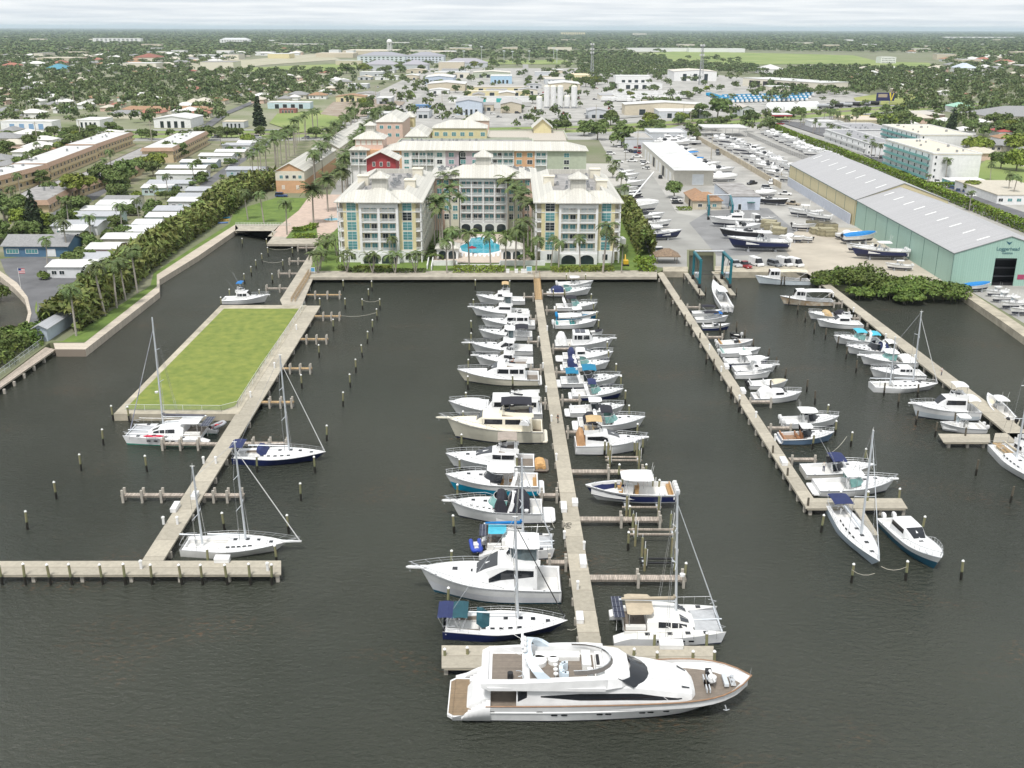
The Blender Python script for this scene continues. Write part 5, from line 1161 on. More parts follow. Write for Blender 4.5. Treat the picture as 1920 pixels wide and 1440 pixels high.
boat('fishing_boat','white hardtop cruiser with green tinted windscreen and covered cockpit, mangrove dock',at(1611,1716,689,'L'),scr=(.6,.9),glass=AQGLASS,ttop=(.34,.58,1.5,.8),cock=(0,.46),trunk=(.52,.9,.3),pulpit=.6,cover=(.04,.28,.8,WHITEC),hatch=0)
boat(WB,'low white cabin cruiser with two dark oval windows behind the white ketch',at(1630,1731,713,'L'),hs=(.22,.62,1.0,1.6,.4),cock=(0,.22),wins=2,trunk=(.55,.9,.25),hatch=1)
boat('sailing_yacht','white sailboat with transom platform and one tall mast, bow at the mangrove dock',at(1634,1759,737,'R'),kind=sail,cat_='sailboat',masts=((.62,1.1),(.28,.72)),boot=RED,rk=.02,hull=WHITE)
boat('motor_yacht','tall white trawler yacht with sloping dark windscreen and white canopies',at(1708,1831,789,'L'),fs=1.6,fb=2.4,hs=(.22,.66,1.7,1.6,.1),fly='bimini',fcol=WHITEC,cock=(0,.2),bim=(.02,.2,1.7,WHITEC),wins=1,trunk=(.6,.84,.2),pulpit=.7,low=paint((.55,.60,.64),.35,'grey_white'))
boat('centre_console_boat','white centre console with rounded top beside the small concrete platform',at(1762,1845,813,'L'),ttop=(.36,.62,1.5),cock=(0,.92),ob=(2,WHITE),rail=0,hatch=0,seats=OFFW)
boat('centre_console_boat','cream centre console with black outboards lying beyond the mangrove dock',at2((1896,790),(1850,748),B=3.0),ttop=(.34,.62,1.6),cock=(0,.9),ob=(2,BLACK),rail=0,hatch=0,hull=CREAM,seats=OFFW)
boat('sailing_yacht','white sailboat with blue boot stripe cut by the frame edge',at2((1868,838),(1958,915),B=4.2),kind=sail,cat_='sailboat',masts=((.42,1.15),),boot=paint((.02,.06,.3),.4,'bright_blue'),boomcover=(.55,.48,.36),rk=.0)
boat('motor_cruiser','white boat at the frame edge beyond the frame edge sailboat',at2((1890,833),(1960,880),B=3.2),hs=(.3,.62,1.2,1.2,.1),fly='open',wins=1)
boat('sportfishing_boat','white fishing boat with blue bimini and long outrigger moored at the head of the lawn',at(417,503,571,'R'),hs=(.34,.64,1.4,1.0,.1),fly='bimini',fcol=(.02,.16,.42),cock=(0,.33),wins=2,trunk=(.55,.86,.2),pulpit=.5,outr=5)
boat('sailing_catamaran','white sailing catamaran with red kayak on its rail and solar stern arch',at(241,400,834,'L',B=7.2),kind=cat,cat_='catamaran',mh=1.3,bim=WHITEC,cover=(.1,.1,.12),solar=(3,1),rk=.015,furl=mat('blue_white_sailcloth',(.08,.10,.2),.8,col2=(.6,.6,.62),scale=.2),boot=paint((.03,.30,.22),.5,'green_boot'))
boat('sailing_yacht','navy hulled sailing yacht with navy bimini beside the dock',at(440,612,873,'R'),kind=sail,cat_='sailboat',hull=NAVY,boot=WHITE,split=.72,stripe=None,masts=((.60,1.1),),bim=((-.02,.12,NAVYC),),dodger=NAVYC,rk=.02,furl=WHITE,top=WHITE)
boat('sailing_ketch','white two-masted ketch with bowsprit moored by the wide cross dock',at(345,541,1047,'R'),kind=sail,cat_='sailboat',hull=OFFW,masts=((.60,1.02),(.18,.78)),sprit=1.8,rk=.02,furl=WHITE,boot=BLACK,cock=(.26,.46))
def dinghy(nm,lab,loc,L,B,tube,rz,floor=OFFW,ob_=None,up=0,cat_='dinghy'):
 t=thing(nm,lab,cat_,loc,rz)
 b=MB();r=B*.17;pts=[(-L/2,B/2-r,r),(L*.2,B/2-r,r),(L*.4,B*.25,r*1.3),(L/2-r,0,r*1.7),(L*.4,-B*.25,r*1.3),(L*.2,-B/2+r,r),(-L/2,-B/2+r,r)]
 b.tube(pts,r,8);b.build('tube',tube,t)
 b=MB();b.prism([(-L*.44,-B/2+r),(L*.25,-B/2+r),(L*.42,0),(L*.25,B/2-r),(-L*.44,B/2-r)],.08,.2);b.build('floor',floor,t)
 b=MB();b.box(-L*.15,L*.0,-B/2+r*1.4,B/2-r*1.4,.2,.48);b.build('seat',floor,t)
 if ob_:outboard(t,-L/2-.02,0,.35,ob_,.7)
 return t
lp=lambda px,py,z:P(px,py,z)
dinghy('dinghy','blue inflatable dinghy hanging at the stern of the aqua bimini catamaran',lp(893,1028,.8),3.4,1.7,paint((.03,.07,.42),.5,'blue_hypalon'),R(-82),OFFW)
dinghy('dinghy','grey inflatable dinghy with red fuel tank behind the red kayak catamaran',lp(409,800,.7),3.2,1.7,GREYG,R(60),RED,BLACK)
t=dinghy('tender','peach covered tender lying across the sleek yacht swim platform',lp(1012,872,.45),3.4,1.8,canvas((.60,.36,.15)),R(92),canvas((.60,.36,.15)))
b=MB();house(b,[(1.5,.3,.2,.3,.55),(.8,.7,.55,.3,.8),(-1.5,.75,.6,.3,.85)],0,.2,.1);b.build('cover',canvas((.60,.36,.15)),t)
t=thing('dinghy','white upturned dinghy on the boat deck of the cream trawler','dinghy',P(985,792,4.2),R(80));b=MB();house(b,[(1.7,.15,.1,0,.3),(1.1,.6,.35,0,.65),(0,.85,.5,0,.75),(-1.5,.85,.5,0,.7)],0,.25,.15);b.build('hull',WHITE,t)
b=MB();b.tube([(-.9,-.9,.02),(-.9,-.4,.72),(-.9,.4,.74),(-.9,.9,.02)],.04,5);b.build('strap',BLACK,t)
t=thing('kayak','red kayak lashed along the rail of the white catamaran','kayak',P(288,818,1.9),R(1));b=MB();b.loft([[(x,w*math.cos(a),.02+.18*math.sin(a)*(1 if w>.1 else .4))for a in[i*math.pi/4 for i in range(8)]]for x,w in((-1.7,.03),(-1.1,.25),(0,.36),(1.1,.25),(1.7,.03))]);b.build('hull',paint((.55,.01,.05),.35,'red_plastic'),t)
b=MB();b.prism([(.1+.38*math.cos(i*.5236),.2*math.sin(i*.5236))for i in range(12)],.17,.24);b.build('cockpit_rim',BLACK,t)
ROPE=mat('mooring_rope',(.55,.52,.44),.9)
def rope(px0,py0,z0,px1,py1,z1,sag=.5):
 a,c=P(px0,py0,z0),P(px1,py1,z1);t=MB()
 t.tube([a+(c-a)*k-Vector((0,0,sag*4*k*(1-k)))-a for k in(0,.25,.5,.75,1)],.03,4)
 o=t.build('mooring_line',ROPE,None,loc=a)
 return tag(o,None,'rope','mooring lines')
for i,(a,l)in enumerate([((1640,1075,1.2,1597,1068,2.2),'from the pale blue sailboat bow to a green piling'),((1652,1062,1.2,1700,1063,2.2),'between the pale blue sailboat and the tinted powerboat piling'),((505,466,2.2,548,465,2.2),'between two canal pilings nearest the head'),((492,489,2.2,530,490,2.2),'between two canal pilings farther down'),((678,562,2.2,711,563,2.2),'between two pilings off the hotel quay'),((640,592,1.8,706,586,2.4),'from lawn corner finger to an open piling'),((1030,955,1.6,1040,990,1.3),'from black canopied cruiser stern to its dock'),((1064,1180,1.6,1092,1165,1.3),'from navy sailboat bow to the dock'),((1680,640,1.5,1720,700,1.3),'by the mangrove dock sailboat'),((1555,850,1.6,1588,818,2.3),'from teak cockpit boat to its bow piling'),((1636,880,1.6,1624,843,2.3),'from cream fishing boat to its bow piling'),((840,1040,2,1000,1032,1.6),'off the aqua bimini catamaran')][:-1]):
 rope(*a)['label']='pale mooring line '+l
TEALG=mat('teal_window_glass',(.10,.27,.28),.12,var=.35,scale=.35,spec=.7)
DKG=mat('dark_window_glass',(.02,.03,.035),.12,var=.5,scale=.4,spec=.6)
STUC_Y=paint((.64,.57,.34),.8,'yellow_stucco');STUC_P=paint((.64,.47,.39),.8,'pink_stucco');STUC_W=paint((.74,.74,.735),.8,'white_stucco')
STUC_C=paint((.66,.62,.52),.8,'cream_stucco');STUC_O=paint((.60,.36,.21),.8,'orange_stucco');STUC_G=paint((.42,.46,.36),.8,'sage_stucco');STUC_L=paint((.48,.40,.44),.8,'lilac_stucco')
ROOFC=striped('cream_seam_roof',(.55,.535,.48),(.45,.43,.39),.9,0,.6,.12,.09)
ROOFG=mat('grey_flat_roof',(.30,.29,.28),.9,var=.25,scale=.3)
WCACHE={};FOOT=[]
def win(par,x,y,z,w,h,nx=2,ny=2,rz=0,g=None,nm='window'):
 g=g or rnd.choice((TEALG,TEALG,DKG));k=(w,h,nx,ny,g.name,nm)
 if k not in WCACHE:
  b=MB();f=.07
  b.box(-w/2-.06,w/2+.06,-.05,.02,-.06,h+.06,1)
  pw,ph=(w-f*(nx+1))/nx,(h-f*(ny+1))/ny
  for i in range(nx):
   for j in range(ny):
    a,c=-w/2+f+i*(pw+f),f+j*(ph+f)
    b.quad((a,-.062,c),(a+pw,-.062,c),(a+pw,-.062,c+ph),(a,-.062,c+ph),0)
  o=b.build(nm,[g,STUC_W],par);WCACHE[k]=o
 else:o=dup(WCACHE[k],parent=par)
 o.location=(x,y,z);o.rotation_euler=(0,0,rz)
 return o
BALR=mesh_mat('baluster_white',(.80,.80,.78),thick=.42)
def balcony(par,x0,x1,y,z,h,deep=1.6,back=None,nd=2,wallm=None):
 """open balcony bay let into the front: floor slab, back wall with glass doors, railing"""
 b=MB();b.box(x0,x1,y,y+deep,z-.18,z);b.build('balcony',STUC_W,par)
 b=MB();b.quad((x0+.02,y+.05,z+.08),(x1-.02,y+.05,z+.08),(x1-.02,y+.05,z+1.0),(x0+.02,y+.05,z+1.0),0)
 b.box(x0,x1,y+.01,y+.09,z+1.0,z+1.08,1);b.box(x0,x1,y+.01,y+.09,z+.02,z+.1,1);b.build('balcony_rail',[BALR,STUC_W],par)
 w=(x1-x0)*.36
 win(par,x0+(x1-x0)*.28,y+deep-.02,z+.05,w,h-.7,2,1,nm='balcony_door')
 win(par,x0+(x1-x0)*.74,y+deep-.02,z+.05,w,h-.7,2,1,nm='balcony_door')
def hip(b,x0,x1,y0,y1,z,h,ov=.6,m=0,th=.25):
 """hip roof with overhang"""
 x0-=ov;x1+=ov;y0-=ov;y1+=ov;d=min(x1-x0,y1-y0)/2
 if x1-x0>=y1-y0:r=[(x0+d,(y0+y1)/2),(x1-d,(y0+y1)/2)]
 else:r=[((x0+x1)/2,y0+d),((x0+x1)/2,y1-d)]
 v=[(x0,y0,z),(x1,y0,z),(x1,y1,z),(x0,y1,z),(*r[0],z+h),(*r[1],z+h)]
 f=[(0,1,5,4),(2,3,4,5),(3,0,4),(1,2,5)]if x1-x0>=y1-y0 else[(0,1,4),(1,2,5,4),(2,3,5),(3,0,4,5)]
 b.add(v,f,m);b.box(x0,x1,y0,y1,z-th,z-.005,m)
def ring_roof(b,x0,x1,y0,y1,z,ins,h,m=0,mf=1,ov=.7):
 """mansard ring round a sunken flat roof"""
 o=[(x0-ov,y0-ov),(x1+ov,y0-ov),(x1+ov,y1+ov),(x0-ov,y1+ov)]
 i1=[(x0+ins,y0+ins),(x1-ins,y0+ins),(x1-ins,y1-ins),(x0+ins,y1-ins)]
 i2=[(x0+ins+.5,y0+ins+.5),(x1-ins-.5,y0+ins+.5),(x1-ins-.5,y1-ins-.5),(x0+ins+.5,y1-ins-.5)]
 b.loft([[(*p,z-.3)for p in o],[(*p,z)for p in o],[(*p,z+h)for p in i1],[(*p,z+h)for p in i2],[(*p,z+h*.45)for p in i2]],m,cap=False)
 b.add([(*p,z+h*.45)for p in i2],[(0,1,2,3)],mf)
 b.add([(*p,z-.3)for p in o],[(3,2,1,0)],m)
def gable(b,x0,x1,y0,y1,z,h,ov=.5,axis='x',m=0,th=.16):
 if axis=='x':
  ym=(y0+y1)/2;s=[(y0-ov,z-ov*h/(ym-y0)),(ym,z+h),(y1+ov,z-ov*h/(ym-y0))]
  r=[[(x,y,zz)for y,zz in s]+[(x,y,zz+th)for y,zz in s[::-1]]for x in(x0-ov,x1+ov)]
 else:
  xm=(x0+x1)/2;s=[(x0-ov,z-ov*h/(xm-x0)),(xm,z+h),(x1+ov,z-ov*h/(xm-x0))]
  r=[[(x,y,zz)for x,zz in s]+[(x,y,zz+th)for x,zz in s[::-1]]for y in(y0-ov,y1+ov)]
 b.loft(r,m)
def gable_walls(b,x0,x1,y0,y1,z0,z,h,axis='x',m=0):
 b.box(x0,x1,y0,y1,z0,z,m)
 if axis=='x':
  for x in(x0,x1):b.add([(x,y0,z),(x,y1,z),(x,(y0+y1)/2,z+h)],[(0,1,2)],m)
 else:
  for y in(y0,y1):b.add([(x0,y,z),(x1,y,z),((x0+x1)/2,y,z+h)],[(0,1,2)],m)
def ac_units(t,x0,x1,y0,y1,z,n,seed=1):
 q=random.Random(seed)
 p0=None
 for i in range(n):
  x,y=q.uniform(x0,x1),q.uniform(y0,y1);s=q.uniform(.5,.8)
  if p0 is None:
   b=MB();b.box(-.6,.6,-.5,.5,0,1.1);b.cyl(0,0,1.1,1.16,.42,10,1);o=p0=b.build('rooftop_air_conditioner',[mat('galvanised',(.32,.33,.34),.5,.2,var=.15),BLACK],t)
  else:o=dup(p0,parent=t)
  o.location=(x,y,z);o.scale=(s*q.uniform(.8,1.6),s,s*1.2);o.rotation_euler=(0,0,q.choice((0,1.5708)))
def cupola(t,x,y,z,w,h=1.6):
 b=MB();b.box(x-w*.36,x+w*.36,y-w*.36,y+w*.36,z-2,z+h);hip(b,x-w*.36,x+w*.36,y-w*.36,y+w*.36,z+h+.2,w*.3,.7);b.build('cupola',ROOFC,t)
def arch_panel(b,x0,x1,y,z,h,m=0,n=8):
 """dark arched opening"""
 r=(x1-x0)/2;xc=(x0+x1)/2;hh=h-r*.7
 b.add([(x0,y,z),(x1,y,z)]+[(xc+r*math.cos(math.pi*i/n),y,z+hh+r*.7*math.sin(math.pi*i/n))for i in range(n+1)],[tuple(range(n+3))],m)
FL,G1,EV=2.8,3.6,17.6
def hotel_wing(lab,X0,X1,Y0,Y1,mirror):
 t=thing('hotel_wing',lab,'hotel',((X0+X1)/2,Y0,GZ),0)
 w=(X1-X0)/2;d=Y1-Y0;bx=5.6
 b=MB();b.box(-w+1.7,w-1.7,.9,d,0,EV);b.build('wall',STUC_Y,t)
 b=MB();b.box(-w,w,5.0,d,0,EV-.05);b.build('side_wall',STUC_C,t)
 b=MB();b.box(-w+1.5,w-1.5,.6,.9,0,G1);b.build('ground_floor',STUC_W,t)
 b=MB()
 for x in(-bx,-.35,bx-.7):b.box(x,x+.7,-1.0,.89,0,EV-.35)
 b.box(-bx,bx,-.95,.88,EV-1.5,EV-.3);b.box(-bx-.05,bx+.05,-1.05,-.9,G1-.5,G1-.05);b.build('bay_frame',STUC_W,t)
 b=MB();b.box(-bx+.7,bx-.7,.55,.62,0,EV-1.5);b.build('bay_back_wall',STUC_Y,t)
 for f in range(5):
  z=G1+FL*f
  balcony(t,-bx+.72,-.36,-1.0,z,FL,1.55);balcony(t,.36,bx-.72,-1.0,z,FL,1.55)
 b=MB();b.box(-bx,bx,-1.3,-.95,0,G1-.5);b.build('arcade',STUC_W,t)
 b=MB();arch_panel(b,-bx+.9,-.5,-1.32,.1,2.7);arch_panel(b,.5,bx-.9,-1.32,.1,2.7);b.build('arcade_arch',DKG,t)
 for sx in(-1,1):
  xc=sx*(bx+(w-1.7-bx)/2)
  for f in range(5):win(t,xc,.86,G1+FL*f+.2,2.7,2.45,2,3)
  win(t,xc,.56,.9,1.6,1.8,2,1,g=DKG)
  b=MB();b.box(xc-(w-1.7-bx)/2+.05,xc+(w-1.7-bx)/2,.80,.895,G1+FL*4-.22,G1+FL*4+.0);b.build('string_course',STUC_W,t)
  x0,x1=(w-1.7,w)if sx>0 else(-w,-w+1.7)
  b=MB()
  xo=x1-.35 if sx>0 else x0
  b.box(xo,xo+.35,.8,1.15,0,EV);b.box(xo,xo+.35,4.6,4.99,0,EV)
  for f in range(6):b.box(x0,x1,.8,4.98,G1+FL*f-.2,G1+FL*f)
  b.build('corner_balcony',STUC_W,t)
  for f in range(5):
   b=MB();z=G1+FL*f;xs=x1-.04 if sx>0 else x0+.04
   b.quad((x0,.86,z+.08),(x1,.86,z+.08),(x1,.86,z+1),(x0,.86,z+1));b.quad((xs,.86,z+.08),(xs,4.9,z+.08),(xs,4.9,z+1),(xs,.86,z+1));b.build('balcony_rail',BALR,t)
  for k in range(9):
   for f in range(5):
    yy=7.5+k*4.4
    if yy<d-3:win(t,sx*(w-.0),yy,G1+FL*f+.5,1.5,1.8,2,1,R(90)*sx,g=DKG if(k+f)%3 else TEALG)if(sx>0)!=mirror or k<6 else None
 b=MB();ring_roof(b,-w,w,.6,d,EV+.1,4.6,2.6);b.build('roof',[ROOFC,ROOFG],t)
 b=MB();hip(b,-bx-.3,bx+.3,-1.2,12,EV+.25,4.2,.7);b.build('bay_roof',ROOFC,t)
 cupola(t,0,5.5,EV+4.6,6)
 for x,y in((-w+4.5,d*.45),(w-4.5,d*.3),(w-4.5,d*.75)):
  b=MB();b.box(x-1.6,x+1.6,y-2,y+2,EV,EV+4.0);b.box(x-1.8,x+1.8,y-2.2,y+2.2,EV+4.01,EV+4.2);b.build('stair_penthouse',STUC_C,t)
 ac_units(t,-w+6.5,w-6.5,14,d-6,EV+1.3,26,int(X0)+99)
 return t
YF=P(700,493,GZ).y
XL0,XL1=X_at(633,YF,8),X_at(790,YF,8);XR0,XR1=X_at(1003,YF,8),X_at(1162,YF,8)
YC=YF+49
hotel_wing('yellow hotel wing with white balcony stacks beside the canal plaza',XL0,XL1,YF,YC+8,False)
hotel_wing('yellow hotel wing with white balcony stacks on the boatyard side',XR0,XR1,YF,YC+8,True)
t=thing('hotel_block','pink central hotel block with four columns of balconies behind the pool','hotel',((XL1+XR0)/2,YC,GZ))
w=(XR0-XL1)/2+.05;gx=7.9
b=MB();b.box(-w,w,1.4,22,0,EV-.02);b.build('wall',STUC_P,t)
b=MB();b.box(-w+3.5,w-3.5,.55,1.39,0,EV);b.box(-w+3.4,w-3.4,.4,.54,G1+FL*4-.2,G1+FL*4);b.build('front_wall',STUC_P,t)
b=MB();b.box(-w+3.55,-gx-.05,.52,.548,0,G1+FL*3);b.box(gx+.05,w-3.55,.52,.548,0,G1+FL*3);b.build('lower_front',STUC_C,t)
b=MB()
for i in range(5):x=-gx+i*(2*gx-.45)/4;b.box(x,x+.45,-1.0,.5,G1-.4,EV-.2)
b.box(-gx,gx,-.95,.5,EV-.9,EV-.15);b.build('column_grid',STUC_W,t)
for f in range(5):
 for i in range(4):
  a=-gx+i*(2*gx-.45)/4+.46;balcony(t,a,a+(2*gx-.45)/4-.47,-.98,G1+FL*f,FL,1.5)
b=MB();b.box(-gx-.3,gx+.3,-1.2,.5,0,G1-.4);b.build('arcade',STUC_W,t)
b=MB()
for i in range(4):x=-gx+.6+i*3.95;arch_panel(b,x,x+3.0,-1.22,.05,2.7)
b.build('arcade_arch',DKG,t)
for sx in(-1,1):
 for x in(gx+1.5,gx+4.4):
  for f in range(5):win(t,sx*x,.5,G1+FL*f+.4,1.6,1.8,2,2)
 for f in range(5):win(t,sx*(w-1.8),1.36,G1+FL*f+.4,1.5,1.7,2,2)
b=MB();ring_roof(b,-w-1,w+1,1.4,26,EV+.05,5,1.2);b.build('roof',[ROOFC,ROOFG],t)
b=MB();hip(b,-w+3.3,w-3.3,-.2,12,EV+.2,3.6,.8);b.build('front_roof',ROOFC,t)
b=MB();hip(b,-gx-.5,gx+.5,-1.3,12,EV+.5,4.6,.7);b.build('grid_roof',ROOFC,t)
cupola(t,0,6,EV+4.9,7)
ac_units(t,-w+1,-gx,12,22,EV+.6,22,4);ac_units(t,gx,w-1,12,22,EV+.6,22,5)
Y2=424.0
x0,x1=X_at(656,Y2,12),X_at(1098,Y2,12)
t=thing('apartment_block','long apartment row of orange, lilac, white and sage fronts behind the hotel','apartments',((x0+x1)/2,Y2,GZ))
w=(x1-x0)/2;E2=17.2
pos=lambda p:X_at(p,Y2,15)-(x0+x1)/2
segs=[(656,686,STUC_W,'b',2),(686,716,STUC_O,'',1),(716,752,STUC_O,'w',2),(752,770,STUC_W,'w',1),(770,812,STUC_W,'b',3),(812,834,STUC_W,'w',1),(834,900,STUC_L,'w',3),(900,962,STUC_W,'b',3),(962,1002,STUC_O,'w',2),(1002,1024,STUC_W,'b',1),(1024,1098,STUC_G,'w',1)]
for a,c,m_,k,n in segs:
 A,C=pos(a),pos(c)
 b=MB();b.box(A,C,(.9 if k=='b' else 0)+.01*(n%3),16,0,E2-.02*(n%2));b.build('front_wall',m_,t)
 for f in range(5):
  z=2.6+FL*f+.4
  for i in range(n):
   q0,q1=A+(C-A)*i/n,A+(C-A)*(i+1)/n
   if k=='w' and f>1:win(t,(q0+q1)/2,-.02,z+.3,min(2.2,(q1-q0)*.5),1.7,2,2)
   if k=='b' and f>2:balcony(t,q0+.15,q1-.15,-.3,z-.2,FL,1.2)
 if k=='b':
  b=MB()
  for i in range(n+1):q0=A+(C-A)*i/n;b.box(q0-.14,q0+.14,-.35,.89,0,E2)
  b.build('column',STUC_W,t)
b=MB();arch_panel(b,pos(859),pos(872),-.04,E2-6.5,6.2);b.build('arched_window',DKG,t)
b=MB();hip(b,pos(716),w,-.4,16,E2+.1,2.8,.7);b.build('roof',ROOFC,t)
for a,c in((800,850),(905,960)):
 b=MB();hip(b,pos(a),pos(c),-.9,10,E2+.25,2.6,.6);b.build('bay_roof',ROOFC,t)
b=MB();hip(b,pos(656),pos(690),-.5,12,E2+.15,1.2,.6);b.build('corner_roof',ROOFC,t)
A,C=pos(664),pos(716)
b=MB();b.box(A,C,3,16,E2-2,21.3);b.build('tower',STUC_P,t)
for i in range(5):win(t,A+(C-A)*(i+.5)/5,2.96,19.0,1.5,1.6,1,1,g=paint((.7,.68,.6),.7,'louvre_white'))
b=MB();hip(b,A,C,3,16,21.4,3.2,.9);b.build('tower_roof',ROOFC,t)
cupola(t,(A+C)/2,9.5,24.6,5)
def simple(nm,lab,cat_,px0,px1,Y,dep,z0,z1,wallm,roofm,kind,rh=2.5,wins=(),zref=None,group=None,axis='x',ov=.5,flatw=None):
 """building with a front along X between two photo columns"""
 X0,X1=X_at(px0,Y,zref or(z0+z1)/2),X_at(px1,Y,zref or(z0+z1)/2)
 t=thing(nm,lab,cat_,((X0+X1)/2,Y,z0),0,group);w=(X1-X0)/2;h=z1-z0;FOOT.append((X0-2,X1+2,Y-3,Y+dep+2))
 b=MB();(gable_walls(b,-w,w,0,dep,0,h,rh,axis)if kind=='gable' else b.box(-w,w,0,dep,0,h));b.build('wall',wallm,t)
 b=MB()
 if kind=='gable':gable(b,-w,w,0,dep,h+.02,rh,ov,axis)
 elif kind=='hip':hip(b,-w,w,0,dep,h+.26,rh,ov)
 elif kind=='ring':ring_roof(b,-w,w,0,dep,h+.05,rh,rh*.5,ov=ov)
 else:b.box(-w-.15,w+.15,-.15,dep+.15,h+.01,h+.35)
 if kind=='flat':
  b.build('roof',roofm,t)
  if flatw:
   b=MB();q=.3
   b.box(-w-.16,w+.16,-.16,q,h+.36,h+.9);b.box(-w-.16,w+.16,dep-q,dep+.16,h+.36,h+.9);b.box(-w-.16,-w+q,q+.01,dep-q-.01,h+.36,h+.9);b.box(w-q,w+.16,q+.01,dep-q-.01,h+.36,h+.9);b.build('parapet',flatw,t)
 else:b.build('roof',[roofm,ROOFG]if kind=='ring' else roofm,t)
 for wn in wins:
  win(t,-w+2*w*wn[0],-.03,wn[1],wn[2],wn[3],wn[4]if len(wn)>4 else 2,wn[5]if len(wn)>5 else 1,g=wn[6]if len(wn)>6 else None)
 return t,w
REDW=paint((.36,.05,.06),.7,'barn_red')
simple('roof_house','small barn red gabled house rising from the hotel roof','house',686,741,388,12,14.5,19.4,REDW,ROOFC,'gable',2.6,[(.25,2.2,1.0,1.6),(.5,2.2,1,1.6),(.75,2.2,1,1.6)],axis='y',ov=1.2)
simple('apartment_block','yellow apartment block with teal balconies third row behind the hotel','apartments',811,911,519,16,GZ,18.8,STUC_Y,ROOFC,'hip',3.2,[(f,z,2.2,1.9,2,2)for z in(5.5,9.5,13.6)for f in(.07,.23,.39,.55,.71,.93)])
simple('apartment_block','cream roofed link block between pink and yellow apartments','apartments',760,800,500,34,GZ,16.5,STUC_C,ROOFC,'hip',3.4)
simple('apartment_block','pink apartment block with wide cream roof farthest behind the hotel','apartments',705,754,556,42,GZ,18.5,STUC_P,ROOFC,'hip',4,[(f,z,2,1.8)for z in(9.5,13.6)for f in(.2,.5,.8)])
simple('pavilion','small yellow pavilion with pyramid roof beside the pink block','pavilion',756,775,600,9,12,17.5,STUC_Y,ROOFC,'hip',3)
simple('pavilion','yellow gabled pavilion above the parking deck','pavilion',999,1032,560,16,8,16,STUC_Y,ROOFC,'gable',4,axis='y',ov=1)
simple('pavilion','pink pavilion with cream hip roof behind the yellow apartments','pavilion',872,915,590,16,8,16.5,STUC_P,ROOFC,'hip',4.5)
simple('parking_garage','sage green parking garage with an open top deck behind the hotel','garage',912,1062,530,40,GZ,12.5,paint((.36,.38,.30),.8,'garage_green'),mat('garage_deck',(.46,.42,.36),.9),'flat',flatw=paint((.42,.44,.36),.8,'parapet_green'))
simple('parking_garage','dark opening garage wing beside the railway trees','garage',992,1060,512,16,GZ,13.5,paint((.36,.38,.30),.8),mat('garage_deck',(.46,.42,.36),.9),'flat',wins=[(.5,8.6,18,2.6,1,1,BLACK)])
t,w=simple('roof_deck','long flat roof strip of air conditioners behind the second apartment row','rooftop',735,1000,455,40,GZ,15.5,STUC_G,ROOFG,'flat',flatw=STUC_G)
ac_units(t,-w+1,w*.3,2,36,14.5,40,8)
simple('low_building','long low flat roofed building on the boatyard side of hotel rows','building',1101,1178,400,70,GZ,7.5,STUC_G,paint((.44,.42,.38),.8,'tan_flat_roof'),'flat')
t,w=simple('apartment_block','orange and cream apartment house with long cream roof among royal palms','apartments',516,570,P(543,362,GZ).y,78,GZ,10.5,STUC_O,ROOFC,'gable',3.0,[(f,1.6,1.1,1.5,1,1,paint((.7,.6,.5),.7))for f in(.25,.75)]+[(f,5.9,1.4,1.4)for f in(.2,.4,.65,.85)],axis='y')
b=MB();b.box(-w-.02,w+.02,-.02,78,5.1,8.98);b.build('upper_wall',STUC_C,t)
simple('apartment_block','second long cream roofed house behind the orange one','apartments',586,634,P(610,308,GZ).y,120,GZ,9.5,STUC_C,ROOFC,'gable',3.0,axis='y')
YP=P(900,475,GZ).y
pool=[(862,463),(880,455),(884,448),(900,446),(920,448),(926,456),(942,463),(936,472),(918,476),(884,476),(866,472)]
sheet('pool_deck',paint((.56,.48,.40),.8,'pool_pavers'),[(812,494),(816,462),(850,440),(952,440),(980,462),(1000,494)],40)
sheet('pool_coping',STUC_W,[(858,464),(878,453),(882,446),(900,443),(922,446),(930,454),(947,463),(940,474),(920,479),(882,479),(862,474)],41)
pw=mat('pool_water',(.03,.38,.50),.05,var=.12,scale=.3,spec=.6)
sheet('pool_water',pw,pool,42,'bright turquoise swimming pool between the hotel wings')
for nm,a,c in(('canal side of the pool',818,858),('boatyard side of the pool',939,979)):
 t,w=simple('cabana','white pool cabana with cream hip roof, '+nm,'cabana',a,c,P(840,487,GZ).y,6.5,GZ,GZ+3.2,STUC_W,ROOFC,'hip',1.8)
 b=MB();arch_panel(b,-w+.6,-.3,-.03,.05,2.6);arch_panel(b,.3,w-.6,-.03,.05,2.6);b.build('arched_opening',DKG,t)
def lowwall(nm,lab,pts,h,m_,th=.3,cap=None,cat_='wall'):
 t=MB();q=[P(x,y,GZ)for x,y in pts]
 for a,c in zip(q,q[1:]):
  d=(c-a).normalized();n=Vector((-d.y,d.x,0))*th/2
  v=[a+n,c+n,c-n,a-n];t.prism([(p.x-q[0].x,p.y-q[0].y)for p in v],0,h)
 return tag(t.build(nm,m_,None,loc=q[0]),lab,cat_)
lowwall('garden_wall','white balustrade wall in front of the pool court',[(812,498),(856,498),(857,505),(937,505),(938,498),(1022,498)],1.5,STUC_W)
lowwall('garden_wall','white stair wall beside the canal side cabana',[(801,505),(806,478)],1.2,STUC_W);lowwall('garden_wall','white stair wall against the pool court',[(809,507),(814,478)],1.2,STUC_W)
t=thing('fountain','round blue tiled fountain on the pink plaza','fountain',P(622,414,GZ));b=MB();b.cyl(0,0,0,.55,2.9,20);b.build('basin',paint((.55,.45,.36),.8,'fountain_stone'),t)
b=MB();b.cyl(0,0,.56,.57,2.6,20);b.build('basin_water',pw,t);b=MB();b.cyl(0,0,.57,1.6,.25,8);b.cyl(0,0,1.6,1.75,.9,12);b.cyl(0,0,1.75,2.5,.15,8);b.build('jet_column',STUC_C,t)
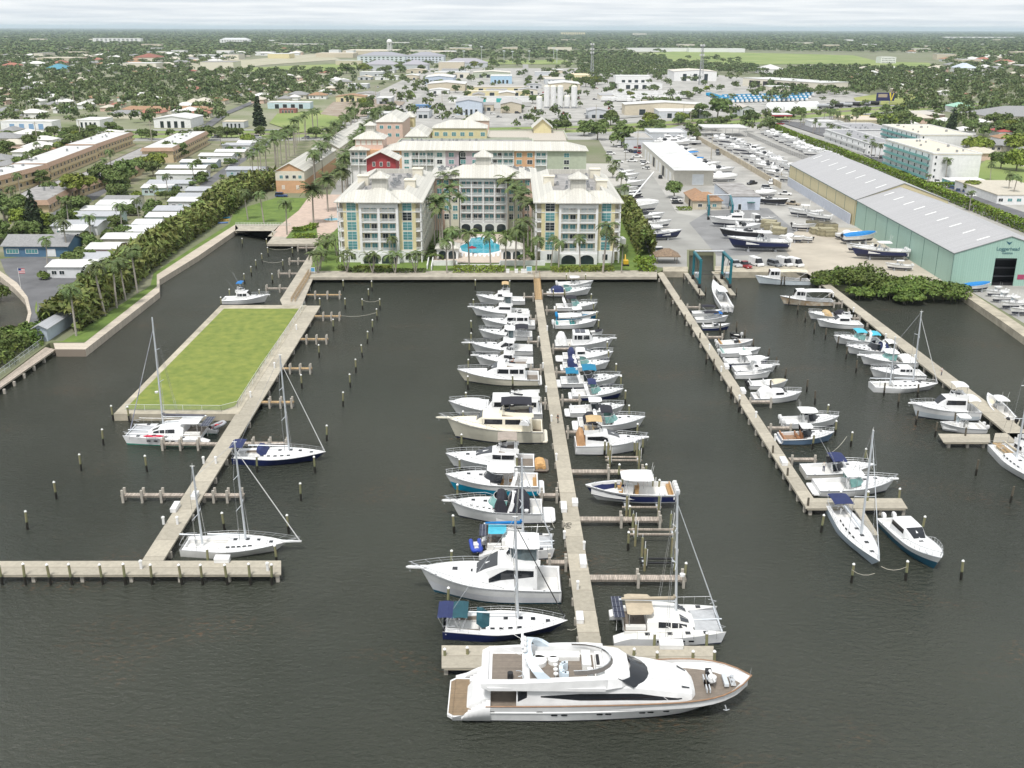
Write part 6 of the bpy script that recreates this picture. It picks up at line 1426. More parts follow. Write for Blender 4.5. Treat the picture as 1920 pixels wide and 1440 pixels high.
t=thing('parasol','maroon parasol on the pool terrace','parasol',P(885,478,GZ));b=MB();b.cyl(0,0,0,2.3,.05,5);b.build('pole',STEEL,t);b=MB();b.tube([(0,0,2.2),(0,0,2.8)],1.5,8,r2=.05);b.build('canopy',canvas((.25,.02,.04)),t)
for i in range(9):
 x,y=866+8.5*i,481+(i%2)
 tb=MB();tb.box(-.9,.9,-.35,.35,.25,.38);tb.add([(.4,-.35,.38),(.9,-.35,.9),(.9,.35,.9),(.4,.35,.38)],[(0,1,2,3)])
 tag(tb.build('sun_lounger',STUC_W,None,loc=P(x,y,GZ),rz=R(90)),'white sun lounger on the terrace before the pool','sun lounger','sun loungers by the pool')
for i,(x,y)in enumerate([(952,509),(968,509),(980,509),(986,509)]):
 tb=MB();tb.box(-.45,.45,-.35,.35,0,1.0);tb.box(-.5,.5,-.4,.4,1.01,1.12);tag(tb.build('utility_bin',STUC_W,None,loc=P(x,y+3,GZ)),'white bin on the hotel quay beside the central ramp, '+ORD[i]+' in line','bin','quay bins')
def signboard(lab,px,py,w,h,z,col):
 t=thing('notice_board',lab,'sign',P(px,py,GZ));b=MB();b.box(-w/2,w/2,-.04,.04,z,z+h);b.build('panel',STUC_W,t);b=MB();b.box(-w*.42,w*.42,-.05,-.041,z+h*.1,z+h*.9);b.build('picture',col,t);b=MB();b.cyl(-w*.4,.05,0,z+.1,.05,5);b.cyl(w*.4,.05,0,z+.1,.05,5);b.build('post_pair',STUC_W,t)
signboard('pale blue notice board on the quay at the central ramp',992,515,1.6,1.5,.9,paint((.2,.42,.5),.5));signboard('blue and white notice board at the plank walkway',587,514,1.2,1.3,.6,paint((.1,.3,.5),.5))
def z_for(x,y,py):
 lo,hi=-5,80
 for _ in range(40):
  m=(lo+hi)/2
  if pix(x,y,m)[1]>py:lo=m
  else:hi=m
 return lo
MINT=striped('mint_metal_wall',(.33,.49,.42),(.25,.38,.33),.6,1,.5,.1,.03);MINTX=striped('mint_metal_front',(.33,.49,.42),(.22,.40,.33),.6,0,.5,.1,.03)
STRAW=striped('straw_metal_wall',(.60,.53,.32),(.46,.40,.25),.6,1,.5,.1,.03)
GREYR=striped('grey_metal_roof',(.40,.395,.40),(.30,.30,.30),.8,1,.5,.1,.05);WHITER=mat('white_roof',(.60,.60,.585),.7,var=.16,scale=.12);TRIM=paint((.10,.17,.16),.6,'dark_trim')
A,Bp=P(1781,535),P(1602,423)
ang=math.atan2(Bp.y-A.y,Bp.x-A.x)-math.pi/2
ev=z_for(A.x,A.y,475)-GZ
wf=(X_at(1895,A.y,GZ+ev+3)-A.x)*2*.98;rh=4.6
def shed(lab,org,ln,w,h,rh,wm,fm,door,nsky,x0=0):
 t=thing('storage_shed',lab,'shed',org,ang)
 b=MB();b.box(x0,x0+.25,0,ln,0,h);b.box(x0+w-.25,x0+w,0,ln,0,h);b.build('side_wall',wm,t)
 b=MB()
 if door:
  d0,d1,dh=door
  b.box(x0+.26,d0,0,.25,0,h);b.box(d1,x0+w-.26,0,.25,0,h);b.box(d0,d1,0,.25,dh,h)
 else:b.box(x0+.26,x0+w-.26,0,.25,0,h)
 b.add([(x0,0,h),(x0+w,0,h),(x0+w/2,0,h+rh)],[(0,1,2)]);b.add([(x0,ln,h),(x0+w,ln,h),(x0+w/2,ln,h+rh)],[(2,1,0)]);b.box(x0+.26,x0+w-.26,ln-.25,ln,0,h);b.build('end_wall',fm,t)
 b=MB();gable(b,x0,x0+w,0,ln,h+.05,rh,.25,'y');b.build('roof',GREYR,t)
 n=8;b=MB()
 for i in range(n+1):y=.05+(ln-.3)*i/n;b.box(x0-.05,x0-.003,y,y+.2,0,h)
 b.tube([(x0-.1,-.1,h),(x0+w/2,-.12,h+rh+.05),(x0+w+.1,-.1,h)],.13,4);b.box(x0-.28,x0-.1,0,ln,h-.2,h);b.build('wall_trim',TRIM,t)
 for i in range(nsky):
  y=ln*(i+.5)/nsky;b=MB();v=[]
  for f0,f1 in((.52,.75),):b.quad(*[(x0+w/2*f,yy,h+.05+rh*f+.19)for f,yy in((f0,y-.45),(f1,y-.45),(f1,y+.45),(f0,y+.45))])
  b.build('skylight',paint((.8,.8,.78),.4,'skylight_white'),t)
 return t
ln1=(Bp-A).length
xd0=X_at(1857,A.y,GZ)-A.x;xd1=X_at(1897,A.y,GZ)-A.x
t=shed('mint green metal boat storage shed with open door facing the water',A,ln1,wf,ev,rh,MINT,MINTX,(xd0,xd1,ev*.86),9)
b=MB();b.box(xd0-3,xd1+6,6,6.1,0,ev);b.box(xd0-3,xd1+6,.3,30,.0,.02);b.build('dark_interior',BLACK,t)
b=MB()
for k in range(3):b.box(xd0,xd1+3,4.2,5.4,1.5+2.3*k,1.7+2.3*k)
b.build('boat_rack',paint((.2,.2,.22),.6),t)
def words_on(par,txt,x,y,z,s,m_,rz=0,nm='lettering'):
 c=bpy.data.curves.new(nm,'FONT');c.body=txt;c.size=s;c.extrude=.02;c.align_x='CENTER';c.materials.append(m_)
 o=bpy.data.objects.new(nm,c);COL.objects.link(o);me=bpy.data.meshes.new_from_object(o.evaluated_get(bpy.context.evaluated_depsgraph_get()));bpy.data.objects.remove(o);o=bpy.data.objects.new(nm,me);_link(o,par);o.location=(x,y,z);o.rotation_euler=(math.pi/2,0,rz);return o
SGN=paint((.02,.10,.14),.5,'sign_navy')
words_on(t,'Loggerhead',(xd0+xd1)/2,-.06,ev*.86+2.1,1.3,SGN);words_on(t,'MARINA',(xd0+xd1)/2,-.06,ev*.86+1.1,.75,SGN)
b=MB();b.add([(x+(xd0+xd1)/2,-.05,z+ev*.86+3.7)for x,z in((-.8,.9),(.1,.5),(.9,.8),(.5,.3),(.2,-.1),(-.3,.2))],[(0,1,5),(1,2,3,4,5)]);b.build('turtle_emblem',[SGN],t)
signp=MB();signp.box(xd1+.8,xd1+2.6,-.09,-.02,1.8,3.1);signp.build('notice_panel',paint((.35,.05,.12),.5),t)
C0=A+(Bp-A)*1.004
t2=shed('straw yellow metal boat storage shed behind the mint shed',C0,ln1*1.12,wf*1.12,ev*1.02,rh*1.25,STRAW,STRAW,None,8,-.4)
b=MB();b.box(-1.2,-.9,2,ln1*1.1,0,ev*.42);tag(b.build('shed_wall',paint((.50,.53,.60),.8,'pale_blue_wall'),None,loc=C0,rz=ang),'pale blue masonry wall along the straw yellow shed','wall')
def row(nm,lab,cat_,px0,px1,pyb,dep,h,wm,rm,kind,rh=2.0,wins=(),**k):
 return simple(nm,lab,cat_,px0,px1,P((px0+px1)/2,pyb,GZ).y,dep,GZ,GZ+h,wm,rm,kind,rh,wins,**k)
TANW=paint((.55,.49,.38),.8,'tan_wall');BROWNR=mat('brown_shingle',(.33,.20,.12),.9,var=.18,scale=1.2);GREYW=paint((.5,.52,.54),.8,'grey_wall');GREYS=mat('grey_shingle',(.26,.26,.26),.9,var=.15,scale=1.5);BLUEW=paint((.07,.15,.24),.7,'slate_blue_siding')
TARR=mat('tar_roof',(.19,.175,.165),.9,col2=(.42,.41,.40),scale=.22)
YS=P(1300,348,GZ).y
t,w=row('workshop','long white roofed workshop with roller doors down the middle of the boatyard','workshop',1261,1336,348,112,6.5,paint((.60,.58,.52),.7,'workshop_wall'),WHITER,'flat',wins=[(.62,.3,5,4.6,1,1,paint((.72,.76,.8),.5))])
for k in range(9):
 b=MB();b.box(-w-.06,-w-.002,6+k*11,12+k*11,0,4.6);b.build('roller_door',BLACK if k in(2,5)else STUC_W,t)
b=MB();b.box(-w-.3,w+.3,-3.5,25,6.86,7.1);b.build('canopy_roof',WHITER,t)
t,w=row('office','small tan office with brown shingle roof beside the yard hoist','office',1298,1352,393,9,3.2,TANW,BROWNR,'hip',2.6,[(.25,1,1.6,1.2),(.75,1,1.6,1.2)])
b=MB();b.box(-w,w*.2,6,19,0,3.19);b.build('rear_wing',TANW,t);b=MB();hip(b,-w,w*.2,5,19,3.5,2.4);b.build('rear_roof',BROWNR,t)
t,w=row('workshop','pale blue flat roofed workshop with tar patched roof behind the brown roofed office','workshop',1370,1424,394,34,5,paint((.55,.60,.68),.8,'pale_blue_paint'),TARR,'flat',wins=[(.3,.1,1.2,2.2,1,1,DKG)])
b=MB();b.box(w*.1,w*.6,-1.4,0,2.9,3.1);b.build('awning',paint((.02,.10,.09),.7),t)
row('workshop','grey flat roofed shop at the street end of the boatyard','workshop',1170,1222,278,34,5,GREYW,paint((.40,.38,.35),.9,'tan_grey_roof'),'flat',flatw=GREYW)
row('workshop','second grey flat shop behind the row of white cruisers','workshop',1216,1286,266,24,5,GREYW,WHITER,'flat',flatw=GREYW)
t,w=row('boat_canopy','open white roofed boat canopy by the coast road','canopy',1318,1398,257,22,.4,WHITER,WHITER,'flat')
t.location.z=GZ+5.2
for x in(-w+.3,-w/3,w/3,w-.3):
 for y in(.5,21):b=MB();b.cyl(x,y,-5.2,0,.15,6);b.build('post',STEEL,t)
def slabblock(lab,px0,px1,pyb,dep,h,wm,rm,fl,col,seed):
 t,w=row('apartment_block',lab,'apartments',px0,px1,pyb,dep,h,wm,rm,'flat',flatw=wm)
 for f in range(fl):
  b=MB();b.box(-w-1.3,-w-.02,3,dep-2,.3+h/fl*f,.5+h/fl*f);b.box(-w-1.32,-w-1.2,3,dep-2,.5+h/fl*f,1.45+h/fl*f);b.build('gallery',col,t)
  for k in range(7):win(t,-w-.02,5+k*(dep-8)/7,h/fl*f+1.0,1.4,1.6,2,1,-R(90),DKG)
  for k in range(1):win(t,-w*.88,-.03,h/fl*f+1.2,.9,1.2,1,1,g=DKG)
 ac_units(t,-w*.7,w*.7,4,dep-4,h+.4,8,seed)
 return t
TURQ=paint((.16,.38,.36),.7,'turquoise_gallery')
slabblock('white four storey apartment slab with turquoise galleries nearer the mint shed',1746,1836,339,62,11.5,STUC_W,paint((.62,.57,.47),.9,'cream_flat_roof'),4,TURQ,3)
slabblock('white apartment slab farther back with turquoise galleries',1722,1820,292,60,10.5,STUC_W,paint((.62,.57,.47),.9),4,TURQ,5)
slabblock('low white motel block with grey roof beside the palms',1625,1680,292,80,6,STUC_W,paint((.30,.30,.31),.9,'grey_roof'),2,STUC_W,6)
slabblock('second grey roofed white motel block behind the first',1600,1676,262,46,5.5,STUC_W,paint((.30,.30,.31),.9),2,STUC_W,7)
row('motel','low white motel with tan pitched roof by the car park at the frame edge','motel',1868,1990,384,40,3.6,STUC_W,paint((.50,.46,.38),.9,'beige_roof'),'flat',wins=[(f,1.2,1.8,1.3)for f in(.06,.2,.34)])
row('garden_wall','turquoise and white garden wall by the four storey apartments','wall',1782,1850,350,10,2.2,TURQ,STUC_W,'flat')
row('restaurant','cream flat restaurant beside the railway at the palm lined lot','restaurant',1592,1662,238,40,4,TANW,paint((.55,.48,.40),.9,'pinkish_roof'),'flat',flatw=STUC_Y)
row('gas_station','white filling station shop with red trim beside the coast road','filling station',1520,1580,240,16,4,STUC_W,WHITER,'flat')
t,w=row('fuel_canopy','red edged filling station canopy by the railway','canopy',1446,1483,230,16,.8,paint((.5,.03,.05),.6,'fuel_red'),WHITER,'flat');t.location.z=GZ+4.6
for x in(-w*.7,w*.7):b=MB();b.cyl(x,8,-4.6,0,.2,6);b.build('post',WHITE,t)
row('shop','brown fronted shop with pale roof behind the big hedge trees','shop',1722,1770,226,40,4,paint((.22,.16,.12),.8,'brown_wall'),paint((.5,.47,.42),.9),'flat')
row('house','house with mint green hip roof beyond the railway','house',1790,1824,212,22,4.5,STUC_W,paint((.30,.52,.40),.6,'mint_roof'),'hip',3)
row('house','large grey shingled building at the frame edge by the tree lot','house',1850,1990,232,40,5,STUC_C,GREYS,'hip',6)
row('house','house with red tile roof beyond the yellow green trees','house',1872,1895,258,14,3.5,STUC_W,paint((.42,.10,.09),.8,'red_tile'),'hip',2)
WW=striped('white_metal_wall',(.62,.62,.60),(.5,.5,.49),1.2,0,.6,.08,.04)
for p0,p1,py,dep,h,wm,rm,kd,lab in[(853,902,216,40,10,paint((.50,.56,.64),.7,'blue_grey_wall'),GREYR,'gable','tall pale blue metal shed with grey gable roof behind the garage'),(937,976,212,50,7,TANW,paint((.42,.41,.40),.9),'gable','grey roofed open shed beside the tank cars'),(840,998,192,8,5,STUC_W,WHITER,'flat','long white strip building with teal doors'),(872,992,180,10,4.5,STUC_Y,paint((.7,.66,.56),.8),'flat','long cream warehouse with brown openings'),(874,992,172,30,4.5,STUC_Y,paint((.45,.42,.38),.9),'flat','second cream warehouse behind the first'),(795,848,158,60,8,paint((.45,.52,.62),.7,'steel_blue_wall'),WHITER,'gable','blue walled warehouse with white gable roof'),(800,870,170,50,7,TANW,WHITER,'gable','tan warehouse with white roof near the utility poles'),(812,878,146,30,7,STUC_C,WHITER,'flat','white roofed warehouse below the grey apartments'),(885,955,146,40,7,STUC_G,paint((.6,.57,.5),.8),'gable','pale warehouse with brown wall behind the blue block'),(918,958,157,40,9,paint((.36,.52,.66),.7,'sky_blue_wall'),WHITER,'flat','sky blue warehouse with dark doors'),(1028,1086,170,50,7,TANW,WHITER,'gable','white gabled warehouse behind the silos'),(1020,1058,158,50,6,GREYW,paint((.55,.52,.46),.8),'flat','grey tan warehouse beside the road trees'),(1072,1105,152,60,7,STUC_Y,paint((.66,.56,.38),.8),'flat','yellow warehouse under the lattice tower'),(1153,1218,157,30,9,STUC_W,WHITER,'flat','white two storey industrial block'),(1158,1240,167,14,6,STUC_W,WHITER,'flat','white industrial strip with small windows'),(1170,1320,216,24,8,TANW,WHITER,'gable','big pale warehouse with white roof beside the railway trees'),(1234,1325,222,30,5,GREYW,WHITER,'flat','low white roofed annex by the railway trees'),(1262,1342,152,60,12,STUC_W,paint((.62,.57,.5),.8),'gable','white hangar with three tall dark doors'),(1387,1412,218,30,6,GREYW,paint((.48,.44,.4),.8),'gable','grey garage with a white van outside'),(1440,1480,178,24,8,STUC_C,WHITER,'flat','white truck depot end beside the blue trucks'),(0,96,243,14,5,STUC_W,WHITER,'flat','long white storage building with blue roller doors'),(142,186,240,24,5,STUC_W,WHITER,'flat','white flat building beside the railway at left'),(287,356,240,30,6,STUC_W,WHITER,'gable','white gabled shed by the railway, left of tall dark tree'),(500,580,204,14,5,paint((.5,.62,.66),.7),WHITER,'flat','pale blue shop beside the grassy lot'),(522,553,213,8,3.5,paint((.30,.12,.10),.8,'brick_red'),paint((.3,.16,.13),.8),'flat','red brown container building at the grassy lot'),(628,682,192,20,5,STUC_Y,BROWNR,'gable','yellow house with brown roof by the scrap yard'),(776,805,205,12,3,paint((.10,.22,.42),.7,'blue_sheet'),paint((.10,.22,.42),.7),'flat','blue sheet covered shelter in the scrap yard'),(416,456,240,12,4,GREYW,TANW,'flat','grey shelter at the roots of the tall dark tree')]:
 t,w=row('warehouse',lab,'warehouse',p0,p1,py,dep,h,wm,rm,kd,1.8 if kd=='gable' else 2,axis='y' if kd=='gable' else 'x')
 n=3 if 'three tall' in lab else 4
 if wm not in(TANW,)or 'big' in lab:
  for k in range(n):win(t,-w*.75+1.5*w*(k+.5)/n,-.03,.05,min(5,w*.2),min(h*.75,4.5 if n==4 else 10),1,1,g=DKG if 'teal' not in lab and 'blue roller' not in lab else paint((.05,.38,.36)if 'teal' in lab else(.2,.33,.5),.5),nm='roller_door')
for i in range(46):
 px,py=rnd.uniform(640,1240),rnd.choice((222,208,196,186,176,166,158,150,143,137));w0=rnd.uniform(18,46);y=P(px,py,GZ).y;X0,X1=X_at(px,y,3),X_at(px+w0,y,3);d=rnd.uniform(14,34)
 if any(X0<b_ and X1>a_ and y<d_ and y+d>c_ for a_,b_,c_,d_ in FOOT)or 995<px+w0 and px<1085 and py>190:continue
 simple('industrial_shed','low pale roofed shed packed among the industrial yards','shed',px,px+w0,y,d,GZ,GZ+rnd.uniform(3.5,6),rnd.choice((GREYW,TANW,STUC_W,STUC_C)),rnd.choice((WHITER,ROOFG,GREYR,WHITER,TANW)),rnd.choice(('flat','gable')),1.4,[(f,.05,3,2.8,1,1,DKG)for f in(.3,.7)],group='low sheds among the industrial yards',axis='y')
t=thing('truck_depot','long pale truck depot with a row of dark loading doors above the blue trucks','depot',P(1392,161,GZ),-R(62));b=MB();b.box(0,130,0,40,0,9);b.build('wall',STUC_C,t);b=MB();b.box(-.3,130.3,-.3,40.3,9.01,9.5);b.build('roof',WHITER,t)
for k in range(8):b=MB();b.box(12+k*12,19+k*12,-.1,-.01,.2,7);b.build('loading_door',BLACK,t)
for i,(x,hh,py)in enumerate([(1011,11,208),(1025,18,203),(1037,18,203),(1050,18,203),(1063,10,203),(1076,18,203)]):
 p=P(x,py,GZ);t=thing('silo','white cement silo with cream top, '+ORD[i]+' in the row of six beside tank cars','silo',p,0,'white silos')
 b=MB();b.cyl(0,0,1.5,hh,2.6,14);b.build('tank',WHITE,t);b=MB();b.dome(0,0,hh,2.6,1.0,14,3);b.build('cap',CREAM,t);b=MB();b.cyl(0,0,0,1.49,2.2,10);b.build('skirt',GREYG,t)
def askew(nm,lab,cat_,a,c,depth,h,wm,rm,fas=None,fl=2,white=WHITER,seed=0):
 p,q=P(*a,GZ),P(*c,GZ);d=q-p
 t=thing(nm,lab,cat_,p,math.atan2(d.y,d.x));L=d.length
 b=MB();b.box(0,L,0,depth,0,h);b.build('wall',wm,t)
 b=MB();o=.9
 if fas:b.loft([[(-o,-o,h-.2),(L+o,-o,h-.2),(L+o,depth+o,h-.2),(-o,depth+o,h-.2)],[(.2,.2,h+1.5),(L-.2,.2,h+1.5),(L-.2,depth-.2,h+1.5),(.2,depth-.2,h+1.5)]],0,cap=False);b.build('mansard',fas,t)
 b=MB();b.box(.25,L-.25,.25,depth-.25,h+.1,h+1.3);b.build('roof',white,t)
 for f in range(fl):
  b=MB();b.box(.5,L-.5,-1.3,-.02,h/fl*f+.02,h/fl*f+.2);b.box(.5,L-.5,-1.32,-1.2,h/fl*f+.2,h/fl*f+1.1);b.build('gallery',wm,t)
  n=int(L/5)
  for k in range(n):win(t,(k+.5)*L/n,-.03,h/fl*f+.9,1.6,1.4,2,1,g=DKG)
 ac_units(t,L*.1,L*.9,depth*.3,depth*.7,h+1.3,5,seed)
 return t
TANA=paint((.58,.47,.30),.8,'tan_apartment');BRF=paint((.34,.23,.16),.85,'brown_mansard')
BA=dict(wm=TANA,rm=WHITER,fas=BRF)
for i,(a,c,lab,fl,wh)in enumerate([((-30,374),(92,340),'tan two storey apartments with brown mansard and white roof, cut by the frame edge',2,WHITER),((92,338),(182,300),'tan two storey apartments with brown mansard, second from the frame edge',2,WHITER),((182,298),(250,272),'tan two storey apartments with brown mansard, farthest from the water',2,WHITER),((326,305),(390,270),'tan mansard block with white roof beside the trailer park, farthest one',2,WHITER),((246,332),(320,292),'one storey mansard block with grey gravel roof, third along',1,ROOFG),((152,368),(262,328),'one storey mansard block with grey gravel roof beside white vans',1,ROOFG),((92,398),(146,366),'one storey mansard block with grey gravel roof nearest the conifer',1,ROOFG)]):
 askew('apartment_block',lab,'apartments',a,c,15,6 if fl==2 else 3,fl=fl,white=wh,seed=i,**BA)
def z4(x,y):return x/3,220+y/3
SID=[paint(c,.7,n)for c,n in(((.66,.67,.68),'white_siding'),((.45,.56,.55),'aqua_siding'),((.62,.45,.44),'pink_siding'),((.56,.54,.44),'beige_siding'),((.42,.48,.56),'blue_siding'))]
PANR=striped('white_pan_roof',(.66,.66,.65),(.52,.52,.52),.5,0,.5,.08,.03);PANG=striped('grey_pan_roof',(.42,.43,.45),(.32,.33,.34),.5,0,.5,.08,.04)
MH=[(290,545,665,PANG,0),(395,655,607,PANG,1),(455,660,572,PANR,3),(540,740,540,PANR,0),(580,760,510,GREYS,3),(265,520,905,PANR,0),(385,600,865,PANG,4),(485,650,800,PANR,2),(575,830,740,PANR,3),(660,930,697,PANR,1),(745,960,655,PANR,0),(820,1010,612,PANR,1),(862,1070,575,PANG,3),(945,1150,520,PANR,0),(990,1200,495,PANG,4),(1040,1235,458,PANG,0),(795,960,440,PANR,1),(825,1060,415,PANG,0),(875,1140,358,PANR,0),(930,1150,325,PANR,3),(1010,1210,290,PANR,4),(1115,1300,252,PANR,0),(1205,1370,228,PANR,3),(1245,1400,190,PANG,0),(1270,1480,335,PANG,4),(1330,1460,175,PANR,0),(330,470,690,PANR,0)]
for i,(x0,x1,y,rf,sd)in enumerate(MH):
 (a,py),(c,_)=z4(x0,y),z4(x1,y)
 lab=('white' if rf is PANR else 'grey')+' roofed mobile home with '+('white','aqua','pink','beige','pale blue')[sd]+' walls, '+ORD[i]+' in the trailer park'
 row('mobile_home',lab,'mobile home',a,c,py,9.6 if i%3 else 11,3.1,SID[sd],rf,'gable',.8,[(.15,1.0,1.4,1.1),(.32,1.0,1.4,1.1),(.8,1.0,1.6,1.1)],group='mobile homes in the trailer park',ov=.4)
t,w=row('mobile_home','slate blue house with white windows and grey shingle roof at the lane end','house',6,126,482,11,3.4,BLUEW,GREYS,'gable',2.2,[(.14,1.1,3.6,1.3,4,1,TEALG),(.44,1.1,3.6,1.3,4,1,TEALG),(.74,.3,2.6,2.1,2,1,paint((.7,.72,.74),.4))],ov=.6)
row('mobile_home','long pale blue trailer beside the mangrove bank fence','mobile home',64,88,640,24,3,SID[4],PANG,'gable',.7,axis='y')
SEEN=[]
HR=[('white',paint((.66,.65,.62),.7,'white_tile_roof')),('grey',GREYS),('brown',BROWNR),('pale',paint((.52,.48,.40),.8,'sand_roof')),('reddish',paint((.34,.14,.10),.8,'terracotta_roof'))]
HP={}
def house_at(x,y,k,kind,lab,grp,rz=0,s=1):
 key=(k,kind)
 if key not in HP:
  t=thing('house',lab,'house',(x,y,GZ),rz,grp)
  b=MB();b.box(-7,7,-5,5,0,3)
  if kind:b.box(-1,7,-9,-5.01,0,2.9)
  b.build('wall',(STUC_W,STUC_C,STUC_W,STUC_P,STUC_C)[k],t)
  b=MB();hip(b,-7,7,-5,5,3.2,2.0,.6)
  if kind:hip(b,-1,7,-9,-3,3.1,1.6,.6)
  b.build('roof',HR[k][1],t);HP[key]=t
  for wx in(-5,-2.5,4):win(t,wx,-5.03-(4 if kind and wx>0 else 0),1,1.4,1.2,2,1,g=DKG)
  return t
 t=dup(HP[key],(x,y,GZ),rz,lab,grp,s);t.name='house';return t
HOUSES=[]
def excl(px,py):return any(inpoly(px,py,z)for z in NOHOUSE)
def inpoly(x,y,pts):
 r=False;j=len(pts)-1
 for i in range(len(pts)):
  if(pts[i][1]>y)!=(pts[j][1]>y)and x<(pts[j][0]-pts[i][0])*(y-pts[i][1])/(pts[j][1]-pts[i][1])+pts[i][0]:r=not r
  j=i
 return r
NOHOUSE=[[(635,260),(640,130),(790,95),(1250,95),(1500,130),(1700,190),(1500,240)],[(-200,262),(640,262),(640,238),(-200,238)],[(420,240),(640,240),(700,185),(600,185),(430,205)],[(320,136),(480,105),(820,98),(820,136)],[(1150,126),(1150,94),(1760,100),(1780,130)],[(1590,200),(1600,176),(1745,176),(1735,200)],[(-200,258),(0,262),(0,228),(370,228),(370,262)],[(1440,250),(1500,190),(2200,180),(2200,215),(1700,240),(1500,262)]]
q=random.Random(5)
for i in range(1200):
 if len(HOUSES)>225:break
 y=q.choice((760,1500))+q.random()**1.4*(1100 if i%2 else 1900);x=q.uniform(-.58,.58)*y
 x=round(x/30)*30+q.uniform(-4,4);y=round(y/44)*44+q.uniform(-5,5)
 px,py=pix(x,y,GZ)
 if not-30<px<1950 or excl(px,py)or any(abs(x-a)<22 and abs(y-c)<26 for a,c in HOUSES):continue
 if 640<px<1240:continue
 k=q.choice((0,0,1,1,2,3,3,4));HOUSES.append((x,y))
 sd='canal side' if px<640 else 'boatyard side'
 house_at(x,y,k,q.random()<.5,'small house with '+HR[k][0]+' hip roof among suburb trees, '+sd+' of the sheds',HR[k][0]+' roofed suburb houses, '+sd,q.choice((0,1.57,3.14,4.71))+.05,q.uniform(.85,1.3)*(1 if y<1700 else 1.5))
for(a,c,y,d,k)in[(230,330,214,16,2),(305,395,214,14,2),(340,400,202,12,3),(385,420,196,14,2),(200,262,222,14,1),(0,26,256,14,1),(20,60,262,16,0),(150,215,262,18,0),(60,106,300,14,2),(-20,30,325,14,1),(110,150,285,14,1)]:
 row('house',HR[k][0]+' roofed house near the railway, '+ORD[(a+60)//20%30]+' along the tree belt','house',a,c,y,d,3.2,STUC_C,HR[k][1],'hip',2.2)
NB=[[(-20,264),(235,264),(190,278),(60,322),(-20,345)],[(0,226),(420,226),(430,200),(0,200)],[(1560,246),(1960,330),(1960,250),(1700,226)],[(430,200),(430,160),(640,150),(690,182),(600,200)]]
for i in range(700):
 px,py=q.uniform(-20,1960),q.uniform(150,345);w=P(px,py,GZ)
 z=next((k for k,p in enumerate(NB)if inpoly(px,py,p)),None)
 if z is None or len(HOUSES)>272 or any(abs(w.x-a)<19 and abs(w.y-c)<20 for a,c in HOUSES)or any(a-7<w.x<c+7 and d-6<w.y<e+8 for a,c,d,e in FOOT):continue
 k=q.choice((0,0,1,2,3));HOUSES.append((w.x,w.y));nm=('between the railway and tan apartments','on the far side of the railway','behind the white apartment slabs','round the scrap yard lots')[z]
 house_at(w.x,w.y,k,q.random()<.5,HR[k][0]+' roofed small house '+nm,HR[k][0]+' roofed houses '+nm,q.choice((0,1.57,3.14,4.71)),q.uniform(.9,1.3))
for i in range(60):
 px,py=q.uniform(-20,1940),q.choice((132,122,112,104,97,90,84,78));w0=q.uniform(14,50)*(.5+(py-60)/90);y=P(px,py,GZ).y;X0,X1=X_at(px,y,3),X_at(px+w0,y,3);d=q.uniform(20,60)
 if any(X0<b_ and X1>a_ and y<d_ and y+d>c_ for a_,b_,c_,d_ in FOOT)or 1080<px<1740 and 98<py<140 or 860<px<1080 and py>110:continue
 simple('commercial_building','pale flat roofed commercial building far off among the woods','building',px,px+w0,y,d,GZ,GZ+q.uniform(7,13),q.choice((STUC_W,STUC_C,TANW)),q.choice((WHITER,TANW,WHITER,ROOFG)),'flat',group='pale commercial buildings among the far woods')
t=thing('water_tower','white water tower on tall legs above the grey roofed apartments','water tower',P(731,102,GZ));TH=z_for(t.location.x,t.location.y,73)-GZ
for a in range(6):b=MB();b.tube([(7*math.cos(a*1.047),7*math.sin(a*1.047),0),(5.5*math.cos(a*1.047),5.5*math.sin(a*1.047),TH*.74)],.9,6);b.build('leg',WHITE,t)
b=MB();b.dome(0,0,TH*.8,7.4,TH*.2,16,5);b.tube([(0,0,TH*.71),(0,0,TH*.75),(0,0,TH*.805)],5.6,14,r2=7.4);b.build('tank',WHITE,t);b=MB();b.cyl(0,0,0,TH*.62,1.2,8);b.build('riser_pipe',WHITE,t)
def lattice(lab,px,pyb,pyt,w,mast=False):
 p=P(px,pyb,GZ);h=z_for(p.x,p.y,pyt)-GZ;t=thing('lattice_tower',lab,'tower',p)
 b=MB()
 for s in range(3):
  a=s*2.094;c=(s+1)*2.094
  f=lambda a,k:(w*(1-.75*k)*math.cos(a),w*(1-.75*k)*math.sin(a),h*k)
  b.tube([f(a,0),f(a,1)],w*.07+.1,4)
  for k in range(10):b.tube([f(a,k/10),f(c,(k+1)/10)],w*.04+.06,4);b.tube([f(a,k/10),f(c,k/10)],w*.04+.05,4)
 b.build('lattice_frame',mat('galvanised',(.32,.33,.34),.5,.2,var=.15),t)
 for k in(.72,.82,.96):
  b=MB()
  for s in range(6):a=s*1.047;r=w*.75;b.box(r*math.cos(a)-.25,r*math.cos(a)+.25,r*math.sin(a)-.25,r*math.sin(a)+.25,h*k,h*k+2.6)
  b.cyl(0,0,h*k+1.1,h*k+1.3,w*.7,8);b.build('antenna_cluster',WHITE,t)
lattice('tall lattice mobile mast behind the silos',1109,147,82,3.2);lattice('tall lattice mobile mast in front of the white hangar',1313,159,84,3.4)
for i,(px,pb,pt)in enumerate([(870,118,98),(903,121,90),(945,120,98),(961,118,99),(1038,118,92),(1044,119,96),(992,118,98)]):
 p=P(px,pb,GZ);h=z_for(p.x,p.y,pt);b=MB();b.cyl(0,0,0,h,.6,6,r2=.35);b.box(-2.5,2.5,-.4,.4,h,h+2);tag(b.build('floodlight_mast',ALU,None,loc=p),'tall floodlight mast round the sports fields, '+ORD[i]+' of seven','floodlight','sports field floodlights')
POLEP=None
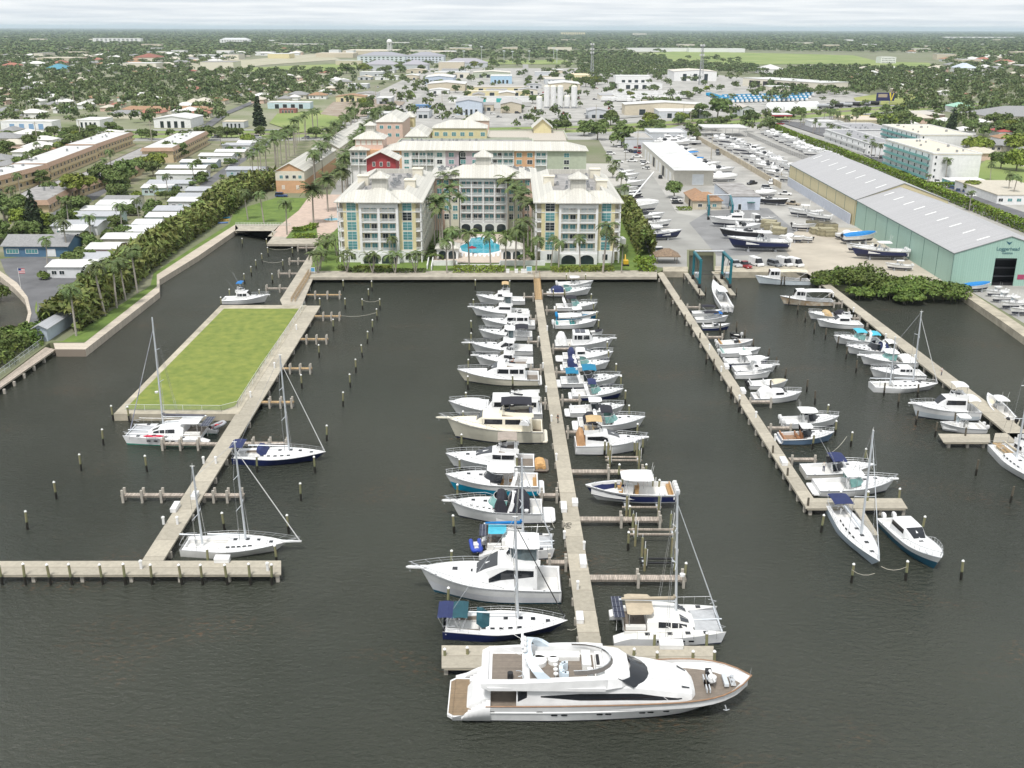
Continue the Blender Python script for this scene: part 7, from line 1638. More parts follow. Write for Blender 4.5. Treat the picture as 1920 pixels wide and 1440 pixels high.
for i,(px,pb,pt)in enumerate([(285,268,226),(152,264,225),(70,266,228),(705,192,160),(829,192,170),(744,195,166),(1117,236,196),(1281,224,196),(1294,237,207),(1428,236,212),(1480,233,222),(1575,218,200),(1640,216,205),(530,176,168),(420,205,190),(458,190,168),(600,190,172),(140,200,170),(1195,282,240),(1333,300,254),(1464,340,322),(1215,210,180)]):
 p=P(px,pb,GZ);h=z_for(p.x,p.y,pt)-GZ;t=thing('utility_pole','pale utility pole with crossarm, '+ORD[i]+' one along the railway and streets','utility pole',p,0,'utility poles')
 b=MB();b.cyl(0,0,0,h,.28,6,r2=.18);b.build('pole',CONC,t);b=MB();b.box(-1.4,1.4,-.1,.1,h-1.2,h-1);b.build('crossarm',WOODG,t)
for px0,px1,py,dep,h,lab,wm,rf in[(668,758,118,60,13,'grey roofed apartment complex below the water tower, first block',paint((.58,.62,.68),.8),paint((.30,.30,.33),.9,'slate_grey_roof')),(758,830,118,60,13,'grey roofed apartment complex below the water tower, second block',paint((.58,.62,.68),.8),paint((.30,.30,.33),.9)),(680,745,131,40,8,'grey roofed row houses below the water tower complex, first row',GREYW,paint((.34,.33,.36),.9)),(750,800,131,40,8,'grey roofed row houses below the water tower complex, second row',GREYW,paint((.34,.33,.36),.9)),(830,912,127,40,8,'grey roofed row houses beside the sports fields',GREYW,paint((.34,.33,.36),.9)),(172,262,81,30,20,'long white resort building with two roof towers on the horizon',STUC_W,paint((.6,.6,.58),.8)),(410,465,82,40,16,'white building with twin hip roofs on the horizon',STUC_W,paint((.55,.56,.56),.8)),(248,290,116,60,8,'brown red pyramid roofed hall in the suburb',STUC_C,paint((.26,.10,.07),.9,'rust_roof')),(80,118,138,40,6,'teal blue roofed pavilion in the suburb',STUC_C,paint((.08,.26,.34),.7,'teal_roof')),(68,140,118,60,9,'long beige hall at the suburb edge',TANW,paint((.55,.5,.4),.9)),(1175,1300,97,40,10,'long white warehouse row below the far woods',STUC_W,WHITER),(1050,1095,66,60,26,'cream apartment block far off in the woods',STUC_Y,TANW),(1185,1210,67,60,22,'small cream tower block far off in the woods',STUC_C,TANW),(1290,1395,98,60,10,'white buildings edging the far green field',STUC_W,WHITER),(1650,1678,119,30,12,'white barn roof on the far green field',STUC_W,WHITER),(1770,1900,73,60,14,'long white buildings on the horizon',STUC_W,WHITER),(1620,1642,88,40,10,'white shed in the far woods',STUC_W,WHITER),(640,740,102,160,9,'wide tan warehouse left of the water tower',TANW,paint((.6,.55,.45),.9)),(760,850,104,120,9,'wide tan warehouse right of the water tower',TANW,paint((.6,.55,.45),.9)),(500,540,110,60,10,'cream building at the sandy lots',STUC_Y,WHITER),(590,660,108,80,9,'beige warehouse at the sandy lots',TANW,paint((.55,.48,.38),.9)),(365,390,112,60,9,'white store at the sandy lots',STUC_W,WHITER),(520,600,88,60,10,'pale warehouse beyond the sandy lots',STUC_C,WHITER),(1425,1470,138,40,6,'white hip roofed hall beyond the truck depot',STUC_W,paint((.55,.55,.53),.8)),(1800,1830,138,40,8,'pale blue roofed hall at the suburb trees',STUC_W,paint((.5,.55,.62),.8))]:
 t,w=row('large_building',lab,'building',px0,px1,py,dep,h,wm,rf,'hip' if 'roofed' in lab or 'hip' in lab else 'flat',min(7,dep/4))
 if h>10:
  for k in range(10):
   for z in range(3):win(t,-w*.9+1.8*w*(k+.5)/10,-.05,h*(.1+.3*z),w*.09,h*.16,1,1,g=DKG)
t=thing('billboard','dark blue billboard with a yellow swoosh beside the yellow field','billboard',P(1658,200,GZ));b=MB();b.box(-8,8,-.3,.3,5,12);b.build('panel',paint((.02,.02,.10),.5,'billboard_navy'),t);b=MB();b.add([(3,-.32,12),(4.5,-.32,12),(5.2,-.32,7),(6.5,-.32,11.5),(7.5,-.32,11.5),(5.6,-.32,5.2),(4.6,-.32,5.2)],[(0,1,2,6),(2,3,4,5,6)]);b.build('yellow_swoosh',paint((.7,.55,.05),.5),t);b=MB();b.box(-6.5,1.5,-.33,-.305,8,10.8);b.build('picture',paint((.4,.32,.25),.5),t);b=MB();b.cyl(-4,0,0,5,.3,6);b.cyl(4,0,0,5,.3,6);b.build('post_pair',STEEL,t)
LEAF=mat('broad_leaves',(.075,.115,.03),.7,col2=(.15,.19,.06),scale=.35,rand=.35,island=.45,spec=.25)
LEAFY=mat('yellow_green_leaves',(.13,.17,.025),.7,col2=(.22,.26,.05),scale=.4,rand=.2,island=.4,spec=.25)
LEAFD=mat('dark_needles',(.028,.045,.022),.8,col2=(.05,.07,.035),scale=.4,rand=.25,island=.4,spec=.2)
PALML=mat('palm_fronds',(.07,.11,.035),.6,col2=(.145,.18,.06),scale=.5,rand=.3,island=.5,spec=.3)
ARECA=mat('areca_leaves',(.095,.135,.032),.65,col2=(.21,.22,.065),scale=.25,island=.5,spec=.25)
HEDGE=mat('clipped_hedge',(.10,.16,.02),.75,col2=(.20,.26,.04),scale=.3,island=.45,spec=.2)
MANG=mat('mangrove_leaves',(.06,.10,.022),.65,col2=(.15,.20,.04),scale=.4,rand=.2,island=.5,spec=.3)
FORL=mat('far_leaves',(.08,.115,.045),.8,col2=(.155,.185,.075),scale=.035,island=.5,spec=.15)
BARK=mat('grey_bark',(.20,.17,.14),.9,var=.25,scale=3);PBARK=mat('palm_bark',(.34,.31,.27),.9,var=.2,scale=4)
def leafquads(cs,n,size,rs,flat=.6,up=.5):
 """n leaf clumps over the lobes cs = [(x, y, z, rx, rz)], facing mostly outwards"""
 cs=np.array(cs,float);w=cs[:,3]**2;k=rs.choice(len(cs),n,p=w/w.sum())
 d=rs.normal(size=(n,3));d[:,2]=np.where(d[:,2]<-.35*np.abs(d[:,2]).mean(),-d[:,2]*.5,d[:,2]);d/=np.linalg.norm(d,axis=1)[:,None]
 r=rs.uniform(.72,1.05,n)[:,None]
 c=cs[k,:3]+d*r*np.stack([cs[k,3],cs[k,3],cs[k,4]],1)
 nrm=d+rs.normal(size=(n,3))*flat;nrm[:,2]+=up*.5;nrm/=np.linalg.norm(nrm,axis=1)[:,None]
 t=np.cross(nrm,rs.normal(size=(n,3)));t/=np.linalg.norm(t,axis=1)[:,None];b=np.cross(nrm,t)
 s=(size*rs.uniform(.6,1.35,n))[:,None];q=rs.uniform(.5,1,n)[:,None]
 return np.stack([c-t*s-b*s*q*.4,c+t*s*.3-b*s*q,c+t*s+b*s*q*.3,c-t*s*.2+b*s*q],1)
def lobes(q,h,w,n):
 out=[(0,0,h*.6,w*.5,h*.33)]
 for i in range(n):
  a=6.28*i/n+q.uniform(-.4,.4);r=w*q.uniform(.3,.62)
  out.append((r*math.cos(a),r*math.sin(a),h*q.uniform(.3,.74),w*q.uniform(.28,.44),h*q.uniform(.16,.26)))
 return out
TREES={}
def tree_proto(kind,v):
 key=(kind,v)
 if key in TREES:return TREES[key]
 q=random.Random(v*7+len(kind));rs=np.random.RandomState(v*13+len(kind))
 t=bpy.data.objects.new('tree_root',None);b=MB();KIDS.setdefault(t.name,[])
 par=thing('broadleaf_tree' if kind!='conifer' else 'conifer_tree','x','tree');bpy.data.objects.remove(t)
 if kind=='conifer':
  h=14;cs=[(q.uniform(-.4,.4),q.uniform(-.4,.4),h*(.18+.8*i/9),2.6*(1-i/9.5)**.8+.35,h*.08)for i in range(10)]
  b.tube([(0,0,0),(.1,0,h*.5),(0,0,h*.95)],.3,7,r2=.06);lq=leafquads(cs,900,.55,rs,.9)
 else:
  h,w=8,5.2;cs=lobes(q,h,w,7+v%3)
  b.tube([(0,0,0),(.1,.05,h*.3),(q.uniform(-.3,.3),.1,h*.55)],.28,7,r2=.15)
  for l in cs[1:6]:b.tube([(.08,.05,h*.3),(l[0]*.5,l[1]*.5,l[2]*.75),l[:3]],.12,5,r2=.04)
  lq=leafquads(cs,1100,.48,rs)
 b.build('trunk',BARK,par);npmesh('crown',lq,4,{'broad':LEAF,'yellow':LEAFY,'conifer':LEAFD}[kind],par)
 TREES[key]=[par,False];return TREES[key]
NT=[0]
def tree(kind,v,x,y,s,lab,grp=None,sz=None,z=GZ):
 p=tree_proto(kind,v);NT[0]+=1
 if not p[1]:o=p[0];p[1]=True;o['label']=lab;o.location=(x,y,z);o.scale=(s,s,s*(sz or 1));o.rotation_euler=(0,0,rnd.uniform(0,6))
 else:o=dup(p[0],(x,y,z),rnd.uniform(0,6),lab,None,(s,s,s*(sz or 1)))
 if grp:o['group']=grp
 elif 'group' in o:del o['group']
 return o
PALMS={}
def palm_proto(kind,v):
 key=(kind,v)
 if key in PALMS:return PALMS[key]
 q=random.Random(v*31+len(kind));t=thing('palm_tree','x','palm tree')
 h,n,L,dr={'coco':(9.5,20,3.4,.95),'royal':(11,18,3.6,.7),'date':(8,46,3.4,.55),'sabal':(6.5,34,1.9,.6),'multi':(4.2,14,2.4,.8)}[kind]
 b=MB();tips=[]
 for k in range(3 if kind=='multi' else 1):
  lx,ly=(q.uniform(-.9,.9),q.uniform(-.6,.6))if kind in('coco','multi')else(.1,.1)
  if kind=='multi':lx,ly=1.2*math.cos(k*2.1),1.0*math.sin(k*2.1)
  b.tube([(0,0,0),(lx*.35,ly*.35,h*.35),(lx*.8,ly*.8,h*.75),(lx,ly,h)],.24 if kind!='multi' else .13,7,r2=.14 if kind!='multi' else .09);tips.append((lx,ly,h))
  if kind=='royal':b.tube([(lx,ly,h),(lx,ly,h+1.3)],.17,7,1,.1);tips[-1]=(lx,ly,h+1.2)
 b.build('trunk',[PBARK,PALML],t)
 V=[]
 for tx,ty,tz in tips:
  m=n if kind!='multi' else 9
  for i in range(m):
   a=i*2.39996+q.uniform(-.2,.2);e0=q.uniform(-.35,1.25)if kind!='royal' else q.uniform(-.1,1.2);ll=L*q.uniform(.8,1.1)
   pts=[];x=y=0.0;e=e0;st=ll/7
   r=0;z=tz
   for s in range(8):
    pts.append((tx+r*math.cos(a),ty+r*math.sin(a),z));r+=st*math.cos(e);z+=st*math.sin(e);e-=dr*.27*(1+s*.12)
   px_,py_=-math.sin(a),math.cos(a)
   for s in range(7):
    p,c=pts[s],pts[s+1];w=ll*.2*(math.sin(math.pi*(s+1.0)/8.2)**.6);dz=-.45*w
    for sg in(-1,1):
     tip=(c[0]+sg*px_*w+(c[0]-p[0])*.35,c[1]+sg*py_*w+(c[1]-p[1])*.35,c[2]+dz)
     mid=(p[0]+sg*px_*w*.45,p[1]+sg*py_*w*.45,p[2]+dz*.25)
     V.append([p,mid,tip,((p[0]+2*c[0])/3,(p[1]+2*c[1])/3,(p[2]+2*c[2])/3)])
 npmesh('crown',np.array(V),4,PALML,t)
 PALMS[key]=[t,False];return PALMS[key]
def palm(kind,px,py,s,lab,grp=None,wp=None):
 p=palm_proto(kind,rnd.randrange(3));w=wp or P(px,py,GZ)
 if not p[1]:o=p[0];p[1]=True;o['label']=lab;o.location=w;o.scale=(s,s,s);o.rotation_euler=(0,0,rnd.uniform(0,6))
 else:o=dup(p[0],w,rnd.uniform(0,6),lab,None,s)
 if grp:o['group']=grp
 elif 'group' in o:del o['group']
for i,(x,y,s)in enumerate([(143,630,1.1),(197,592,1.25),(219,578,1.15),(236,564,1),(258,549,1.15),(465,412,1.0),(495,419,1.05),(538,440,1.1)]):
 palm('coco',x,y,s,'tall coconut palm on the canal lawn, '+ORD[i]+' up from the mangrove bank')
for i,(x,y)in enumerate([(615,397),(588,420),(643,378),(648,352)]):palm('date',x,y,1.5,'stout date palm on the pink plaza, '+ORD[i]+' of four')
for i,(x,y,s)in enumerate([(838,513,.95),(852,504,1.1),(880,505,1.1),(920,506,1.05),(948,506,.95),(966,504,1.15),(983,504,1.35),(1005,513,1.0),(1033,500,.85),(1047,511,.9),(1088,508,.95),(1130,512,1.35),(1146,500,.85),(740,496,.8)]):
 palm('coco',x,y,s,'coconut palm before the hotel front, '+ORD[i]+' counting from the pool stair' if i<13 else 'small coconut palm against the canal side yellow wing')
for i,(x,y,s)in enumerate([(830,470,1.2),(845,456,1.3),(826,486,1.1),(842,432,1.35),(862,446,1.0),(815,470,1.1),(952,440,1.35),(963,452,1.3),(977,462,1.2),(990,470,1.1),(958,425,1.3),(975,440,1.1),(996,480,1.2),(820,455,1.0)]):
 palm('royal',x,y,s*1.08,'royal palm in the leafy court round the pool, '+ORD[i]+' of fourteen')
for i,(x,y)in enumerate([(651,511),(699,513),(741,513),(779,512),(612,476),(601,506),(632,480),(606,490),(596,512)]):palm('multi',x,y,1.25,'low many stemmed palm on the hotel lawn near the plank walkway, '+ORD[i]+' of nine')
def line(a,c,n,j=2):return[(a[0]+(c[0]-a[0])*i/(n-1)+rnd.uniform(-j,j),a[1]+(c[1]-a[1])*i/(n-1))for i in range(n)]
for nm,L_,kd in(('beside the hotel street',line((650,360),(716,236),30,4),'royal'),('between the two long cream roofs',line((585,358),(668,240),28,6),'royal'),('outside the orange house',line((486,345),(598,240),24,10),'royal'),('by the motel car park',line((1500,236),(1640,292),16,14)+line((1540,250),(1560,262),4,8),'sabal'),('on the filling station island',line((1545,232),(1600,246),10,5),'coco')):
 for x,y in L_:palm(kd,x,y,rnd.uniform(.9,1.2)*(1.1 if kd=='royal' else .95),('royal' if kd=='royal' else 'slender')+' palm in the row '+nm,'palms '+nm)
for x,y in[(128,480),(172,460),(262,418),(295,390),(365,345),(316,368),(90,508),(12,440),(24,400),(10,410),(450,320),(470,318),(40,370),(130,430),(60,330),(110,300),(95,305),(70,300),(200,330),(210,325),(128,372),(415,285),(230,445)]:
 palm('coco',x,y,rnd.uniform(.75,1.1),'coconut palm between the mobile homes','trailer park palms')
for i,(x,y,s)in enumerate([(1640,298,.8),(1647,300,.8),(1772,340,1),(1738,358,.95),(1817,396,1.05),(1890,372,1),(1896,378,1),(1856,340,.8),(1152,345,1),(1148,362,1.1),(1142,330,.9),(1160,380,1.1),(1152,402,.9),(1168,392,.9),(1173,300,.8),(1165,512,.8)]):
 palm('sabal' if i in(3,4)else 'coco',x,y,s,('cabbage palm by the long clipped hedge, ' if i in(3,4)else 'palm by the white apartments, ' if i<8 else 'palm along the hotel boatyard side, ')+ORD[i])
for i in range(46):
 y=rnd.uniform(700,1500);x=rnd.uniform(-.5,.5)*y
 px,py=pix(x,y,GZ)
 if excl(px,py)or 620<px<1250:continue
 palm('coco',0,0,rnd.uniform(.8,1.2),'palm standing among the suburb trees '+('canal side' if px<640 else 'boatyard side'),'suburb palms '+('canal side' if px<640 else 'boatyard side'),Vector((x,y,GZ)))
def hedge(nm,lab,pts,w,h,m_,dens,size,z=GZ,cat_='hedge',blade=1.0,box=True,world=None):
 q=[P(x,y,z)for x,y in pts];V=[];rs=np.random.RandomState(int(abs(q[0].x)*10)%9999)
 for a,c in zip(q,q[1:]):
  d=c-a;ln=d.length;n=int(dens*ln*(w+h));u=np.array(d/ln);nn=np.array([-u[1],u[0],0])
  s=rs.uniform(0,ln,n);k=rs.uniform(-1,1,n);top=rs.random(n)<w/(w+2*h)+.15
  off=np.where(top,k*w/2,np.sign(k)*w/2*rs.uniform(.75,1.05,n));zz=np.where(top,h*rs.uniform(.82,1.08,n)-(0 if box else 1)*h*.35*(off/(w/2))**2,h*rs.uniform(.02,.95,n))
  if not box:zz*=1+.22*np.sin(s*.9+rs.uniform(0,6))*rs.uniform(.3,1,n)
  cc=np.array(a)[None]+s[:,None]*u+off[:,None]*nn;cc[:,2]=z+zz
  nr=rs.normal(size=(n,3))*.7;nr+=np.where(top,0,np.sign(off))[:,None]*nn+np.where(top,1,.25)[:,None]*np.array([0,0,1.]);nr/=np.linalg.norm(nr,axis=1)[:,None]
  t=np.cross(nr,rs.normal(size=(n,3)));t/=np.linalg.norm(t,axis=1)[:,None];b=np.cross(nr,t);sz=(size*rs.uniform(.6,1.4,n))[:,None]
  V.append(np.stack([cc-t*sz*blade,cc-b*sz*.5,cc+t*sz*blade,cc+b*sz*.5],1))
 o=npmesh(nm,np.concatenate(V)-np.array(q[0]),4,m_);o.location=q[0]
 return tag(o,lab,cat_)
hedge('palm_hedge','tall shaggy areca palm hedge between mobile homes and the canal lawn',[(112,622),(150,596),(195,560),(250,512),(305,470),(360,434),(405,404)],9,6,ARECA,4.5,.85,box=False,blade=1.5)
hedge('palm_hedge','areca palm hedge curving behind the upper canal lawn',[(405,404),(440,375),(480,358),(525,352)],11,7,ARECA,4.5,.85,box=False,blade=1.5)
hedge('palm_hedge','shaggy green hedge between the hotel and the boatyard',[(1172,398),(1185,425),(1200,455),(1212,482)],5,6,ARECA,6,.7,box=False,blade=1.4)
hedge('clipped_hedge','long clipped hedge between boat rows and the condominium car park',[(1446,240),(1497,262),(1560,284),(1641,318),(1752,364),(1850,405),(1960,450)],3.2,3.4,HEDGE,7,.5)
hedge('clipped_hedge','square clipped hedge at the boatyard corner of the hotel quay',[(1192,505),(1228,505)],7,3,HEDGE,12,.45)
hedge('clipped_hedge','yellow hedge below the white balustrade of the pool',[(850,510),(946,510)],3,1.6,LEAFY,16,.35)
hedge('clipped_hedge','yellow green hedge before the canal side yellow wing',[(664,508),(735,508)],2.6,1.3,LEAFY,16,.35)
hedge('clipped_hedge','dark green hedge before the canal side yellow wing',[(636,504),(660,511),(798,511)],1.6,1.0,LEAF,16,.35)
hedge('clipped_hedge','yellow green hedge before the boatyard side yellow wing',[(1033,510),(1150,508)],2.6,1.4,LEAFY,16,.35)
hedge('clipped_hedge','low hedge on the planted quay corner by the plaza',[(550,446),(592,446)],3,1.3,HEDGE,14,.35);hedge('clipped_hedge','upper low hedge on the planted quay corner',[(548,434),(575,434),(590,425)],3,1.3,HEDGE,14,.35)
hedge('clipped_hedge','small box hedge in front of the brown roofed office',[(1268,394),(1296,394)],2.2,1.2,HEDGE,14,.35)
hedge('clipped_hedge','hedge along the white apartment wall',[(1690,352),(1780,352),(1830,358)],3,2.2,HEDGE,8,.5)
sheet('planting_bed',GRASS,[(536,448),(552,428),(592,420),(596,447)],45)
hedge('shrubbery','leafy planting round the pool court palms, canal side',[(815,490),(822,462),(848,440)],5,1.6,LEAF,7,.45,box=False);hedge('shrubbery','leafy planting round the pool court palms, boatyard side',[(988,490),(978,462),(955,440)],5,1.6,LEAF,7,.45,box=False)
for i,(x,y,r,h)in enumerate([(1556,528,5,4),(1575,532,5,5),(1597,536,6,6.5),(1622,540,6.5,7.5),(1648,546,6,6),(1668,552,4.5,4.5),(1690,550,5,5),(1712,550,5.5,6),(1737,553,5.5,6),(1760,556,5,5),(1782,556,5,5),(1615,552,4,3),(1705,562,4,3),(1540,530,3,2.5)]+[(70,632,4,4),(40,655,5,5),(10,668,6,6),(-20,690,6,6),(55,640,4,4.5),(20,640,4,4),(-40,600,5,6),(-10,560,4,5)]):
 p=P(x,y+(4 if i<14 else 0),.6);rs=np.random.RandomState(i+50);q=random.Random(i)
 cs=[(0,0,h*.55,r*.55,h*.4)]+[(r*.55*math.cos(a),r*.55*math.sin(a),h*q.uniform(.3,.6),r*q.uniform(.32,.5),h*q.uniform(.25,.4))for a in[k*.9+q.random()for k in range(7)]]
 t=thing('mangrove_bush','glossy mangrove bush on the bank '+('below the mint shed, '+ORD[i]+' of fourteen' if i<14 else 'at the pond and walkway, '+ORD[i-14]+' of eight'),'bush',(p.x,p.y,.3))
 npmesh('foliage',leafquads(cs,1500,.34,rs,.7),4,MANG,t);b=MB()
 for l in cs[1:6]:b.tube([(l[0]*.5,l[1]*.5,-.6),(l[0],l[1],l[2])],.08,5,r2=.03)
 b.build('stem',BARK,t)
for x,y,kd,s,sz,lab in[(487,246,'conifer',1.5,1,'tall dark ragged tree by the grassy lot and railway'),(66,444,'conifer',1.05,1,'dark conical pine beside the slate blue house'),(1264,372,'broad',.95,1,'round dark tree beside the white workshop'),(1345,222,'broad',2.1,1,'largest dark tree clump at the railway by the white annex'),(1310,222,'broad',1.5,1,'bushy tree left of the largest railway tree clump'),(1218,237,'yellow',1.3,1,'yellow green round tree beside the coast road'),(1277,232,'yellow',1.1,1,'bright yellow tree at the coast road'),(1145,236,'broad',1.5,1,'dark tree by the railway behind the boatyard street'),(1300,262,'broad',1.1,1,'tree beside the white boat canopy'),(1316,246,'broad',.8,1,'small round tree on the railway verge'),(1342,246,'broad',.8,1,'second small round tree on the railway verge'),(1442,244,'broad',1.0,1,'dark tree at the end of the long clipped hedge'),(1780,266,'conifer',1.3,1.1,'tall dark tree behind the white apartment slabs'),(1664,240,'yellow',1.6,.8,'broad yellow green tree mass by the motel'),(1695,236,'broad',1.6,.9,'wide tree beside the brown fronted shop'),(1830,296,'yellow',1.9,.8,'yellow green tree behind the white apartments'),(1900,290,'yellow',1.7,.9,'yellow green tree at the frame edge lawn'),(1905,322,'yellow',1.5,1,'rounded light green tree at the frame edge'),(1876,318,'broad',1.2,1,'dark round bush tree on the frame edge lawn'),(1708,312,'yellow',.7,.8,'small umbrella tree before the apartment slab'),(1722,322,'yellow',.7,.8,'second small umbrella tree before the apartment slab'),(1743,330,'yellow',.75,.8,'third small umbrella tree before the apartment slab'),(1822,362,'yellow',.9,.8,'spreading light tree by the motel car park'),(1165,275,'broad',1.7,1,'dense tree row end by the hotel garage'),(1120,262,'broad',1.5,1,'dense dark tree beside the parking garage'),(1095,255,'broad',1.3,1,'dense tree behind the parking garage'),(465,275,'yellow',1.0,1,'round bright green tree in the trailer park end'),(150,375,'yellow',1.6,.9,'broad yellow green tree beside mansard block'),(190,352,'broad',1.4,1,'bushy tree behind the third mansard block'),(240,340,'broad',1.3,1,'bushy tree at the white roofed homes'),(640,262,'broad',1.0,1,'green tree behind the cream roofs')]:
 w=P(x,y,GZ);tree(kd,rnd.randrange(4),w.x,w.y,s,lab,None,sz)
for pts,n,s,nm in[([(20,262),(640,258)],26,.75,'along the railway behind the trailer park'),([(150,410),(250,340),(330,290),(390,262)],26,.95,'between the mansard blocks and mobile homes'),([(0,470),(60,430),(40,400)],9,1.0,'round the dark conical pine'),([(120,520),(230,440),(330,375),(420,305)],14,.6,'beside the trailer park lane'),([(1175,255),(1500,222),(1900,200)],26,.9,'along the railway beyond the boatyard'),([(0,345),(120,290),(200,265)],16,1.0,'behind the tan mansard apartments'),([(700,186),(640,235),(745,215)],9,.9,'round the scrap yard'),([(1040,150),(1100,165),(1130,158)],9,1.3,'beside the lattice mast and silos'),([(1080,116),(770,136),(640,138)],16,1.5,'in front of the water tower apartments'),([(1600,226),(1930,262),(1860,240)],18,1.1,'round the frame edge houses'),([(0,462),(130,420),(60,330)],10,.7,'round the slate blue house'),([(160,500),(200,450),(300,380),(400,310),(450,275)],16,.5,'on the hedge side of the lane'),([(640,215),(770,185),(800,150),(900,200)],18,.8,'between the sheds on the canal side'),([(985,215),(1000,150),(1160,175),(1230,205),(1330,170)],26,.85,'between the silos and depots'),([(1000,250),(1180,245),(1320,228)],12,.9,'behind the parking garage at the railway'),([(0,300),(100,262),(230,250)],12,.9,'behind the far tan apartments')]:
 seg=[P(x,y,GZ)for x,y in pts]
 for i in range(n):
  k=(i+.5)/n*(len(seg)-1);j=int(k);w=seg[j].lerp(seg[j+1],k-j)
  tree('yellow' if rnd.random()<.12 else 'broad',rnd.randrange(4),w.x+rnd.uniform(-6,6),w.y+rnd.uniform(-9,9),s*rnd.uniform(.75,1.3),'green tree in the strip '+nm,'trees '+nm)
SHR=[]
for i in range(110):
 (x0,x1,yy,_,_)=MH[i%len(MH)];px,py=z4(rnd.choice((x0-22,x1+15,rnd.uniform(x0,x1))),yy+rnd.uniform(2,14));w=P(px,py,GZ)
 if not SHR or len(SHR)<3:
  rs=np.random.RandomState(70+i);t=thing('garden_shrub','leafy garden shrub beside the mobile homes','shrub',w,0,'garden shrubs in the trailer park')
  npmesh('foliage',leafquads([(0,0,.9,1.0,.8),(.7,.3,.7,.7,.6),(-.5,.6,.8,.7,.6)],260,.3,rs),4,(LEAF,LEAFY,MANG)[len(SHR)],t);b=MB();b.cyl(0,0,0,.8,.1,5);b.build('stem',BARK,t);SHR.append(t)
 else:dup(SHR[i%3],w,rnd.uniform(0,6),None,None,rnd.uniform(.7,1.7))
NOTREE=NOHOUSE[:1]+NOHOUSE[2:5]+[[(1440,250),(1500,196),(1700,196),(1640,240),(1500,262)],[(-50,262),(640,262),(640,236),(-50,236)]]
WOODS=[[(1085,150),(1085,112),(1170,101),(1230,112),(1300,124),(1420,128),(1420,140),(1250,145)],[(640,98),(640,84),(1190,82),(1190,100),(1100,112),(860,112)],[(1440,188),(1430,150),(1480,132),(1760,132),(1760,170),(1600,178)]]
C0_,C1_=[],[]
q=random.Random(21);y=640.0
while y<45000:
 sp=max(13.5,y/85 if y<22000 else y/55);x=-.62*y
 while x<.62*y:
  xx,yy=x+q.uniform(-.45,.45)*sp,y+q.uniform(-.45,.45)*sp;x+=sp
  px,py=pix(xx,yy,GZ)
  if not-40<px<1960 or yy<690-max(0,(px-1100))*.05:continue
  wood=yy<3000 and any(inpoly(px,py,z)for z in WOODS)
  ind=inpoly(px,py,NOHOUSE[0])
  if not wood and not ind and any(inpoly(px,py,z)for z in NOTREE[1:]):continue
  if any(a<xx<c and d<yy<e for a,c,d,e in FOOT):continue
  if yy<3500 and any(abs(xx-a)<9 and abs(yy-c)<9 for a,c in HOUSES):continue
  f=.97 if wood else .62+.2*math.sin(xx*.006+1)*math.sin(yy*.004)
  if yy>2600:f=.9
  if ind and not wood:f=.10
  if q.random()>f:continue
  C1_.append((xx,yy,sp/13.5*q.uniform(.7,1.25)))
 y+=sp
C1_.sort(key=lambda c:c[1])
k=0
for xx,yy,s in C1_[:max(0,296-NT[0])]:
 sd='canal side' if xx<0 else 'boatyard side'
 tree('yellow' if q.random()<.1 else 'broad',q.randrange(4),xx,yy,s*q.uniform(.85,1.25),'green tree among the suburb houses beyond the railway, '+sd,'suburb trees, '+sd);k+=1
rest=np.array(C1_[k:]);rs=np.random.RandomState(3)
def forest(nm,lab,pts,nq,size):
 protos=[leafquads(lobes(random.Random(v),9,5.6,6),nq,size,np.random.RandomState(v),.5)for v in range(6)]
 out=[]
 for v in range(6):
  a=pts[v::6]
  if not len(a):continue
  s=a[:,2];s=np.where(s>1.2,1.2+(s-1.2)*.62,s);hz_=np.where(s>1.3,1.0+rs.uniform(0,.35,len(a)),s*rs.uniform(.85,1.2,len(a)))
  hs=np.where(a[:,2]>1.3,a[:,2]*.95,s)
  g=protos[v][None].repeat(len(a),0).copy();an=rs.uniform(0,6.28,len(a))[:,None,None]
  x_,y_=g[...,0].copy(),g[...,1].copy()
  g[...,0]=(x_*np.cos(an)-y_*np.sin(an))*hs[:,None,None]+a[:,0][:,None,None];g[...,1]=(x_*np.sin(an)+y_*np.cos(an))*hs[:,None,None]+a[:,1][:,None,None];g[...,2]=g[...,2]*hz_[:,None,None]+GZ-.3
  out.append(g.reshape(-1,4,3))
 return tag(npmesh(nm,np.concatenate(out),4,FORL),lab,kind='stuff')
forest('far_woods','suburb trees and woods running to the horizon',rest[rest[:,1]<2400],110,.85)
forest('horizon_woods','blue green woods on the horizon',rest[rest[:,1]>=2400],34,1.6)
print('TREES',NT,len(C1_))
YB={}
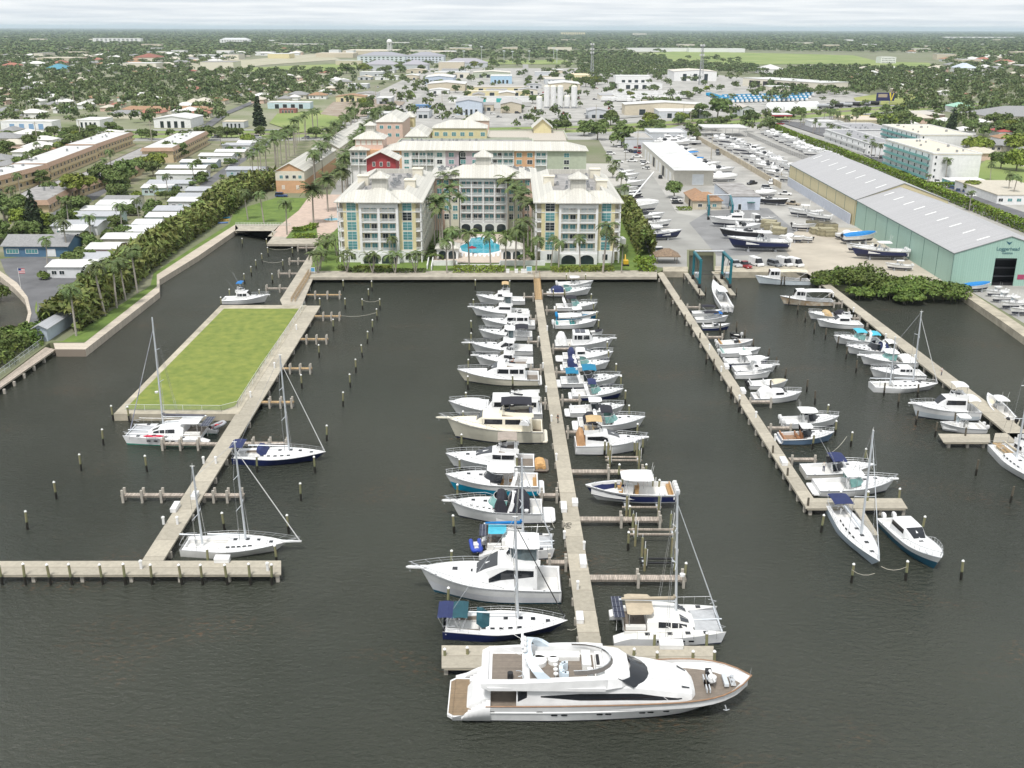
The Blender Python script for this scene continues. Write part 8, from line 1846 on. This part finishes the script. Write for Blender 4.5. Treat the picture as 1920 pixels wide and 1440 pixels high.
YSPEC={'console':(9,dict(ttop=(.3,.58,1.5),cock=(0,.9),ob=(2,WHITE),rail=0,hatch=0)),'darkhull':(12,dict(low=NAVY,split=.8,ttop=(.28,.52,1.6),cock=(0,.7),ob=(3,WHITE),rail=0,hatch=0)),'express':(11,dict(scr=(.58,.8),cock=(0,.46),trunk=(.52,.93,.3),arch=(.3,1.5),hatch=1,rail=0)),'sedan':(12.5,dict(hs=(.26,.64,1.3,1.8,.1),fly='open',cock=(0,.25),trunk=(.55,.86,.25),wins=1,hatch=0,rail=0)),'wrapped':(11,dict(cock=(0,0),well=0,cover=(.02,.97,1.3,WHITEC),rail=0,hatch=0)),'skiff':(6.5,dict(cock=(0,.8),rail=0,hatch=0,ob=(1,BLACK),seats=OFFW)),'bluecover':(8,dict(cock=(0,0),well=0,cover=(.02,.95,.6,(.02,.2,.5)),rail=0,hatch=0,ob=(1,BLACK))),'blackcover':(7.5,dict(cock=(0,0),well=0,cover=(.02,.95,.6,BLACKC),rail=0,hatch=0,ob=(1,BLACK))),'lean':(8.5,dict(cock=(0,.6),well=1,rail=0,hatch=0,ttop=None,cover=(.25,.55,.9,WHITEC))),'speed':(11,dict(low=BLKG,split=.85,cock=(0,.4),rail=0,hatch=1,scr=(.46,.5),seats=WHITE)),}
def yboat(k,px,py,hd,s,lab,grp=None,z=.75):
 p=P(px,py,GZ)
 if k not in YB:
  L,o=YSPEC[k];t=thing('stored_boat',lab,'boat',(0,0,0),0,grp)
  h=power(t,L,.42*L**.88,**o)
  b=MB()
  for x in(-.3*L,.15*L):
   for y in(-1,1):b.tube([(x,y*.9,-1.05),(x,y*.75,.15)],.07,5);b.box(x-.3,x+.3,y*.9-.2,y*.9+.2,-1.1,-1.04)
  b.box(-.3*L-.2,-.3*L+.2,-.9,.9,-1.0,-.62);b.box(.15*L-.2,.15*L+.2,-.9,.9,-1.0,-.62);b.build('boat_stand',GREYG,t);YB[k]=t
 else:
  t=dup(YB[k],None,None,lab);t.name='stored_boat'
  if grp:t['group']=grp
  elif 'group' in t:del t['group']
 t.location=(p.x,p.y,GZ+1.1*s);t.rotation_euler=(0,0,R(hd));t.scale=(s,)*3
def z6(x,y):return 1120+x/4.364,200+y/4.364
KN={'console':'white centre console','darkhull':'navy hulled open boat','express':'white express cruiser','sedan':'white flybridge boat','wrapped':'shrink wrapped white boat','skiff':'small open skiff','bluecover':'blue covered boat','blackcover':'black covered boat','lean':'white covered runabout','speed':'black sided speedboat'}
def yrow(pts,where,hd,jit=4):
 for i,(k,x,y,s)in enumerate(pts):
  yboat(k,*z6(x,y),hd+rnd.uniform(-jit,jit),s*1.15,KN[k]+' on stands '+where+', '+ORD[i]+' from street')
yrow([('express',205,570,.9),('sedan',225,602,.95),('console',215,635,1),('sedan',240,672,1.1),('console',240,705,.9),('darkhull',250,735,.8),('speed',250,765,.9),('blackcover',290,800,1),('wrapped',345,865,1.15),('express',405,940,1.0),('console',490,993,.95),('lean',430,1030,.9),('darkhull',520,1090,1.0)],'along the hotel hedge',2)
yrow([('sedan',560,282,1),('sedan',600,300,1.1),('express',560,318,1.1),('sedan',650,330,1.15),('express',620,365,.9),('lean',700,370,1),('express',730,395,1),('bluecover',760,415,1),('bluecover',800,465,1),('lean',850,480,1),('express',890,510,1.1),('lean',960,535,1),('express',1000,555,1.1),('lean',1010,590,1),('wrapped',1040,615,.9)],'behind the white workshop',-8)
yrow([(rnd.choice(('lean','console','express','lean','blackcover','skiff')),960+42*i+rnd.uniform(-8,8),275+24.5*i,rnd.uniform(.85,1.1))for i in range(15)],'inside the tan yard wall',172,8)
yrow([(rnd.choice(('lean','console','express','lean','lean')),1010+42*i+rnd.uniform(-8,8),268+19*i,rnd.uniform(.8,1.05))for i in range(17)],'in the middle lane of storage yard',175,8)
yrow([(rnd.choice(('lean','console','lean','lean')),1420+31*i+rnd.uniform(-5,5),228+13.4*i,rnd.uniform(.85,1.1))for i in range(17)],'along the clipped hedge',178,6)
yrow([(rnd.choice(('lean','console','blackcover','lean')),1385+31*i+rnd.uniform(-5,5),236+14.2*i,rnd.uniform(.75,1))for i in range(13)],'in the second line below the clipped hedge',176,8)
yrow([(rnd.choice(('express','lean','sedan')),1085+40*i+rnd.uniform(-6,6),284+19*i,rnd.uniform(.7,1))for i in range(10)],'beside the mesh fence of the yard',2,8)
yrow([(rnd.choice(('express','lean','sedan','console')),480+34*i,268+5*i+rnd.uniform(-4,4),.95)for i in range(9)],'before the grey street shops',170,12)
for k,x,y,hd,s,lab in[('sedan',1090,985,178,1.25,'large white cabin cruiser standing in the middle of the apron'),('express',1200,1030,5,1.05,'navy striped express cruiser behind the large white cabin cruiser'),('speed',1170,1085,178,1.3,'long black sided express boat on the apron'),('darkhull',1300,1180,180,1.55,'longest navy hulled open boat with triple outboards on the apron'),('speed',1440,805,-38,1.1,'black hulled boat hanging bow out beside the blue workshop'),('wrapped',1380,735,-20,.8,'pink and white covered boat beside the blue workshop'),('console',1680,905,160,1.25,'white triple outboard boat behind the stacked timber'),('console',1800,930,150,1.0,'white boat with tower against the pale blue wall'),('skiff',1690,1020,-22,1.2,'open white skiff beside the timber stacks'),('lean',1590,1110,-35,.95,'grey boat on a trailer at the gravel edge'),('skiff',1400,950,0,.9,'small white dinghy beside the white van'),('skiff',1680,1110,160,.9,'small blue and white boat at the gravel edge')]:
 yboat(k,*z6(x,y),hd,s,lab)
def z7(x,y):return 1480+x/3.6,200+y/3.6
for k,x,y,hd,s,lab in[('bluecover',470,925,8,1.4,'blue camouflage wrapped boat beside the mint shed wall'),('lean',400,895,6,1.0,'pale boat with white top behind the blue camouflage boat'),('darkhull',590,1030,178,1.35,'navy and white sportfishing boat with tower beside the mint shed'),('skiff',470,990,175,1.3,'open work skiff behind the navy sportfishing boat'),('console',730,1105,172,.8,'small white console boat above the mangroves'),('bluecover',1260,1250,6,.95,'turquoise wake boat with black cover before the mint shed door'),('console',1390,1280,195,.7,'white boat on the seawall, nearest the turquoise wake boat'),('console',1430,1320,195,.75,'white boat with tan interior on the seawall, second from the wake boat'),('console',1500,1365,198,.85,'white console boat on the seawall, third from the wake boat'),('skiff',1555,1410,190,.9,'white skiff on the seawall at the frame edge')]:
 yboat(k,*z7(x,y),hd,s,lab)
for i in range(10):yboat('lean',1640+i*26+60,372+i*10.5,176,.8,'boat stored behind the mint shed along the hedge, '+ORD[i]+' from the street')
VP={}
TYRE=mat('tyre_rubber',(.02,.02,.02),.8)
def veh_proto(kind):
 L,W_,secs,cab={'car':(4.6,.9,.78,[(.55,.55),(.1,1.42),(-1.1,1.45),(-1.8,1.0)]),'suv':(5.0,.97,.98,[(1.0,.98),(.5,1.75),(-2.2,1.78),(-2.45,1.1)]),'van':(5.6,1.0,1.1,[(2.0,1.15),(1.35,2.3),(-2.7,2.35),(-2.75,1.2)]),'pickup':(5.6,.98,1.0,[(.9,1.0),(.45,1.75),(-.8,1.78),(-1.1,1.0)])}[kind]
 t=thing('parked_'+kind if kind!='suv' else 'parked_offroader','x','car' if kind in('car','suv')else kind)
 b=MB();l=L/2;h=secs
 house(b,[(l,W_*.85,W_*.8,.35,h*.72),(l-.25,W_,W_*.95,.3,h*.92),(cab[0][0],W_,W_*.95,.3,h),(-l+.2,W_,W_*.95,.3,h),(-l,W_*.92,W_*.88,.35,h*.9)],0,.12,0)
 if kind=='pickup':b.box(-l+.1,-1.15,-W_*.8,W_*.8,h-.02,h+.01,1)
 body=b.build('body',[WHITE,BLACK],t)
 b=MB();wz=[(x,W_*.93,W_*.93-.13*(z-h),h-.05,z)for x,z in cab];house(b,wz,0,.08,0);b.build('window',GLASS,t)
 b=MB();a,c=cab[1],cab[2];b.box(c[0]-.05,a[0],-W_*.78,W_*.78,max(a[1],c[1])-.01,max(a[1],c[1])+.06)
 if kind=='van':b.box(c[0]-.1,.7,-W_*.95,W_*.95,1.0,2.34)
 roof=b.build('roof',WHITE,t)
 for x in(-l*.62,l*.62):
  for y in(-1,1):b=MB();b.tube([(x,y*(W_-.2),.34),(x,y*(W_+.02),.34)],.34,10);b.build('wheel',TYRE,t)
 for y in(-1,1):b=MB();b.box(l-.12,l+.01,y*W_*.65-.18,y*W_*.65+.18,h*.55,h*.7);b.build('headlight',CAPW,t)
 for o in(body,roof):o.material_slots[0].link='OBJECT';o.material_slots[0].material=WHITE
 VP[kind]=[t,False]
VC={'white':(.72,.72,.71),'black':(.015,.015,.018),'grey':(.16,.17,.18),'silver':(.42,.43,.44),'red':(.25,.02,.02),'blue':(.03,.07,.18),'tan':(.36,.31,.24)}
def vehicle(kind,px,py,hd,col,lab,grp=None):
 if kind not in VP:veh_proto(kind)
 p=VP[kind];w=P(px,py,GZ)
 o=p[0]if not p[1]else dup(p[0]);p[1]=True
 o.location=w;o.rotation_euler=(0,0,R(hd));o['label']=lab
 if grp:o['group']=grp
 elif 'group' in o:del o['group']
 for k in KIDS[o.name]:
  if k.name.split('.')[0]in('body','roof'):k.material_slots[0].link='OBJECT';k.material_slots[0].material=paint(VC[col],.3)
for kind,x,y,hd,col,lab in[('suv',515,1195,10,'white','white offroader beside the hotel hedge at the quay end'),('car',645,770,0,'white','white car in front of the brown roofed office'),('car',655,795,0,'black','black car in front of the white office car'),('van',1300,935,-80,'white','white van beside the large cabin cruiser'),('pickup',1535,722,-20,'white','white pickup truck beside the pale blue wall'),('pickup',1600,805,-35,'tan','tan tanker pickup near the pale blue wall'),('pickup',1205,1315,-70,'red','dark red pickup parked above the lift basin'),('pickup',1130,1305,-75,'silver','old green and white truck beside the red pickup'),('van',1300,1300,-70,'white','tall white van in the row above the basin'),('suv',1450,1305,-62,'grey','dark grey offroader in the row above the basin'),('van',1530,1300,-62,'white','white van in the middle of the row above the basin'),('van',1620,1305,-62,'white','white van at the end of the row above the basin'),('car',860,440,10,'black','black car behind the white workshop'),('suv',110,390,0,'white','white offroader beside the low flat building'),('suv',175,460,0,'white','second white offroader beside the low flat building'),('pickup',285,450,-20,'white','white utility pickup facing the white workshop'),('pickup',325,415,-10,'white','white utility pickup at the corner of white workshop'),('suv',185,335,70,'white','white offroader on the boatyard street'),('car',515,585,85,'black','black car along the workshop roller doors'),('suv',990,395,70,'grey','grey offroader by the tan yard wall'),('van',1420,445,160,'white','white van among the stored boats'),('van',195,1130,95,'white','white van in the lane beside the boatyard side wing'),('car',795,312,60,'black','black car by the green gate of the yard')]:
 vehicle(kind,*z6(x,y),hd,col,lab)
for i in range(10):vehicle(rnd.choice(('pickup','suv','car')),*z6(232+(i%5)*28,325+(i//5)*42+(i%5)*4),75,rnd.choice(('blue','black','red','white')),'vehicle in the tight block parked at the end of the white workshop','vehicles packed by the workshop end')
for i,(x,y)in enumerate([(132,359),(150,357),(160,352),(176,336),(96,356),(110,352),(215,312),(222,308),(232,304),(240,300),(250,297),(258,292),(140,340),(155,333)]):
 vehicle('van' if i in(0,1,3)else rnd.choice(('car','suv','pickup')),x,y,-20,'white' if i<6 else rnd.choice(('white','black','grey','red')),'vehicle parked in the lot between the mansard blocks','cars between the mansard blocks')
for i in range(26):vehicle(rnd.choice(('pickup','suv','car','van')),*z6(*rnd.choice(((rnd.uniform(880,1280),rnd.uniform(330,360)+30),(rnd.uniform(250,420),rnd.uniform(330,520)),(rnd.uniform(1250,1450),rnd.uniform(620,720))))),rnd.uniform(0,360),rnd.choice(('white','white','grey','black','silver')),'vehicle left standing in the open boatyard lanes','vehicles in the boatyard lanes')if i%2 else None
for i in range(44):
 k=i/43;x,y=(1560+260*k,262+105*k)if i%2 else(1572+230*k,252+100*k)
 if 1690<x<1745 and y<330 and i%2==0:continue
 vehicle(rnd.choice(('car','car','suv','pickup')),x,y+rnd.uniform(-3,3),rnd.choice((70,75,-15)),rnd.choice(('white','black','grey','silver','blue','white')),'car parked in the condominium car park behind the long hedge','cars in the condominium car park')
for i in range(22):vehicle(rnd.choice(('car','suv','pickup')),60+i*88+rnd.uniform(-20,20),258.5-max(0,i*88-900)*.052+rnd.choice((0,1.6)),0 if i%2 else 180,rnd.choice(('white','grey','red','black','silver')),'car driving on the coast road beside the railway','cars on the coast road')
for i in range(80):vehicle(rnd.choice(('car','suv','pickup','van')),rnd.uniform(700,1230),rnd.choice((222,214,206,200,186,178,165))+rnd.uniform(-2,2),rnd.choice((0,90)),rnd.choice(('white','grey','red','black','white')),'vehicle standing between the industrial sheds','vehicles among the industrial sheds')
vehicle('car',1048,249,10,'white','white car under the dark garage opening');vehicle('car',918,257,0,'white','white car on the open parking deck edge');vehicle('suv',528,369,0,'blue','dark blue offroader before the orange house')
BLUET=paint((.02,.30,.55),.4,'truck_blue')
tp=None
def truck(x,y,rz,lab,grp,ln=8.5,m1=BLUET):
 global tp
 key=('truck',m1.name)
 if key not in VP:
  t=thing('lorry',lab,'truck',(x,y,GZ),rz,grp);b=MB();b.box(-ln/2,ln*.22,-1.2,1.2,.9,3.5);b.build('load_body',m1,t,bevel=.1)
  b=MB();house(b,[(ln/2,1.1,1.0,.6,1.9),(ln/2-.3,1.15,1.0,.6,2.9),(ln*.24,1.15,1.0,.6,3.0)],0,.15,0);b.build('cab',WHITE,t);b=MB()
  b.box(ln/2-.28,ln/2-.2,-.95,.95,1.9,2.6);b.build('windscreen',GLASS,t)
  b=MB();b.box(-ln/2+.4,ln/2-.6,-1.1,1.1,.35,.85);b.build('chassis',BLACK,t);VP[key]=t
 else:t=dup(VP[key],(x,y,GZ),rz,lab,grp);t.name='lorry'
for r_ in range(3):
 for i in range(20):
  p=P(1346+i*8.6+r_*6,193.5-r_*4.6-i*.22,GZ);truck(p.x,p.y,-R(80),'bright blue refuse truck with white cab in the depot rows','blue refuse trucks')
for i in range(9):p=P(1330+i*4,180+i*1.2,GZ);truck(p.x,p.y,R(40),'bright blue refuse truck in the diagonal line at the depot gate','blue trucks at the gate')
for i in range(42):
 p=P(1140+(i%11)*14+rnd.uniform(-3,3),177+(i//11)*4.5+rnd.uniform(-1,1),GZ);truck(p.x,p.y,R(rnd.uniform(-12,8)),'white box trailer truck in the transport lot behind the warehouses','white trailers in the transport lot',13,WHITE)
for i in range(6):
 p=P(1000+i*16,207,GZ)if False else P(1548+i*17,203.5-i*1.2,GZ);t=thing('rail_tank_car','dark rail tank car on the siding, '+ORD[i]+' from the refuse trucks','rail car',p,R(-4));b=MB();b.tube([(-7,0,2.6),(-6.6,0,2.6),(6.6,0,2.6),(7,0,2.6)],1.45,12);b.build('tank',BLACK if i%2 else GREYG,t);b=MB();b.box(-7.2,7.2,-1.2,1.2,.8,1.15);b.build('chassis',BLACK,t)
 for x in(-5,5):b=MB();b.box(x-1.2,x+1.2,-1,1,.1,.79);b.build('bogie',TYRE,t)
for i,(x0,x1,y)in enumerate([(1436,1492,204),(1494,1536,202),(1470,1530,207)]):
 a,c=P(x0,y,GZ),P(x1,y,GZ);b=MB();L_=(c-a).length;house(b,[(0,3,2,0,3),(2,4,3,0,5),(L_-2,4,3,0,5),(L_,3,2,0,3)],0,1.5,.3);tag(b.build('wrapped_stack',WHITE,None,loc=a,rz=math.atan2(c.y-a.y,c.x-a.x)),'long white wrapped stack of cargo beside the railway, '+ORD[i]+' of three','cargo')
TEALP=paint((.01,.13,.16),.5,'hoist_teal')
def travel_lift(lab,corners,h,z0):
 q=[P(x,y,z0)for x,y in corners]
 t=thing('travel_lift',lab,'boat lift',q[0])
 o=[v-q[0]for v in q]
 for v in o:b=MB();b.box(v.x-.3,v.x+.3,v.y-.3,v.y+.3,.9,h);b.build('leg',TEALP,t);b=MB();b.tube([(v.x-.35,v.y,.65),(v.x+.35,v.y,.65)],.65,12);b.build('wheel',TYRE,t)
 for a,c in((o[0],o[1]),(o[2],o[3])):
  for zz in(h,1.7):b=MB();b.tube([a+Vector((0,0,zz)),c+Vector((0,0,zz))],.45 if zz==h else .3,6);b.build('side_beam',TEALP,t)
  b=MB();m=a.lerp(c,.4);b.box(m.x-.7,m.x+.7,m.y-1,m.y+1,2.0,3.2);b.build('engine_box',STEEL,t)
 b=MB();b.tube([o[1]+Vector((0,0,h+.3)),o[3]+Vector((0,0,h+.3))],.3,6);b.build('cross_beam',STEEL,t)
 for k in(.3,.7):
  b=MB();a,c=o[0].lerp(o[1],k),o[2].lerp(o[3],k);b.tube([a+Vector((0,0,h)),a+Vector((.8,0,3)),c+Vector((-.8,0,3)),c+Vector((0,0,h))],.09,5);b.build('sling',BLACK,t)
travel_lift('teal travel lift straddling the boat lift basin',[(1311,540),(1299,523),(1368,540),(1353,523)],7.4,DZ)
travel_lift('teal travel lift parked beside the brown roofed office',[(1328,412),(1326,392),(1372,412),(1368,392)],5.0,GZ)
t=thing('crane_boom','white telescopic crane boom rising over the boats by the hotel hedge','crane',P(1183,384,GZ));b=MB();b.tube([(0,0,2.2),(9,5,12)],.4,6,r2=.25);b.build('boom',WHITE,t);b=MB();b.box(-2.5,2,-1.2,1.2,.4,2);b.build('crane_body',RED,t)
t=thing('excavator','yellow mini excavator in the lane beside the boatyard side wing','excavator',P(1173,498,GZ),R(90));b=MB();b.box(-1,1,-.7,.7,.6,1.6);b.build('body',paint((.6,.38,.02),.5,'machine_yellow'),t);b=MB();b.tube([(.8,0,1.4),(1.8,0,2.8),(3,0,1.8),(3.1,0,.5)],.16,5);b.build('digging_arm',paint((.6,.38,.02),.5),t);b=MB();b.box(-1.1,1.1,-.9,-.5,0,.55);b.box(-1.1,1.1,.5,.9,0,.55);b.build('crawler_track',BLACK,t)
TIM=striped('stacked_timber',(.32,.29,.19),(.10,.09,.06),.35,2,.9,.15,.2)
for i,(x,y)in enumerate([(1400,990),(1430,1010),(1460,1030),(1490,1045),(1790,1040),(1830,1050),(1870,1055),(1800,1000),(1850,1005),(1900,1015),(1760,985),(1900,1060)]):
 b=MB();s=rnd.uniform(.8,1.2);b.box(-2.2*s,2.2*s,-1.6,1.6,.15,2.4*s);b.box(-1.9*s,-1.5*s,-1.5,1.5,0,.14);b.box(1.5*s,1.9*s,-1.5,1.5,0,.14);tag(b.build('crate_stack',TIM,None,loc=P(*z6(x,y),GZ),rz=-.5 if i<4 else .05),'greenish timber crate stack on the gravel '+('beside the apron boats, ' if i<4 else 'near the mint shed, ')+ORD[i%8 if i<4 else i-4]+' in its group','crate stack','timber crate stacks')
lowwall('yard_wall','long tan concrete wall through the boat storage yard',[z6(790,255),z6(1130,450),z6(1500,672)],2.6,mat('stained_tan_wall',(.46,.40,.30),.9,var=.2,scale=.4))
railing('chain_link_fence','grey mesh fence between the storage yard lanes',[z6(1225,240),z6(1500,360),z6(1800,480)],2.4,ALU,GZ,4,'fence',mesh_mat('dark_netting',(.10,.10,.10),thick=.5),(1.0,))
t=thing('thatched_hut','brown thatched hut at the boatyard corner of the quay','hut',P(1249,492,GZ));b=MB();hip(b,-3.2,3.2,-2.4,2.4,2.4,1.8,.5);b.build('thatch_roof',mat('palm_thatch',(.22,.16,.11),.95,var=.35,scale=2),t)
for x in(-2.8,2.8):
 for y in(-2,2):b=MB();b.cyl(x,y,0,2.4,.12,6);b.build('post',BARK,t)
for i,(c,nm)in enumerate([((.02,.12,.4),'blue'),((.6,.35,.02),'orange'),((.02,.25,.45),'pale blue')]):
 b=MB();b.loft([[(x,w*math.cos(a),.2+.2*math.sin(a))for a in[k*math.pi/4 for k in range(8)]]for x,w in((-1.9,.04),(-1.2,.3),(0,.4),(1.2,.3),(1.9,.04))]);tag(b.build('kayak',paint(c,.4),None,loc=P(417+i*2,419-i*5,GZ),rz=.2),nm+' kayak lying on the canal lawn by the palm hedge','kayak')
t=thing('flagpole','white flagpole with a striped flag beside the pond seawall','flagpole',P(40,545,GZ));b=MB();b.cyl(0,0,0,6,.07,6);b.build('pole',WHITE,t)
b=MB()
for k in range(7):b.box(.08,1.7,-.02,.02,4.6+k*.18,4.78+k*.18,k%2)
b.box(.08,.8,-.03,.03,5.3,5.86,2);b.build('flag',[paint((.5,.03,.05),.8),paint((.7,.7,.7),.8),paint((.02,.04,.2),.8)],t)
t=thing('bicycle','dark bicycle lying on the central dock beside the long plank finger','bicycle',P(1066,986,DZ+.02),R(80))
for x in(-.52,.52):b=MB();b.tube([(x+.33*math.cos(a*.5236),.33*math.sin(a*.5236),.06)for a in range(13)],.03,5);b.build('wheel',TYRE,t)
b=MB();b.tube([(-.52,0,.1),(-.1,.02,.1),(.35,.4,.1),(-.2,.45,.1),(-.1,.02,.1)],.025,5);b.tube([(.52,0,.1),(.35,.4,.1),(.3,.6,.1)],.025,5);b.build('frame',BLACK,t);b=MB();b.box(-.35,-.1,.44,.56,.06,.16);b.build('saddle',BLACK,t);b=MB();b.tube([(.3,.6,-.0),(.3,.6,.35)],.025,5);b.build('handlebar',BLACK,t)
def person(lab,loc,rz,shirt,pants,arm=0):
 V=[(0,0,.95),(0,0,1.2),(0,0,1.42),(0,0,1.52),(.01,0,1.66),(0,.19,1.42),(.05,.25,1.16),(.2+arm,.24,1.0+arm),(0,-.19,1.42),(.05,-.25,1.16),(.2,-.22,.98),(0,.1,.9),(.04,.11,.5),(0,.11,.08),(.14,.12,.04),(0,-.1,.9),(-.03,-.11,.5),(-.06,-.11,.08),(.08,-.12,.04),(.3+arm*1.3,.23,.97+arm*1.2),(.29,-.2,.93)]
 E=[(0,1),(1,2),(2,3),(3,4),(2,5),(5,6),(6,7),(2,8),(8,9),(9,10),(0,11),(11,12),(12,13),(13,14),(0,15),(15,16),(16,17),(17,18),(7,19),(10,20)]
 RD=[.15,.15,.16,.06,.105,.07,.05,.04,.07,.05,.04,.1,.075,.05,.045,.1,.075,.05,.045,.045,.045]
 me=bpy.data.meshes.new('person');me.from_pydata(V,E,[]);o=bpy.data.objects.new('person',me);COL.objects.link(o)
 sk_=o.modifiers.new('skin','SKIN')
 for i,r in enumerate(RD):me.skin_vertices[0].data[i].radius=(r,r*(1.2 if i<3 else 1))
 me.skin_vertices[0].data[0].use_root=True;o.modifiers.new('sub','SUBSURF').render_levels=2;o.modifiers['sub'].levels=2
 m2=bpy.data.meshes.new_from_object(o.evaluated_get(bpy.context.evaluated_depsgraph_get()));bpy.data.objects.remove(o)
 for mm in(paint((.42,.24,.16),.6,'skin_tone'),paint(shirt,.8),paint(pants,.8),paint((.04,.03,.02),.8,'dark_hair')):m2.materials.append(mm)
 for p in m2.polygons:c=p.center;p.use_smooth=True;p.material_index=3 if c.z>1.7 or(c.z>1.6 and c.x<-.03)else 0 if c.z>1.5 or(abs(c.y)>.17 and c.z<1.2 and c.z>.75)else 1 if c.z>.97 else 2 if c.z>.1 else 3
 o=bpy.data.objects.new('person',m2);COL.objects.link(o);o.location=loc;o.rotation_euler=(0,0,rz);tag(o,lab,'person')
person('person in dark clothes standing on the central dock by the cream trawler',P(1046,793,DZ),R(200),(.03,.03,.035),(.03,.03,.04),.1)
person('person in white shirt and navy shorts standing in the cream fishing boat cockpit',P(1544,884,.55),R(60),(.6,.58,.54),(.03,.04,.09))
person('person in white shirt at the edge of the mangrove dock',P(1765,704,DZ),R(150),(.65,.6,.62),(.1,.1,.14),.15)
W=bpy.data.worlds.new('World');S.world=W;W.use_nodes=True
nt=W.node_tree;N=nt.nodes;Lk=nt.links
bg=N['Background'];bg.inputs['Strength'].default_value=.1
SUN_EL,SUN_AZ=R(62),R(200)
sk=N.new('ShaderNodeTexSky');sk.sky_type='NISHITA';sk.sun_disc=False;sk.sun_elevation=SUN_EL;sk.sun_rotation=SUN_AZ
sk.air_density=1.2;sk.dust_density=2.0
tc=N.new('ShaderNodeTexCoord');sp=N.new('ShaderNodeSeparateXYZ');Lk.new(tc.outputs['Generated'],sp.inputs[0])
ab=N.new('ShaderNodeMath');ab.operation='ABSOLUTE';Lk.new(sp.outputs['Z'],ab.inputs[0])
zz=N.new('ShaderNodeMath');zz.operation='ADD';zz.inputs[1].default_value=.03;Lk.new(ab.outputs[0],zz.inputs[0])
dx=N.new('ShaderNodeMath');dx.operation='DIVIDE';Lk.new(sp.outputs['X'],dx.inputs[0]);Lk.new(zz.outputs[0],dx.inputs[1])
dy=N.new('ShaderNodeMath');dy.operation='DIVIDE';Lk.new(sp.outputs['Y'],dy.inputs[0]);Lk.new(zz.outputs[0],dy.inputs[1])
cb=N.new('ShaderNodeCombineXYZ');Lk.new(dx.outputs[0],cb.inputs[0]);Lk.new(dy.outputs[0],cb.inputs[1])
n1=N.new('ShaderNodeTexNoise');n1.inputs['Scale'].default_value=.22;n1.inputs['Detail'].default_value=7;n1.inputs['Roughness'].default_value=.58;Lk.new(cb.outputs[0],n1.inputs['Vector'])
cov=N.new('ShaderNodeMapRange');cov.inputs['From Min'].default_value=.28;cov.inputs['From Max'].default_value=.5;cov.inputs['To Min'].default_value=.94;cov.inputs['To Max'].default_value=.97;Lk.new(n1.outputs['Fac'],cov.inputs[0])
n2=N.new('ShaderNodeTexNoise');n2.inputs['Scale'].default_value=.45;n2.inputs['Detail'].default_value=6;Lk.new(cb.outputs[0],n2.inputs['Vector'])
cr=N.new('ShaderNodeValToRGB');cr.color_ramp.elements[0].position=.36;cr.color_ramp.elements[1].position=.64
cr.color_ramp.elements[0].color=(.72,.77,.82,1);cr.color_ramp.elements[1].color=(.94,.96,.97,1);Lk.new(n2.outputs['Fac'],cr.inputs[0])
cs=N.new('ShaderNodeMix');cs.data_type='RGBA';cs.blend_type='MULTIPLY';cs.inputs['Factor'].default_value=1;Lk.new(cr.outputs[0],cs.inputs['A']);cs.inputs['B'].default_value=(7.0,7.0,7.0,1)
mx=N.new('ShaderNodeMix');mx.data_type='RGBA';Lk.new(cov.outputs[0],mx.inputs['Factor']);Lk.new(sk.outputs[0],mx.inputs['A']);Lk.new(cs.outputs['Result'],mx.inputs['B'])
Lk.new(mx.outputs['Result'],bg.inputs['Color'])
sl=bpy.data.lights.new('sun','SUN');sl.energy=2.1;sl.angle=R(9);sl.color=(1,.97,.93)
so=bpy.data.objects.new('sun',sl);COL.objects.link(so)
so.rotation_euler=(math.pi/2-SUN_EL,0,math.pi-SUN_AZ)
hz=MB();hz.box(-61000,61000,-600,61000,-4.5,130)
m=bpy.data.materials.new('haze_air');m.use_nodes=True
N=m.node_tree.nodes;N.remove(N['Principled BSDF'])
pv=N.new('ShaderNodeVolumePrincipled');pv.inputs['Density'].default_value=4e-5;pv.inputs['Color'].default_value=(.72,.84,.98,1);pv.inputs['Anisotropy'].default_value=.2
m.node_tree.links.new(pv.outputs[0],N['Material Output'].inputs['Volume'])
HZ=tag(hz.build('haze',m),'thin pale haze over the flat land','haze',kind='stuff')
S.view_settings.view_transform='Standard';S.view_settings.look='None'
S.view_settings.exposure=0.64;S.view_settings.gamma=1
S.cycles.max_bounces=8;S.cycles.volume_bounces=1;S.cycles.transparent_max_bounces=12
S.cycles.use_denoising=True;S.cycles.sample_clamp_direct=1.6
